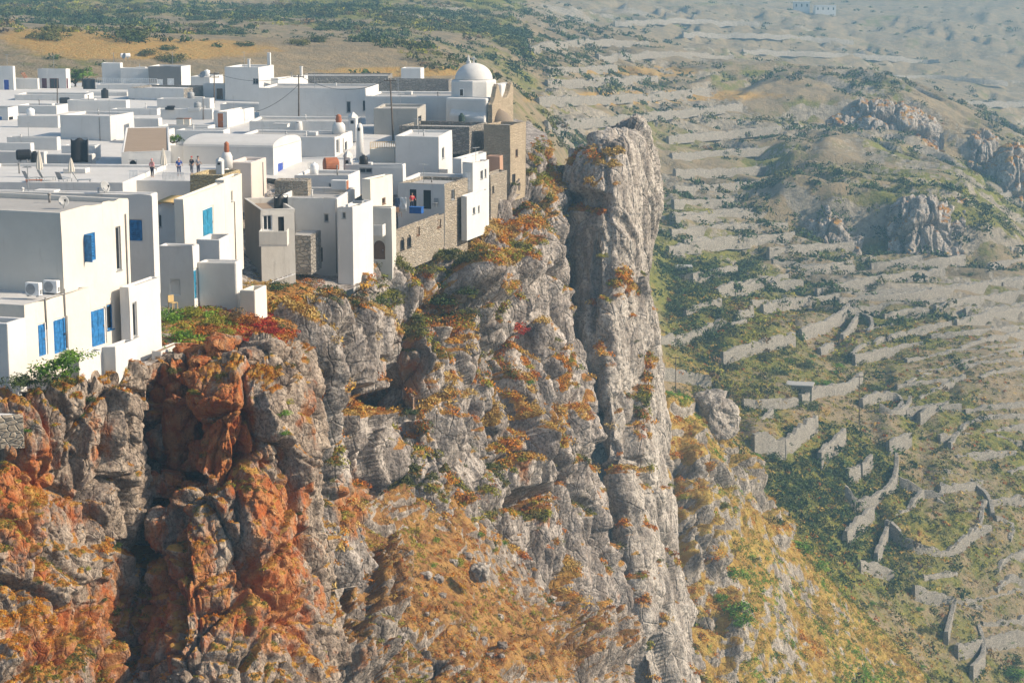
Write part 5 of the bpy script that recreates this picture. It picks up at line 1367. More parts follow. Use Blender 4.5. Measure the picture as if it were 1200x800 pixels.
def on_patch(nm, px, py, depth_pick=True):
    V_, N_, vg, a, b = VP[nm]
    e = (a - px) ** 2 + (b - py) ** 2
    c = np.where(e < max(9.0, e.min() * 1.3 + .5))[0]
    i = c[np.argmin(V_[c, 1])]
    return V_[i], N_[i]
def spot(nm, px, py, pxr, kind, label, group=None, hgt=.8, cat='bush', name='bush'):
    p, n = on_patch(nm, px, py) if nm else (at(px, py - 6, 102.6 + .022 * max(0, px)), (0, 0, 1))
    r = pxr * p[1] / F
    if nm == 'grassy_slope' and kind == 'bright': r *= 1.35
    sink = Vector(n) * r * .15 + Vector((0, 0, r * .25)) if nm else Vector((0, 0, -.15))
    if not nm: r *= 1.25
    if nm == 'village_ground' and 180 < px < 345: r *= 1.25; sink = Vector((0, 0, -.05))
    return bush(Vector(p) - sink, r, kind, label, group, name, cat, hgt)
for a in [
 (None, 62, 452, 26, 'bright', 'big bright green bush against the white walls of the near annexe'),
 (None, 84, 436, 22, 'bright', 'leafy green bush beside the small walled yard'),
 (None, 40, 462, 22, 'dark', 'dark green bush spilling over the cliff top at the left'),
 (None, 15, 462, 17, 'dark', 'low dark green bush at the left edge below the grey white block'),
 ('village_ground', 205, 378, 15, 'bright', 'bright green bush at the left of the red and green mound'),
 ('village_ground', 228, 372, 15, 'lime', 'yellow green bush in the middle of the mound below the niche house'),
 ('village_ground', 214, 396, 15, 'bright', 'low bright green cushion near the white slab on the mound'),
 ('village_ground', 262, 360, 19, 'gold', 'golden dry bush on top of the mound below the rounded terrace'),
 ('village_ground', 284, 358, 15, 'gold', 'golden bush right of the tallest dry bush on the mound'),
 ('village_ground', 248, 382, 16, 'lime', 'yellow green cushion in front of the golden bush on the mound'),
 ('village_ground', 272, 378, 15, 'brown', 'brown withered bush in the middle of the mound'),
 ('village_ground', 290, 378, 15, 'rust', 'rust coloured bush beside the red patch on the mound'),
 ('village_ground', 306, 384, 15, 'red', 'upper red succulent patch on the mound'),
 ('village_ground', 322, 392, 14, 'red', 'right red succulent patch on the mound edge'),
 ('village_ground', 310, 404, 13, 'red', 'lower red succulent patch above the buttress'),
 ('village_ground', 298, 394, 12, 'red', 'small deep red patch between two red succulent patches'),
 ('village_ground', 322, 408, 10, 'dark', 'dark green cushion beside the lower red patch'),
 ('village_ground', 234, 394, 14, 'rust', 'rust and olive bush above the boulders on the mound'),
 ('village_ground', 262, 396, 14, 'lime', 'lime cushion above the large brown boulder'),
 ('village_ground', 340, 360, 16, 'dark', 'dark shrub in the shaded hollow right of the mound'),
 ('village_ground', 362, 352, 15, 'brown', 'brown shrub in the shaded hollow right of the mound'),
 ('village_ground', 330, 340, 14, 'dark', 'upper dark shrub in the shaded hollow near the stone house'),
 ('village_ground', 380, 340, 13, 'lime', 'lit yellow green shrub at the right end of the shaded hollow'),
 ('near_cliff', 110, 465, 10, 'dark', 'small dark green tuft on the rock below the walled yards'),
 ('near_cliff', 95, 490, 8, 'dark', 'round green tuft on the sunlit near cliff face'),
 ('near_cliff', 20, 518, 10, 'dark', 'dark green bush on the near cliff face at the left edge'),
 ('near_cliff', 30, 503, 9, 'bright', 'light green bush on the near cliff face at the left edge'),
 ('near_cliff', 48, 680, 7, 'dark', 'round dark cushion plant low on the near cliff beside orange grass'),
 ('near_cliff', 76, 644, 6, 'dark', 'tiny round dark cushion plant in the middle of the near cliff'),
 ('near_cliff', 124, 702, 7, 'dark', 'round dark cushion plant at the edge of the orange grass'),
 ('near_cliff', 102, 664, 9, 'lime', 'yellow green tuft in the near cliff crack'),
 ('near_cliff', 138, 640, 9, 'dark', 'dark ivy bush in the shaded cleft of the near cliff'),
 ('near_cliff', 140, 715, 11, 'dark', 'dark bush low in the shaded cleft of the near cliff'),
 ('near_cliff', 172, 690, 10, 'olive', 'olive bush on the ledge under the big square block'),
 ('near_cliff', 334, 485, 13, 'bright', 'bright green creeper on the right edge of the buttress'),
 ('near_cliff', 340, 470, 10, 'lime', 'yellow green creeper on the right edge of the buttress'),
 ('near_cliff', 336, 508, 9, 'bright', 'lower green creeper on the right edge of the buttress'),
 ('near_cliff', 350, 598, 7, 'dark', 'small green plant on the lower right edge of the buttress'),
 ('near_cliff', 228, 456, 9, 'lime', 'yellow green plant in the top of the recess'),
 ('near_cliff', 262, 438, 9, 'olive', 'low olive cushion between boulders on the buttress top'),
 ('near_cliff', 200, 434, 12, 'olive', 'olive cushion plants below the white slab'),
 ('village_cliff', 442, 352, 22, 'dark', 'dark green bush on the cliff shoulder below the tall white house'),
 ('village_cliff', 452, 345, 15, 'lime', 'yellow green top of the bush on the cliff shoulder'),
 ('village_cliff', 520, 355, 26, 'dark', 'large dark green bush in the shaded hollow under the stone terrace'),
 ('village_cliff', 545, 345, 20, 'dark', 'dark green bush right of the large bush in the shaded hollow'),
 ('village_cliff', 505, 370, 17, 'dark', 'dark green bush in front in the shaded hollow'),
 ('village_cliff', 552, 350, 10, 'lime', 'small yellow green shrub lit by sun in the hollow'),
 ('village_cliff', 498, 315, 15, 'olive', 'olive bush at the foot of the stone terrace wall'),
 ('village_cliff', 530, 300, 15, 'olive', 'olive bush at the rock under the stone terrace corner'),
 ('village_cliff', 612, 385, 13, 'red', 'bright red shrub on the middle of the village cliff'),
 ('village_cliff', 618, 395, 10, 'red', 'lower red shrub on the middle of the village cliff'),
 ('village_cliff', 482, 480, 12, 'dark', 'green bush in the mouth of the dark cave'),
 ('village_cliff', 620, 445, 8, 'bright', 'green tuft on the pale middle cliff face'),
 ('scree_slope', 535, 655, 18, 'lime', 'large yellow green cushion bush on the scree slope'),
 ('scree_slope', 513, 632, 9, 'bright', 'green bush on the upper scree slope'),
 ('scree_slope', 508, 660, 11, 'bright', 'green bush left of the yellow green cushion bush'),
 ('scree_slope', 564, 628, 9, 'bright', 'green bush near the top right of the scree'),
 ('scree_slope', 593, 634, 9, 'bright', 'green bush at the right edge of the scree below the cave'),
 ('scree_slope', 582, 645, 9, 'lime', 'pale green bush just below the right edge scree bush'),
 ('scree_slope', 588, 668, 7, 'dark', 'round dark bush beside the pale blue grey boulder'),
 ('scree_slope', 448, 640, 9, 'lime', 'small yellow green bush at the left of the scree'),
 ('scree_slope', 388, 630, 10, 'dark', 'dark green bush beside the buttress at the scree left end'),
 ('scree_slope', 376, 628, 9, 'dark', 'leftmost dark green bush of the scree against the buttress'),
 ('scree_slope', 590, 690, 9, 'lime', 'yellow green tuft below the pale blue grey boulder'),
 ('scree_slope', 534, 705, 9, 'lime', 'yellow tuft in the middle of the scree'),
 ('scree_slope', 626, 770, 10, 'olive', 'olive bush among rocks at the bottom of the scree'),
 ('grassy_slope', 858, 668, 16, 'bright', 'bright green bush on the grassy slope right of the pillar'),
 ('grassy_slope', 862, 712, 18, 'bright', 'long bright green bush on the grassy slope below the first'),
 ('grassy_slope', 872, 728, 16, 'bright', 'lowest bright green bush on the grassy slope near crags'),
 ('grassy_slope', 845, 698, 10, 'bright', 'small bright green bush left of the long bush on the slope'),
 ('grassy_slope', 886, 655, 11, 'olive', 'olive bush right of the bright bushes on the slope'),
 ('grassy_slope', 900, 605, 20, 'dark', 'dark green bush at the ridge of the grassy slope'),
 ('grassy_slope', 848, 590, 12, 'olive', 'olive cushion high on the grassy slope'),
 ('grassy_slope', 960, 660, 16, 'bright', 'bright green bush on the ridge line above the ravine'),
 ('grassy_slope', 938, 640, 18, 'bright', 'wide green bush on the ridge line above the ravine'),
 ('grassy_slope', 800, 470, 13, 'lime', 'yellow green bush on the slope top beside the pillar'),
 ('grassy_slope', 802, 580, 10, 'lime', 'yellow green tuft on the small crag right of the pillar'),
 ('rock_pillar', 738, 340, 10, 'orange', 'orange shrub half way up the rock pillar'),
 ('rock_pillar', 726, 345, 9, 'orange', 'orange shrub left of the half way shrub on the pillar'),
 ('rock_pillar', 742, 370, 10, 'orange', 'orange shrub lower on the pillar ledge'),
 ('rock_pillar', 704, 300, 9, 'lime', 'olive yellow shrub in the upper pillar cleft'),
 ('rock_pillar', 748, 400, 6, 'olive', 'small olive tuft on the pillar face'),
]: spot(*a)

def scatter(nm, objname, n, thr, r0, r1, nleaf, pal, seed, label_kind='stuff', lsz=.21, mask=None, flat_=.6, jitter=.4, zmin=-1.0, cap=900):
    V_, N_, vg, a, b = VP[nm]
    rs = np.random.default_rng(seed)
    ok = (vg > thr) & (a > -80) & (a < 1290) & (b > -60) & (b < 870) & (N_[:, 2] > zmin)
    if mask is not None: ok &= mask(a, b, V_)
    idx = np.where(ok)[0]
    if not len(idx): return
    w = np.clip(vg[idx] - thr, .02, .8)
    idx = rs.choice(idx, size=min(n, len(idx)), replace=False, p=w / w.sum())
    C = V_[idx] + rs.normal(size=(len(idx), 3)) * jitter * np.array((1, 1, .1)) * r0
    r = (r0 + (r1 - r0) * rs.random(len(idx)) ** 2)
    names = pal(a[idx], b[idx], C, rs)
    cols = np.array([PAL[k][int(i) % len(PAL[k])] for k, i in zip(names, rs.integers(0, 12, len(names)))])
    Vv, Fq, Cc = leaves(C, N_[idx], r, nleaf, cols, lsz, rs, flat_)
    o = np_mesh(objname, Vv, Fq, M_leaf, False, cols=Cc)
    o['kind'] = 'stuff'
    return o
def pick(ns, sel):
    return [ns[min(len(ns) - 1, max(0, int(s)))] for s in sel]
def pal_cliff(a, b, C, rs):
    t = fbm(C / 9, 3, 301) * 1.6 + .25 * rs.normal(size=len(a))
    out = np.where(t < -.45, 'olive', np.where(t < -.15, 'lime', np.where(t < .0, 'rust', np.where(t < .4, 'orange', 'gold'))))
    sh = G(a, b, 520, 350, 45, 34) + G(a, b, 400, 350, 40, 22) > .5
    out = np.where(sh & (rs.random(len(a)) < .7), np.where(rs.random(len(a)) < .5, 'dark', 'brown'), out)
    rd = (G(a, b, 612, 388, 16, 16) > .45) & (rs.random(len(a)) < .8)
    out = np.where(rd, 'red', out)
    yl = (G(a, b, 632, 215, 14, 40) + G(a, b, 650, 340, 10, 60) > .5) & (rs.random(len(a)) < .6)
    return np.where(yl, 'lime', out)
def pal_near(a, b, C, rs):
    t = fbm(C / 4, 3, 303) * 1.6 + .25 * rs.normal(size=len(a))
    return np.where(t < -.4, 'olive', np.where(t < -.2, 'lime', np.where(t < .35, 'rust', 'orange')))
def pal_scree(a, b, C, rs):
    t = fbm(C / 6, 3, 305) * 1.6 + .3 * rs.normal(size=len(a))
    return np.where(t < -.4, 'lime', np.where(t < .0, 'brown', np.where(t < .4, 'rust', np.where(t < .7, 'orange', 'gold'))))
def pal_slope(a, b, C, rs):
    t = fbm(C / 14, 4, 307) * 1.8 + .22 * rs.normal(size=len(a)) + (875 - a) / 300.
    return np.where(t < -.55, 'bright', np.where(t < -.35, 'olive', np.where(t < .05, 'lime', np.where(t < .55, 'gold', np.where(t < 1.0, 'orange', 'rust')))))
def pal_mound(a, b, C, rs):
    t = fbm(C / 3, 3, 309) * 1.5 + .3 * rs.normal(size=len(a)) + (a - 270) / 70.
    out = np.where(t < -.7, 'bright', np.where(t < -.3, 'lime', np.where(t < .1, 'rust', np.where(t < .8, 'red', 'rust'))))
    out = np.where((b < 357) & (t > -.5), 'gold', out)
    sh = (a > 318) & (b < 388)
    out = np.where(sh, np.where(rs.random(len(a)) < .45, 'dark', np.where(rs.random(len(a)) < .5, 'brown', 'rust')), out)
    return np.where((a > 600), np.where(rs.random(len(a)) < .5, 'lime', 'orange'), out)
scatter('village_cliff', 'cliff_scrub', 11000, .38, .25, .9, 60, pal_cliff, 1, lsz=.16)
scatter('near_cliff', 'cliff_grass', 5200, .40, .08, .26, 34, pal_near, 2)
scatter('scree_slope', 'scree_grass', 4200, .42, .10, .42, 34, pal_scree, 3)
scatter('grassy_slope', 'slope_grass', 15000, .30, .20, .85, 40, pal_slope, 4, lsz=.17)
scatter('rock_pillar', 'pillar_scrub', 2200, .42, .25, .85, 44, pal_cliff, 5)
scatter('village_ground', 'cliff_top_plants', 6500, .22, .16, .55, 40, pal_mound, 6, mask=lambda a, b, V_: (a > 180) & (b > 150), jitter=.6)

# ---- scrub of the wide hillsides
def pal_land(a, b, C, rs):
    t = fbm(C / 40, 3, 311) * 1.3 + .35 * rs.normal(size=len(a))
    return np.where(t < .12, 'dark', np.where(t < .5, 'olive', np.where(t < .65, 'brown', 'lime')))
scatter('land', 'hillside_scrub', 12000, .34, .6, 2.2, 40, pal_land, 8, lsz=.21, flat_=.62, jitter=2.0)
scatter('land', 'valley_grass', 26000, .02, .25, .9, 20, lambda a, b, C, rs: np.where(rs.random(len(a)) < .22, 'gold', np.where(rs.random(len(a)) < .4, 'olive', np.where(rs.random(len(a)) < .82, 'lime', 'rust'))), 9,
        lsz=.3, flat_=.4, jitter=2.0, mask=lambda a, b, V_: (V_[:, 1] < 450) & (a > 780))
scatter('land', 'hillside_scrub_behind', 5200, .20, .7, 2.6, 40, pal_land, 10, lsz=.21, flat_=.62, jitter=2.0, mask=lambda a, b, V_: (a < 660) & (V_[:, 1] > 372) & (b < 92))
scatter('land', 'hillside_scrub_distant', 4200, -.6, .8, 3.0, 34, lambda a, b, C, rs: np.where(rs.random(len(a)) < .7, 'dark', 'olive'), 12, lsz=.22, flat_=.6, jitter=2.0, mask=lambda a, b, V_: (a > 600) & (V_[:, 1] > 450) & (V_[:, 1] < 1500) & (fbm(V_ * np.array((1, 1, 0)) / 55, 3, 401) > .0))
# bushes big enough to tell apart
def shrubs(n, box, r0, r1, kinds, label, group, wfun=None, seed=0, hgt=.75):
    rs = np.random.default_rng(seed)
    x0, x1, y0, y1 = box
    pts = []
    while len(pts) < n:
        x, y = x0 + (x1 - x0) * rs.random(), y0 + (y1 - y0) * rs.random()
        if wfun is None or rs.random() < wfun(x, y): pts.append((x, y))
    for p in land_hit(pts):
        r = r0 + (r1 - r0) * rs.random() ** 1.5
        i = rs.integers(len(kinds))
        bush(Vector(p) - Vector((0, 0, r * .15)), r, kinds[i], label, group, hgt=hgt)
shrubs(34, (775, 850, 335, 405), 2.0, 4.2, ['dark', 'dark', 'olive'], 'dense dark green bush in the thicket right of the rock pillar', 'thicket right of the pillar', seed=1)
shrubs(26, (775, 910, 300, 340), 2.2, 4.6, ['dark'], 'dark bush on the shaded bank above the thicket', 'bushes on the shaded bank', lambda x, y: G(x, y, 830, 322, 60, 12), seed=2)
shrubs(34, (790, 1010, 410, 480), 1.3, 3.2, ['dark', 'bright', 'olive'], 'green bush scattered among the walls right of the pillar', 'bushes among the valley walls', seed=3)
shrubs(46, (875, 985, 535, 620), 1.4, 3.0, ['dark', 'olive', 'dark'], 'dark bush on the shaded side of the ravine', 'ravine bushes', lambda x, y: G(x, y, 935, 575, 50, 28), seed=4)
shrubs(46, (1000, 1200, 500, 800), .8, 2.1, ['bright', 'olive', 'dark'], 'small green bush in the golden fields at the lower right', 'bushes in the lower right fields', seed=5)
shrubs(34, (1010, 1200, 300, 480), 1.0, 2.6, ['dark', 'olive'], 'hazy round bush on the terraced right hillside', 'bushes on the terraced hillside', seed=6)
shrubs(30, (1000, 1200, 200, 300), 1.8, 4.0, ['dark', 'olive'], 'hazy bush around the white crags', 'bushes around the far crags', seed=7)
shrubs(36, (0, 620, 5, 72), 2.0, 5.0, ['dark', 'olive'], 'rounded bush on the hillside behind the village', 'bushes behind the village', seed=8)
shrubs(4, (1165, 1195, 765, 795), 2.2, 3.2, ['bright', 'dark'], 'large green bush in the bottom right corner', 'bushes in the bottom right corner', seed=9)
# ================================================================== small things in the village
def onz(px, py, z):
    o = np.array((0, 0, CZ)); d = at(px, py, 100.0) - o
    return Vector(o + d * ((z - CZ) / d[2]))
def sub(name, mat, fn, parent, bevel=0.0, smooth=False):
    bm = bmesh.new(); fn(bm); return obj(name, bm, mat, parent, bevel=bevel, smooth=smooth)
def rz(key): return HOUSES[key]['zt'] - HOUSES[key]['dr']

def pole(px, y0, y1, Y, label, lean=0.0, r=.11, arms=(.25,), kind='utility_pole'):
    b = Vector(at(px, y1, Y)); t = Vector(at(px + lean, y0, Y))
    root = empty(kind, b); tag(root, label, 'pole')
    d = t - b
    sub('post', WOODP, lambda bm: bm_tube(bm, [Vector((0, 0, -.8)), d], r, r * .7, 8), root, smooth=True)
    for k, a in enumerate(arms):
        z = d.z - a
        cb = sub('crossarm', WOODP, lambda bm: bm_box(bm, d.x - .7, d.x + .7, -.06, .06, z - .06, z + .06), root)
        for s in (-.6, .6):
            sub('insulator', GREYP, lambda bm: bm_lathe(bm, [(.05, 0), (.08, .05), (.05, .1), (.07, .14), (.02, .2)], 8, (d.x + s, 0, z + .06)), cb, smooth=True)
    return t
T1 = pole(350, 88, 146, 256, 'tall wooden power pole in front of the long white house')
T2 = pole(461, 92, 163, 238, 'leaning wooden power pole in front of the grey concrete house', lean=-4)
T3 = pole(251, 85, 126, 296, 'dark power pole left of the tall square white house', arms=(.2, .7))
T4 = pole(67, 92, 128, 284, 'short dark pole in front of the maroon window house', arms=(), r=.09)
T5 = pole(238, 113, 141, 262, 'thin pole with a red box above the flat white house front', arms=(), r=.06)
T6 = pole(404, 175, 210, 206, 'thin reddish pole beside the small white chimney tower', arms=(), r=.05)
T7 = pole(792, 418, 482, 330, 'thin bare pole standing right of the rock pillar', arms=(.2,), r=.10)
T8 = pole(1007, 440, 492, 372, 'thin bare pole among the terrace walls on the right', arms=(.2,), r=.10)
def wire(a, b, sag, label):
    a, b = Vector(a), Vector(b)
    bm = bmesh.new()
    bm_tube(bm, [a.lerp(b, t) - Vector((0, 0, sag * 4 * t * (1 - t))) for t in (k / 16 for k in range(17))], .03, seg=5)
    tag(obj('power_cable', bm, BLACK, None, smooth=True), label, 'cable')
wire(T1, T2, 1.6, 'black cable sagging between the two tall wooden power poles')
wire(at(300, 131, 258), T1 - Vector((0, 0, 1.2)), .5, 'black cable running down left from the tall power pole')
wire(T3, T1, 1.0, 'black cable from the dark pole to the tall power pole')

def dish(px, py, Y, r, label, face=(-.7, -.7, .3)):
    p = Vector(at(px, py, Y)); root = empty('satellite_dish', p); tag(root, label, 'satellite dish')
    f = Vector(face).normalized(); q = f.to_track_quat('Z', 'Y').to_matrix()
    sub('mast', METAL, lambda bm: bm_tube(bm, [(0, 0, -r * 1.5), (0, 0, 0)], .03, seg=6), root)
    bm = bmesh.new(); bm_lathe(bm, [(0, 0), (r * .4, r * .05), (r * .75, r * .16), (r, r * .28), (r * .98, r * .31), (r * .73, r * .19), (r * .38, r * .075), (0, .025)], 20)
    bmesh.ops.transform(bm, matrix=q.to_4x4(), verts=bm.verts)
    obj('reflector', bm, GREYP, root, smooth=True)
    sub('arm', METAL, lambda bm: bm_tube(bm, [q @ Vector((0, -r * .9, r * .2)), q @ Vector((0, -r * .3, r * .95))], .02, seg=5), root)
    sub('feed', BLACK, lambda bm: bm_lathe(bm, [(.05, 0), (.06, .12), (0, .13)], 8, q @ Vector((0, -r * .28, r * .9))), root)
dish(74, 236, 116, .32, 'satellite dish on the roof edge of the large near house', (.5, -.75, .35))
dish(122, 219, 128, .4, 'satellite dish with tripod on the roof behind the large near house', (.8, -.5, .35))
dish(364, 196, 200, .5, 'grey satellite dish leaning on the roof below the vaulted house', (.7, -.6, .4))
dish(238, 88, 322, .6, 'white satellite dish on a far roof left of the dark power pole', (-.4, -.8, .5))
dish(146, 66, 333, .5, 'small white dish on the wide low middle block roof')

def ac_unit(px, py, Y, label, yaw):
    p = Vector(at(px, py, Y)); root = empty('air_conditioner', p, -R(yaw)); tag(root, label, 'air conditioner')
    sub('casing', WPAINT, lambda bm: bm_box(bm, -.45, .45, -.18, .18, .06, .78), root, bevel=.03)
    g = sub('fan_grille', GREYP, lambda bm: bm_lathe(bm, [(.30, 0), (.30, .02), (.0, .03)], 24), root)
    g.rotation_euler = (PI / 2, 0, 0); g.location = (-.10, -.18, .42)
    for s in (-.3, .3): sub('foot', METAL, lambda bm: bm_box(bm, s - .04, s + .04, -.22, .22, 0, .06), root)
    sub('valve_cover', GREYP, lambda bm: bm_box(bm, .451, .50, -.08, .1, .15, .4), root, bevel=.01)
ac_unit(40, 347, 110.2, 'nearer white air conditioner on the annexe roof', 20)
ac_unit(61, 344, 112.0, 'second white air conditioner behind the nearer one on the annexe roof', 20)

def parasol(px, y0, y1, Y, label, mat=CREAM):
    b = Vector(at(px, y1, Y)); h = at(px, y0, Y)[2] - b.z
    root = empty('closed_parasol', b); tag(root, label, 'parasol')
    sub('pole', WPAINT, lambda bm: bm_tube(bm, [(0, 0, 0), (0, 0, h)], .035, seg=8), root)
    sub('base', GREYP, lambda bm: bm_lathe(bm, [(.32, 0), (.32, .07), (.08, .12), (.05, .25)], 16), root)
    bm = bmesh.new(); n = 16; rings = []
    for z, r in ((.36, .20), (.42, .26), (.55, .24), (.75, .17), (.93, .09), (1.0, .03)):
        rings.append([bm.verts.new(((r * (1.25 if k % 2 else .75)) * math.cos(2 * PI * k / n), (r * (1.25 if k % 2 else .75)) * math.sin(2 * PI * k / n), z * h)) for k in range(n)])
    for A, B in zip(rings[:-1], rings[1:]):
        for k in range(n): bm.faces.new((A[k], A[(k + 1) % n], B[(k + 1) % n], B[k]))
    bm.faces.new(rings[0][::-1]); bm.faces.new(rings[-1])
    obj('canopy', bm, mat, root)
parasol(47, 176, 212, 181, 'closed cream parasol at the left of the lounger terrace')
parasol(84, 185, 212, 181, 'closed cream parasol at the right of the lounger terrace')
parasol(192, 174, 205, 186, 'closed cream parasol behind the people on the terrace')

def lounger(px, py, z, yaw, label, mat, group=None):
    root = empty('sun_lounger', onz(px, py, z), yaw); tag(root, label, 'sun lounger', group)
    sub('seat', mat, lambda bm: bm_box(bm, -.3, .3, -.8, .45, .30, .36), root, bevel=.02)
    bk = sub('backrest', mat, lambda bm: bm_box(bm, -.3, .3, 0, .75, 0, .06), root, bevel=.02)
    bk.location = (0, .46, .33); bk.rotation_euler = (R(62), 0, 0)
    for x in (-.27, .27):
        for y in (-.7, .35): sub('leg', mat, lambda bm: bm_box(bm, x - .025, x + .025, y - .025, y + .025, 0, .30), root)
zE3 = rz('e3')
lounger(37, 213, zE3, 2.4, 'dark sun lounger left of the left closed parasol', GREYP)
lounger(55, 212, zE3, 2.2, 'dark sun lounger right of the left closed parasol', GREYP)
lounger(75, 214, zE3, 2.6, 'grey sun lounger beside the right closed parasol', METAL)
lounger(96, 215, zE3, 1.9, 'low grey sun lounger right of the right closed parasol', METAL)
def crate_bench(px, py, z, label, mat):
    root = empty('bench', onz(px, py, z), .2); tag(root, label, 'bench')
    for k in range(3): sub('seat_board', mat, lambda bm: bm_box(bm, -.75, .75, -.22 + k * .15, -.09 + k * .15, .36, .41), root)
    for x in (-.6, .6): sub('leg', mat, lambda bm: bm_box(bm, x - .04, x + .04, -.2, .2, 0, .36), root)
crate_bench(40, 216, zE3, 'orange bench on the lounger terrace', TERRA)

def tank(px, py, Y, r, L, label, mat, upright=False, group=None):
    root = empty('water_tank', at(px, py, Y)); tag(root, label, 'water tank', group)
    if upright:
        sub('drum', mat, lambda bm: bm_lathe(bm, [(r, 0), (r, L * .3), (r * .96, L * .32), (r, L * .34), (r, L * .66), (r * .96, L * .68), (r, L * .7), (r, L), (r * .4, L * 1.12), (r * .4, L * 1.18), (0, L * 1.18)], 20), root, smooth=False)
        sub('lid', mat, lambda bm: bm_lathe(bm, [(r * .45, 0), (r * .45, .06), (0, .09)], 16, (0, 0, L * 1.18)), root)
    else:
        d = sub('drum', mat, lambda bm: bm_lathe(bm, [(0, -L / 2), (r * .8, -L / 2), (r, -L * .42), (r, L * .42), (r * .8, L / 2), (0, L / 2)], 20), root, smooth=False)
        d.rotation_euler = (0, PI / 2, .3); d.location = (0, 0, r + .2)
        for x in (-.4, .4): sub('cradle', METAL, lambda bm: bm_box(bm, x - .05, x + .05, -r * .8, r * .8, 0, .32), root)
tank(76, 126, 282, .6, 1.4, 'black lying water tank behind the big blank walled house', BLACK)
tank(123, 116, 302, .55, 1.3, 'black water tank on the courtyard left of the bare stone side house', BLACK, True)
tank(28, 190, 205, .55, 1.5, 'black lying water tank with white end at the left roofs', BLACK)
tank(41, 190, 207, .45, .9, 'dark upright water tank beside the lying one at the left roofs', BLACK, True)
tank(541, 148, 246, .38, 1.3, 'dark green tank with bell shaped hood under the church', DKGREEN, True)
tank(388, 205, 205, .8, 1.5, 'rusty orange brown round tank below the large plain house', TERRA)
tank(147, 69, 334, .35, 1.6, 'white solar water tank on the wide low middle block', WPAINT)
def box_thing(name, px, py, Y, w, d, h, yaw, label, cat, mat, parts=()):
    root = empty(name, at(px, py, Y), -R(yaw)); tag(root, label, cat)
    sub('body', mat, lambda bm: bm_box(bm, -w / 2, w / 2, -d / 2, d / 2, 0, h), root, bevel=.04)
    for nm, m, f in parts: sub(nm, m, f, root)
    return root
# shade net on posts
def net(px0, px1, y0, y1, Y, label, tilt=.25):
    a, b = Vector(at(px0, y1, Y)), Vector(at(px1, y1, Y)); h = at(px0, y0, Y)[2] - a.z; w = (b - a).length
    root = empty('shade_net', a); tag(root, label, 'shade net')
    bm = bmesh.new(); n = 8
    g = [[bm.verts.new((w * i / n, -.12 * math.sin(PI * i / n * 2.2) - tilt * (1 - j / n), h * (j / n) * (1 - .06 * math.sin(3 * PI * i / n)))) for i in range(n + 1)] for j in range(n + 1)]
    for j in range(n):
        for i in range(n): bm.faces.new((g[j][i], g[j][i + 1], g[j + 1][i + 1], g[j + 1][i]))
    o = obj('netting', bm, BLACK, root, smooth=True); so = o.modifiers.new('thick', 'SOLIDIFY'); so.thickness = .03
    for x in (0, w): sub('post', METAL, lambda bm: bm_tube(bm, [(x, .1, 0), (x, .1, h + .1)], .04, seg=6), root)
    sub('rail', METAL, lambda bm: bm_tube(bm, [(0, .1, h + .1), (w, .1, h + .1)], .03, seg=6), root)
net(84, 104, 163, 190, 205, 'black shade net hung on posts over the left roof yard')
net(322, 338, 230, 268, 176, 'black shade net hung between brown stone house and tall white house')
net(98, 112, 93, 109, 321, 'dark awning left of the white railed terrace')
# bamboo pergola
def pergola():
    root = empty('pergola', at(184, 239, 147), -R(5)); tag(root, 'bamboo shade roof over the narrow white yard', 'pergola')
    w = 21 * 147 / F
    for k in range(12):
        y = .2 + k * .34
        sub('cane', BAMBOO, lambda bm: bm_tube(bm, [(0, y, .12), (w, y, .12)], .085, seg=6), root, smooth=True)
    for x in (.1, w - .1): sub('beam', BROWNW, lambda bm: bm_box(bm, x - .05, x + .05, 0, 4.2, -.05, .04), root)
pergola()
# railing on the people's terrace
def railing(px0, px1, py0, py1, z, h, n, label, mat=WPAINT):
    a, b = onz(px0, py0, z), onz(px1, py1, z); d = b - a; L = d.length
    root = empty('railing', a, math.atan2(d.y, d.x)); tag(root, label, 'railing')
    sub('handrail', mat, lambda bm: bm_box(bm, 0, L, -.03, .03, h - .05, h), root)
    sub('bottom_rail', mat, lambda bm: bm_box(bm, 0, L, -.025, .025, .1, .14), root)
    for k in range(n + 1):
        x = L * k / n; sub('baluster', mat, lambda bm: bm_box(bm, x - .03, x + .03, -.025, .025, .14 if 0 < k < n else 0, h - .05), root)
zE4 = rz('e4')
railing(152, 162, 211, 211, zE4, .9, 6, 'short white railing in front of the arched window')
railing(191, 216, 213, 213, zE4, .85, 16, 'white railing in front of the people on the terrace')
railing(114, 184, 98, 99, HOUSES['a3d']['zt'], .9, 30, 'pale railing along the white terrace before the dark grey house')
railing(434, 463, 175, 174, HOUSES['f2']['zt'], .8, 14, 'yellowish railing on the low house left of the white cube', BAMBOO)

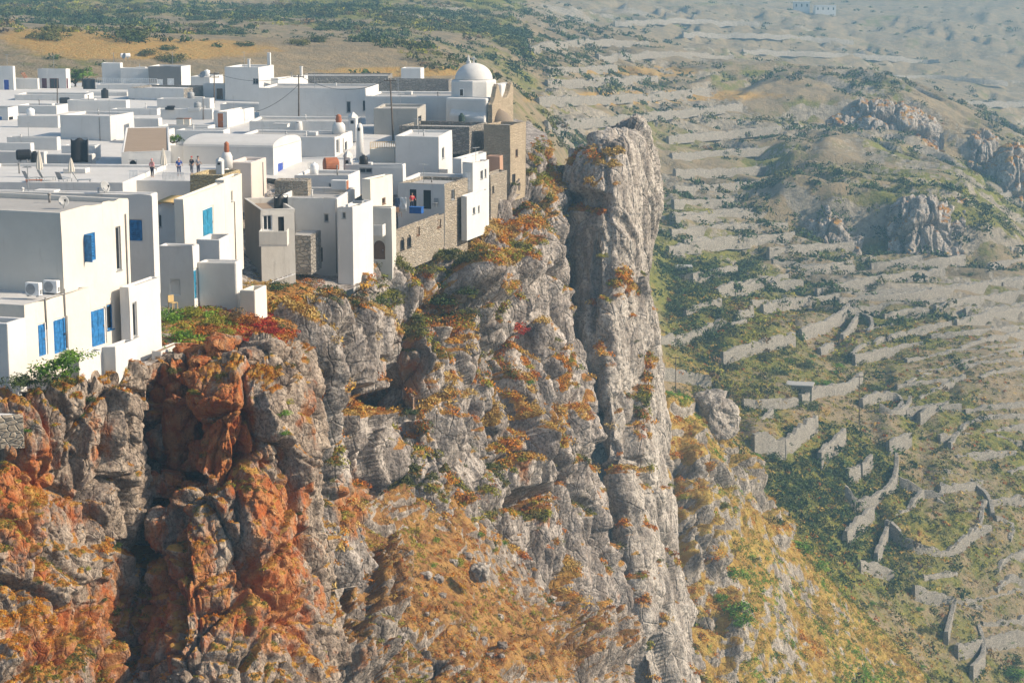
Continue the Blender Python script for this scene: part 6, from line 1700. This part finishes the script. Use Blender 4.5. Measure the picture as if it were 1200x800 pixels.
# chimney towers
def tower(px, y0, y1, Y, w, label, style):
    b = Vector(at(px, y1, Y)); h = at(px, y0, Y)[2] - b.z
    root = empty('chimney_tower', b, -R(10)); tag(root, label, 'chimney')
    if style == 'point':
        sub('shaft', WHITE, lambda bm: bm_box(bm, -w / 2, w / 2, -w / 2, w / 2, -1, h * .72), root, bevel=.08)
        sub('cap', WHITE, lambda bm: bm_lathe(bm, [(w * .7, h * .72), (w * .62, h * .80), (w * .25, h * .93), (0, h)], 4), root)
        sub('vent', VOID, lambda bm: bm_box(bm, -w * .2, w * .2, -w / 2 - .02, -w / 2 + .1, h * .45, h * .6), root)
    elif style == 'round':
        sub('shaft', WHITE, lambda bm: bm_lathe(bm, [(w * .6, -1), (w * .5, h * .6), (w * .48, h * .85), (w * .3, h * .97), (0, h)], 14), root, smooth=True)
        sub('vent', VOID, lambda bm: bm_box(bm, -w * .16, w * .16, -w / 2 - .03, -w * .3, h * .80, h * .88), root)
    else:
        sub('base', WHITE, lambda bm: bm_lathe(bm, [(w * .8, -.5), (w * .75, h * .3), (w * .5, h * .5), (0, h * .5)], 14), root, smooth=True)
        sub('pot', TERRA, lambda bm: bm_lathe(bm, [(w * .3, h * .48), (w * .38, h * .65), (w * .3, h * .85), (w * .36, h * .9), (w * .1, h), (0, h)], 12), root, smooth=True)
tower(414, 131, 156, 236, .95, 'small white chimney tower with pointed top above the large plain house end', 'point')
tower(422, 144, 190, 222, .8, 'tall rounded white chimney tower right of the large plain house', 'round')
tower(397, 134, 153, 232, 1.0, 'white round chimney with terracotta pot on the large plain house', 'pot')
tower(408, 176, 205, 207, .8, 'small white chimney tower with dark vents on the lower roof', 'point')
tower(266, 166, 191, 190, .7, 'stone chimney with dark hood on the pinkish block', 'pot')
tower(258, 184, 200, 173, .6, 'yellowish stone chimney stub behind the cream house', 'point')
tower(350, 142, 150, 240, .9, 'low white roof cone at the foot of the tall power pole', 'round')

# ---- iron stair of the maroon door house
def stair():
    root = empty('outside_stair', at(41, 109, 321), -R(8)); tag(root, 'rusty outside stair rising left of the maroon door house', 'stair')
    n = 10; s = 321 / F
    for k in range(n):
        x = -k * 1.4 * s; z = (k + 1) * 2.3 * s
        sub('tread', TERRA, lambda bm: bm_box(bm, x - 1.6 * s, x, -.5, .5, z - .08, z), root)
    for y in (-.52, .52):
        sub('stringer', TERRA, lambda bm: bm_tube(bm, [(0, y, 0), (-n * 1.4 * s, y, n * 2.3 * s)], .06, seg=6), root)
stair()
# ---- roof clutter
box_thing('roof_box', 212, 146, 240.5, .9, .8, .7, 6, 'square pale stone box on the long low white house roof', 'box', CREAM, [('lid', BROWNW, lambda bm: bm_box(bm, -.5, .5, -.45, .45, .70, .76))])
box_thing('roof_box', 220, 147, 240.5, .7, .7, .8, 6, 'second pale box right of the square one on the low roof', 'box', CREAM, [('lid', TERRA, lambda bm: bm_box(bm, -.4, .4, -.4, .4, .80, .86))])
box_thing('roof_box', 330, 149, 222.5, 1.6, 1.0, .35, 8, 'flat white hatch on the large plain house roof', 'hatch', WHITE, [('lid', ROOF_W, lambda bm: bm_box(bm, -.85, .85, -.55, .55, .351, .42))])
box_thing('roof_box', 398, 222, 189, 1.5, .9, .9, 8, 'white rooftop cabinet with rusty side behind the rubble parapet', 'cabinet', WHITE, [('door', TERRA, lambda bm: bm_box(bm, .76, .79, -.4, .4, .05, .85))])
box_thing('roof_box', 420, 238, 178, .9, .7, .25, 14, 'dark scrap on top of the tall narrow white house', 'scrap', GREYP, [('lid', BLACK, lambda bm: bm_box(bm, -.3, .4, -.2, .3, .25, .33))])
box_thing('motor_scooter', 199, 129, 262, 1.2, .4, .35, 20, 'black heap of hoses on the flat white house front roof', 'hoses', BLACK, [('coil', BLACK, lambda bm: bm_lathe(bm, [(.5, 0), (.6, .1), (.5, .2), (.3, .15)], 14, (.2, 0, .35)))]).name = 'hose_pile'

# ---- vents, aerials and pots on the roofs
def aerial(key, fx, fy, h, label):
    p = on_roof(key, fx, fy); rr = random.Random(key)
    root = empty('television_aerial', p, rr.uniform(0, 3)); tag(root, label, 'aerial')
    sub('mast', METAL, lambda bm: bm_tube(bm, [(0, 0, 0), (0, 0, h)], .03, seg=6), root)
    def comb(bm):
        bm_tube(bm, [(-.5, 0, h - .1), (.6, 0, h - .1)], .015, seg=5)
        for k in range(6): bm_tube(bm, [(-.45 + k * .2, -.32 + .03 * k, h - .1), (-.45 + k * .2, .32 - .03 * k, h - .1)], .012, seg=4)
    sub('antenna', METAL, comb, root)
for key, fx, fy, h, where in [('a1', .8, .5, 2.2, 'far left house with deep blue door'), ('a2', .5, .5, 2.4, 'maroon door house'), ('a3', .6, .4, 2.0, 'white block beside the green tree'), ('a3c', .6, .5, 2.6, 'dark grey render house'),
    ('a7', .3, .6, 2.4, 'tall square white house'), ('a8', .45, .5, 2.2, 'long house with narrow windows'), ('b1', .3, .5, 2.4, 'long house below the dome'), ('b2', .5, .5, 1.8, 'grey concrete house'),
    ('c6', .7, .6, 2.0, 'big blank walled house'), ('c9', .5, .5, 2.0, 'orange door house'), ('d1', .15, .6, 2.2, 'large plain house with grey roof'), ('f1', .3, .7, 1.8, 'white cube house'), ('g6', .3, .5, 2.0, 'terrace house with dark doorways'),
    ('i1', .55, .6, 2.0, 'house with the blue shuttered window'), ('e1', .4, .5, 2.0, 'grey roofed house by the black net'), ('f5', .5, .5, 1.8, 'narrow cliff edge house')]:
    aerial(key, fx, fy, h, 'thin television aerial on the ' + where)
rv = random.Random(5)
for key in ('a3b', 'a7b', 'a8', 'b1', 'c2', 'c3', 'c4', 'c5', 'c6', 'c7b', 'c8', 'c10', 'd1', 'd1', 'f1', 'f3', 'g1', 'g6', 'g8b', 'k1', 'k2', 'k8', 'e1', 'i1', 'i1', 'h1', 'h1', 'e3'):
    hs = HOUSES[key]; x = hs['x0'] + rv.uniform(.2, .85) * hs['W']; y = hs['y0'] + rv.uniform(.25, .8) * hs['D']; z = hs['H'] - hs['dr']; hh = rv.uniform(.4, .9)
    sub('vent_pipe', rv.choice([PIPE, WHITE, METAL]), lambda bm: (bm_tube(bm, [(x, y, z), (x, y, z + hh)], .07, seg=8), bm_lathe(bm, [(.13, 0), (.11, .07), (0, .13)], 10, (x, y, z + hh + .002))), hs['root'], smooth=True)
for key in ('a3b', 'c4', 'c5', 'c8', 'd1', 'k2', 'i1', 'f3', 'e3', 'b1'):
    hs = HOUSES[key]; w = rv.uniform(.7, 1.5); l = rv.uniform(.8, 2.2); x = hs['x0'] + rv.uniform(.25, .75) * hs['W']; y = hs['y0'] + rv.uniform(.5, .8) * hs['D']; z = hs['H'] - hs['dr']
    sub('skylight_curb', WHITE2, lambda bm: bm_box(bm, x - l / 2, x + l / 2, y - w / 2, y + w / 2, z, z + .45), hs['root'], bevel=.06)
for key, fx, fy, r, lab in [('c3', .3, .5, .5, 'grey white house by the blue door'), ('c8', .7, .5, .5, 'flat white house front'), ('f3', .3, .4, .45, 'terrace house below the white cube'), ('k2', .6, .5, .5, 'pale house below the dark brown door'), ('a6', .5, .5, .5, 'small house left of the tall square one'), ('g8b', .25, .5, .4, 'block behind the rubble parapet')]:
    p = on_roof(key, fx, fy); root = empty('water_tank', p); tag(root, 'upright roof water tank on the ' + lab, 'water tank')
    m_ = rv.choice([BLACK, GREYP, WPAINT])
    sub('drum', m_, lambda bm: bm_lathe(bm, [(r, 0), (r, 1.0), (r * .8, 1.12), (r * .3, 1.2), (0, 1.2)], 18), root, smooth=True)
    sub('lid', m_, lambda bm: bm_lathe(bm, [(r * .32, 1.19), (r * .32, 1.27), (0, 1.29)], 12), root)
# ---- small balcony of the brick arch house
def small_balcony(key_px, y0, y1, w_px, Y, label, yaw, mat=WHITE, out=1.0):
    p = Vector(at(key_px, y1, Y)); s = Y / F; w = w_px * s; h = (y1 - y0) * s
    root = empty('balcony', p, -R(yaw)); tag(root, label, 'balcony')
    sub('floor_slab', GREYW, lambda bm: bm_box(bm, -w / 2, w / 2, -out, .3, -.14, 0), root, bevel=.02)
    sub('parapet', mat, lambda bm: (bm_box(bm, -w / 2, w / 2, -out, -out + .12, .002, h), bm_box(bm, -w / 2, -w / 2 + .12, -out + .122, .3, .002, h), bm_box(bm, w / 2 - .12, w / 2, -out + .122, .3, .002, h)), root, bevel=.03)
small_balcony(442, 262, 274, 19, 184, 'small white balcony box above the brick arched doorway', 9)
small_balcony(322, 268, 284, 33, 169.5, 'pale stone balcony on the dark brown stone house', -2, CREAM, 1.6)

# ---- washing and furniture on the stone terrace
zG5 = rz('g5')
box_thing('table', 488, 250, 197.5, 1.3, .7, .62, 17, 'long table under a bright blue cloth on the stone terrace', 'table', flat('blue_cloth', (.015, .09, .32), .8), [('top', flat('blue_cloth_top', (.02, .11, .36), .8), lambda bm: bm_box(bm, -.7, .7, -.4, .4, .622, .66))])
def hung(px, y0, y1, w, Y, mat, label, yaw=17):
    b = Vector(at(px, y1, Y)); h = at(px, y0, Y)[2] - b.z
    root = empty('drying_sheet', b, -R(yaw)); tag(root, label, 'laundry')
    bm = bmesh.new(); n = 8
    g = [[bm.verts.new((w * (i / n - .5), .05 * math.sin(i * 1.3 + j), h * j / n)) for i in range(n + 1)] for j in range(n + 1)]
    for j in range(n):
        for i in range(n): bm.faces.new((g[j][i], g[j][i + 1], g[j + 1][i + 1], g[j + 1][i]))
    o = obj('cloth', bm, mat, root, smooth=True); so = o.modifiers.new('thick', 'SOLIDIFY'); so.thickness = .02
    sub('line', METAL, lambda bm: bm_tube(bm, [(-w * .7, 0, h), (w * .7, 0, h)], .015, seg=5), root)
hung(472, 231, 247, .75, 195, WPAINT, 'white sheet drying on the stone terrace')
hung(466, 232, 248, .5, 194.5, flat('slate_cloth', (.10, .13, .20), .9), 'dark blue cloth drying left of the white sheet')
def plastic_chair(px, py, Y, yaw, label, mat=WPAINT):
    root = empty('chair', at(px, py, Y), yaw); tag(root, label, 'chair')
    sub('seat', mat, lambda bm: bm_box(bm, -.24, .24, -.24, .24, .42, .46), root, bevel=.015)
    b = sub('backrest', mat, lambda bm: bm_box(bm, -.24, .24, .22, .26, .461, .92), root, bevel=.015)
    for x in (-.21, .21):
        for y in (-.21, .21): sub('leg', mat, lambda bm: bm_box(bm, x - .02, x + .02, y - .02, y + .02, 0, .42), root)
plastic_chair(467, 254, 193, .6, 'dark chair at the left end of the stone terrace', BROWNW)
plastic_chair(510, 243, 200, -.4, 'small dark chair by the second doorway of the terrace house', GREYP)
plastic_chair(203, 362, 131, .8, 'pale wooden chair by the niche house above the slope', BAMBOO)
# fallen frame on the weedy slope
def ladder():
    root = empty('broken_frame', Vector(on_patch('village_ground', 330, 332)[0]), .35); tag(root, 'broken white chair frames lying on the weedy slope', 'frame')
    for y in (-.4, .4): sub('rail', WPAINT, lambda bm: bm_tube(bm, [(-1.2, y, .2), (1.3, y, .95)], .05, seg=6), root)
    for k in range(6): sub('rung', WPAINT, lambda bm: bm_tube(bm, [(-1.0 + k * .42, -.4, .26 + k * .125), (-1.0 + k * .42, .4, .26 + k * .125)], .035, seg=6), root)
ladder()

# ---- the far hut in the valley and the far houses
p = land_hit([(937, 464)])[0]
def far_house(px, py, w, d, h, yaw, name, label, cat, mat, wins=2):
    p = land_hit([(px, py)])[0]
    root = empty(name, p, -R(yaw)); tag(root, label, cat)
    sub('wall', mat, lambda bm: bm_box(bm, -w / 2, w / 2, -d / 2, d / 2, -2, h), root, bevel=.05)
    sub('roof', ROOF_G if mat is not WHITE else ROOF_W, lambda bm: bm_box(bm, -w / 2 - .15, w / 2 + .15, -d / 2 - .15, d / 2 + .15, h + .002, h + .25), root)
    for k in range(wins):
        x = (k + .5) / wins * w - w / 2
        sub('window', VOID, lambda bm: bm_box(bm, x - .4, x + .4, -d / 2 - .04, -d / 2 + .1, h * .4, h * .75), root)
far_house(937, 463, 5.2, 3.6, 2.2, 14, 'stone_hut', 'small flat roofed stone hut among the walls right of the pillar', 'hut', DRYST, 1)
far_house(939, 12, 10, 7, 5, 5, 'white_house', 'hazy white house at the top of the far hill, left one', 'house', WHITE, 3)
far_house(966, 15, 13, 7, 4.2, -4, 'white_house', 'hazy long white house at the top of the far hill, right one', 'house', WHITE, 4)
far_house(801, 325, 0.1 + 3.5, 3, 2.4, 0, 'stone_hut', 'small pale ruin on the bank under the far crags', 'hut', DRYST, 1)

# ---- tree beside the awning
def tree(px, y0, y1, Y, r, label):
    b = Vector(at(px, y1, Y)); h = at(px, y0, Y)[2] - b.z
    root = empty('tree', b); tag(root, label, 'tree')
    sub('trunk', WOODP, lambda bm: (bm_tube(bm, [(0, 0, -.5), (.1, 0, h * .35), (.0, .1, h * .6)], .22, .1, 8), bm_tube(bm, [(.05, 0, h * .3), (r * .5, .2, h * .65)], .11, .05, 6), bm_tube(bm, [(.05, 0, h * .3), (-r * .5, -.2, h * .6)], .11, .05, 6)), root, smooth=True)
    rs = np.random.default_rng(int(px)); m = 34
    a = rs.normal(size=(m, 3)); a /= np.linalg.norm(a, axis=1, keepdims=True); a = a * (rs.random((m, 1)) ** .5) * np.array((r, r * .8, h * .33)) + np.array((0, 0, h * .68))
    pal = np.array(PAL['bright'] + PAL['dark'])
    V, Fq, Cc = leaves(a, np.tile((0, 0, 1.0), (m, 1)), (.28 + .3 * rs.random(m)) * r * .55, 60, pal[rs.integers(0, 6, m)], .2, rs, .9, .3)
    o = np_mesh('crown', V, Fq, M_leaf, False, root, cols=Cc)
tree(97, 80, 102, 326, 2.6, 'round bright green tree beside the wide white houses')
tree(88, 86, 104, 327, 1.9, 'lower green tree left of the round bright tree')
tree(204, 160, 172, 215, 1.2, 'small dark green tree top behind the terrace wall')

# ---- people
SKIN = flat('skin', (.42, .25, .17), .6)
HAIRM = flat('dark_hair', (.03, .022, .018), .8)
CL = dict(red=flat('red_cloth', (.50, .05, .06), .9), pink=flat('pink_cloth', (.62, .28, .28), .9), blue=flat('blue_cloth_2', (.02, .06, .28), .9), dark=flat('dark_cloth', (.03, .03, .05), .9), jean=flat('denim', (.05, .07, .14), .9), grey=flat('grey_cloth', (.15, .16, .19), .9), whitec=flat('white_cloth', (.7, .7, .68), .9))
def skin_mesh(name, verts, edges, radii, mat, parent=None, lvl=1):
    me = bpy.data.meshes.new(name); me.from_pydata(verts, edges, []); me.materials.append(mat)
    o = bpy.data.objects.new(name, me); COL.objects.link(o)
    sk = o.modifiers.new('skin', 'SKIN'); sk.use_smooth_shade = True
    me.skin_vertices.new() if not me.skin_vertices else None
    for i, r in enumerate(radii): me.skin_vertices[0].data[i].radius = r if isinstance(r, tuple) else (r, r)
    me.skin_vertices[0].data[0].use_root = True
    ss = o.modifiers.new('sub', 'SUBSURF'); ss.levels = lvl; ss.render_levels = lvl
    if parent: o.parent = parent
    return o
def person(p, yaw, top, legs, label, hat=None, armpose=0, h=1.7, step=.0):
    root = empty('person', p, yaw); tag(root, label, 'person', None)
    k = h / 1.75
    v = lambda *a: tuple(x * k for x in a)
    # one continuous body: pelvis root, spine, neck, head, arms, legs
    ar = .18 + .1 * armpose
    V = [v(0, 0, .95), v(0, 0, 1.12), v(0, 0.01, 1.32), v(0, 0, 1.48), v(0, -.01, 1.56), v(0, -.03, 1.66), v(0, -.02, 1.73),
         v(.19, 0, 1.41), v(ar + .1, .03, 1.13), v(ar + .06, -.12 - .15 * armpose, .92 + .15 * armpose), v(ar + .05, -.2 - .18 * armpose, .84 + .2 * armpose),
         v(-.19, 0, 1.41), v(-.27, .03, 1.13), v(-.25, -.08, .92), v(-.24, -.12, .83),
         v(.1, 0, .88), v(.11, -.02 - step, .48), v(.11, .02 - step, .09), v(.11, -.12 - step, .04),
         v(-.1, 0, .88), v(-.11, -.02 + step, .48), v(-.11, .04 + step, .09), v(-.11, -.10 + step, .04)]
    E = [(0, 1), (1, 2), (2, 3), (3, 4), (4, 5), (5, 6), (2, 7), (7, 8), (8, 9), (9, 10), (2, 11), (11, 12), (12, 13), (13, 14), (0, 15), (15, 16), (16, 17), (17, 18), (0, 19), (19, 20), (20, 21), (21, 22)]
    Rr = [(.15, .10), (.13, .09), (.16, .10), .055, .055, (.075, .095), (.06, .075), .06, .045, .035, .035, .06, .045, .035, .035, .09, .06, .045, .04, .09, .06, .045, .04]
    Rr = [tuple(x * k for x in r) if isinstance(r, tuple) else r * k for r in Rr]
    skin_mesh('body', V, E, Rr, SKIN, root, 2)
    g = 1.16
    skin_mesh('shirt', [V[0], V[1], V[2], v(0, 0, 1.45), V[7], V[8], V[11], V[12]], [(0, 1), (1, 2), (2, 3), (2, 4), (4, 5), (2, 6), (6, 7)], [(.17 * k, .125 * k), (.155 * k, .115 * k), (.185 * k, .125 * k), .08 * k, .08 * k, .06 * k, .08 * k, .06 * k], CL[top], root, 1)
    skin_mesh('trousers', [v(0, 0, .96), V[15], V[16], v(.11, .02 - step, .12), V[19], V[20], v(-.11, .04 + step, .12)], [(0, 1), (1, 2), (2, 3), (0, 4), (4, 5), (5, 6)], [(.165 * k, .12 * k), .105 * k, .078 * k, .062 * k, .105 * k, .078 * k, .062 * k], CL[legs], root, 1)
    bm = bmesh.new(); bmesh.ops.create_uvsphere(bm, u_segments=14, v_segments=9, radius=.108 * k)
    for q in list(bm.verts):
        if q.co.z < -.01 and q.co.y < .02: bm.verts.remove(q)
    hr = obj('hair', bm, CL[hat] if hat else HAIRM, root, smooth=True); hr.location = v(0, 0.005, 1.70); hr.scale = (1, 1.1, 1)
    return root
zP = zE4
person(onz(178.5, 208, zP), 2.6, 'pink', 'dark', 'person in a pink red top and dark trousers standing at left on the terrace', 'pink', .3)
person(onz(210, 206.5, zP), .4, 'blue', 'jean', 'person all in blue with a white cap on the terrace', 'whitec', .6)
person(onz(225, 204.5, zP), -.6, 'dark', 'grey', 'person in a dark top with a red cap at the right of the terrace', 'red', .2, 1.66)
person(onz(232.5, 204, zP), .9, 'grey', 'dark', 'rightmost person on the terrace in a grey top with dark hair', None, .5, 1.64)
person(Vector(at(483, 246, 198.5)), .5, 'red', 'dark', 'person in a red top in the doorway above the stone terrace', None, .7)
# ================================================================== the air of the valley
def build_haze():
    bm = bmesh.new()
    bmesh.ops.create_cube(bm, size=1)
    me = bpy.data.meshes.new('haze'); bm.to_mesh(me); bm.free()
    o = bpy.data.objects.new('haze', me); COL.objects.link(o)
    zl = min(float(Vl[..., 2].min()), 0) - 45; zh = max(float(Vl[..., 2].max()), CZ) + 12
    o.scale = (5600, 5000, zh - zl); o.location = (300, 2250, (zl + zh) / 2)
    m = bpy.data.materials.new('valley_haze'); m.use_nodes = True
    t = m.node_tree; t.nodes.clear()
    out = t.nodes.new('ShaderNodeOutputMaterial'); v = t.nodes.new('ShaderNodeVolumePrincipled')
    v.inputs['Color'].default_value = (0.38, 0.71, 1.0, 1)
    v.inputs['Density'].default_value = HAZE_D
    v.inputs['Anisotropy'].default_value = 0.0
    t.links.new(v.outputs[0], out.inputs['Volume'])
    me.materials.append(m)
    o['kind'] = 'stuff'
    return o
HAZE_D = 0.00036
build_haze()
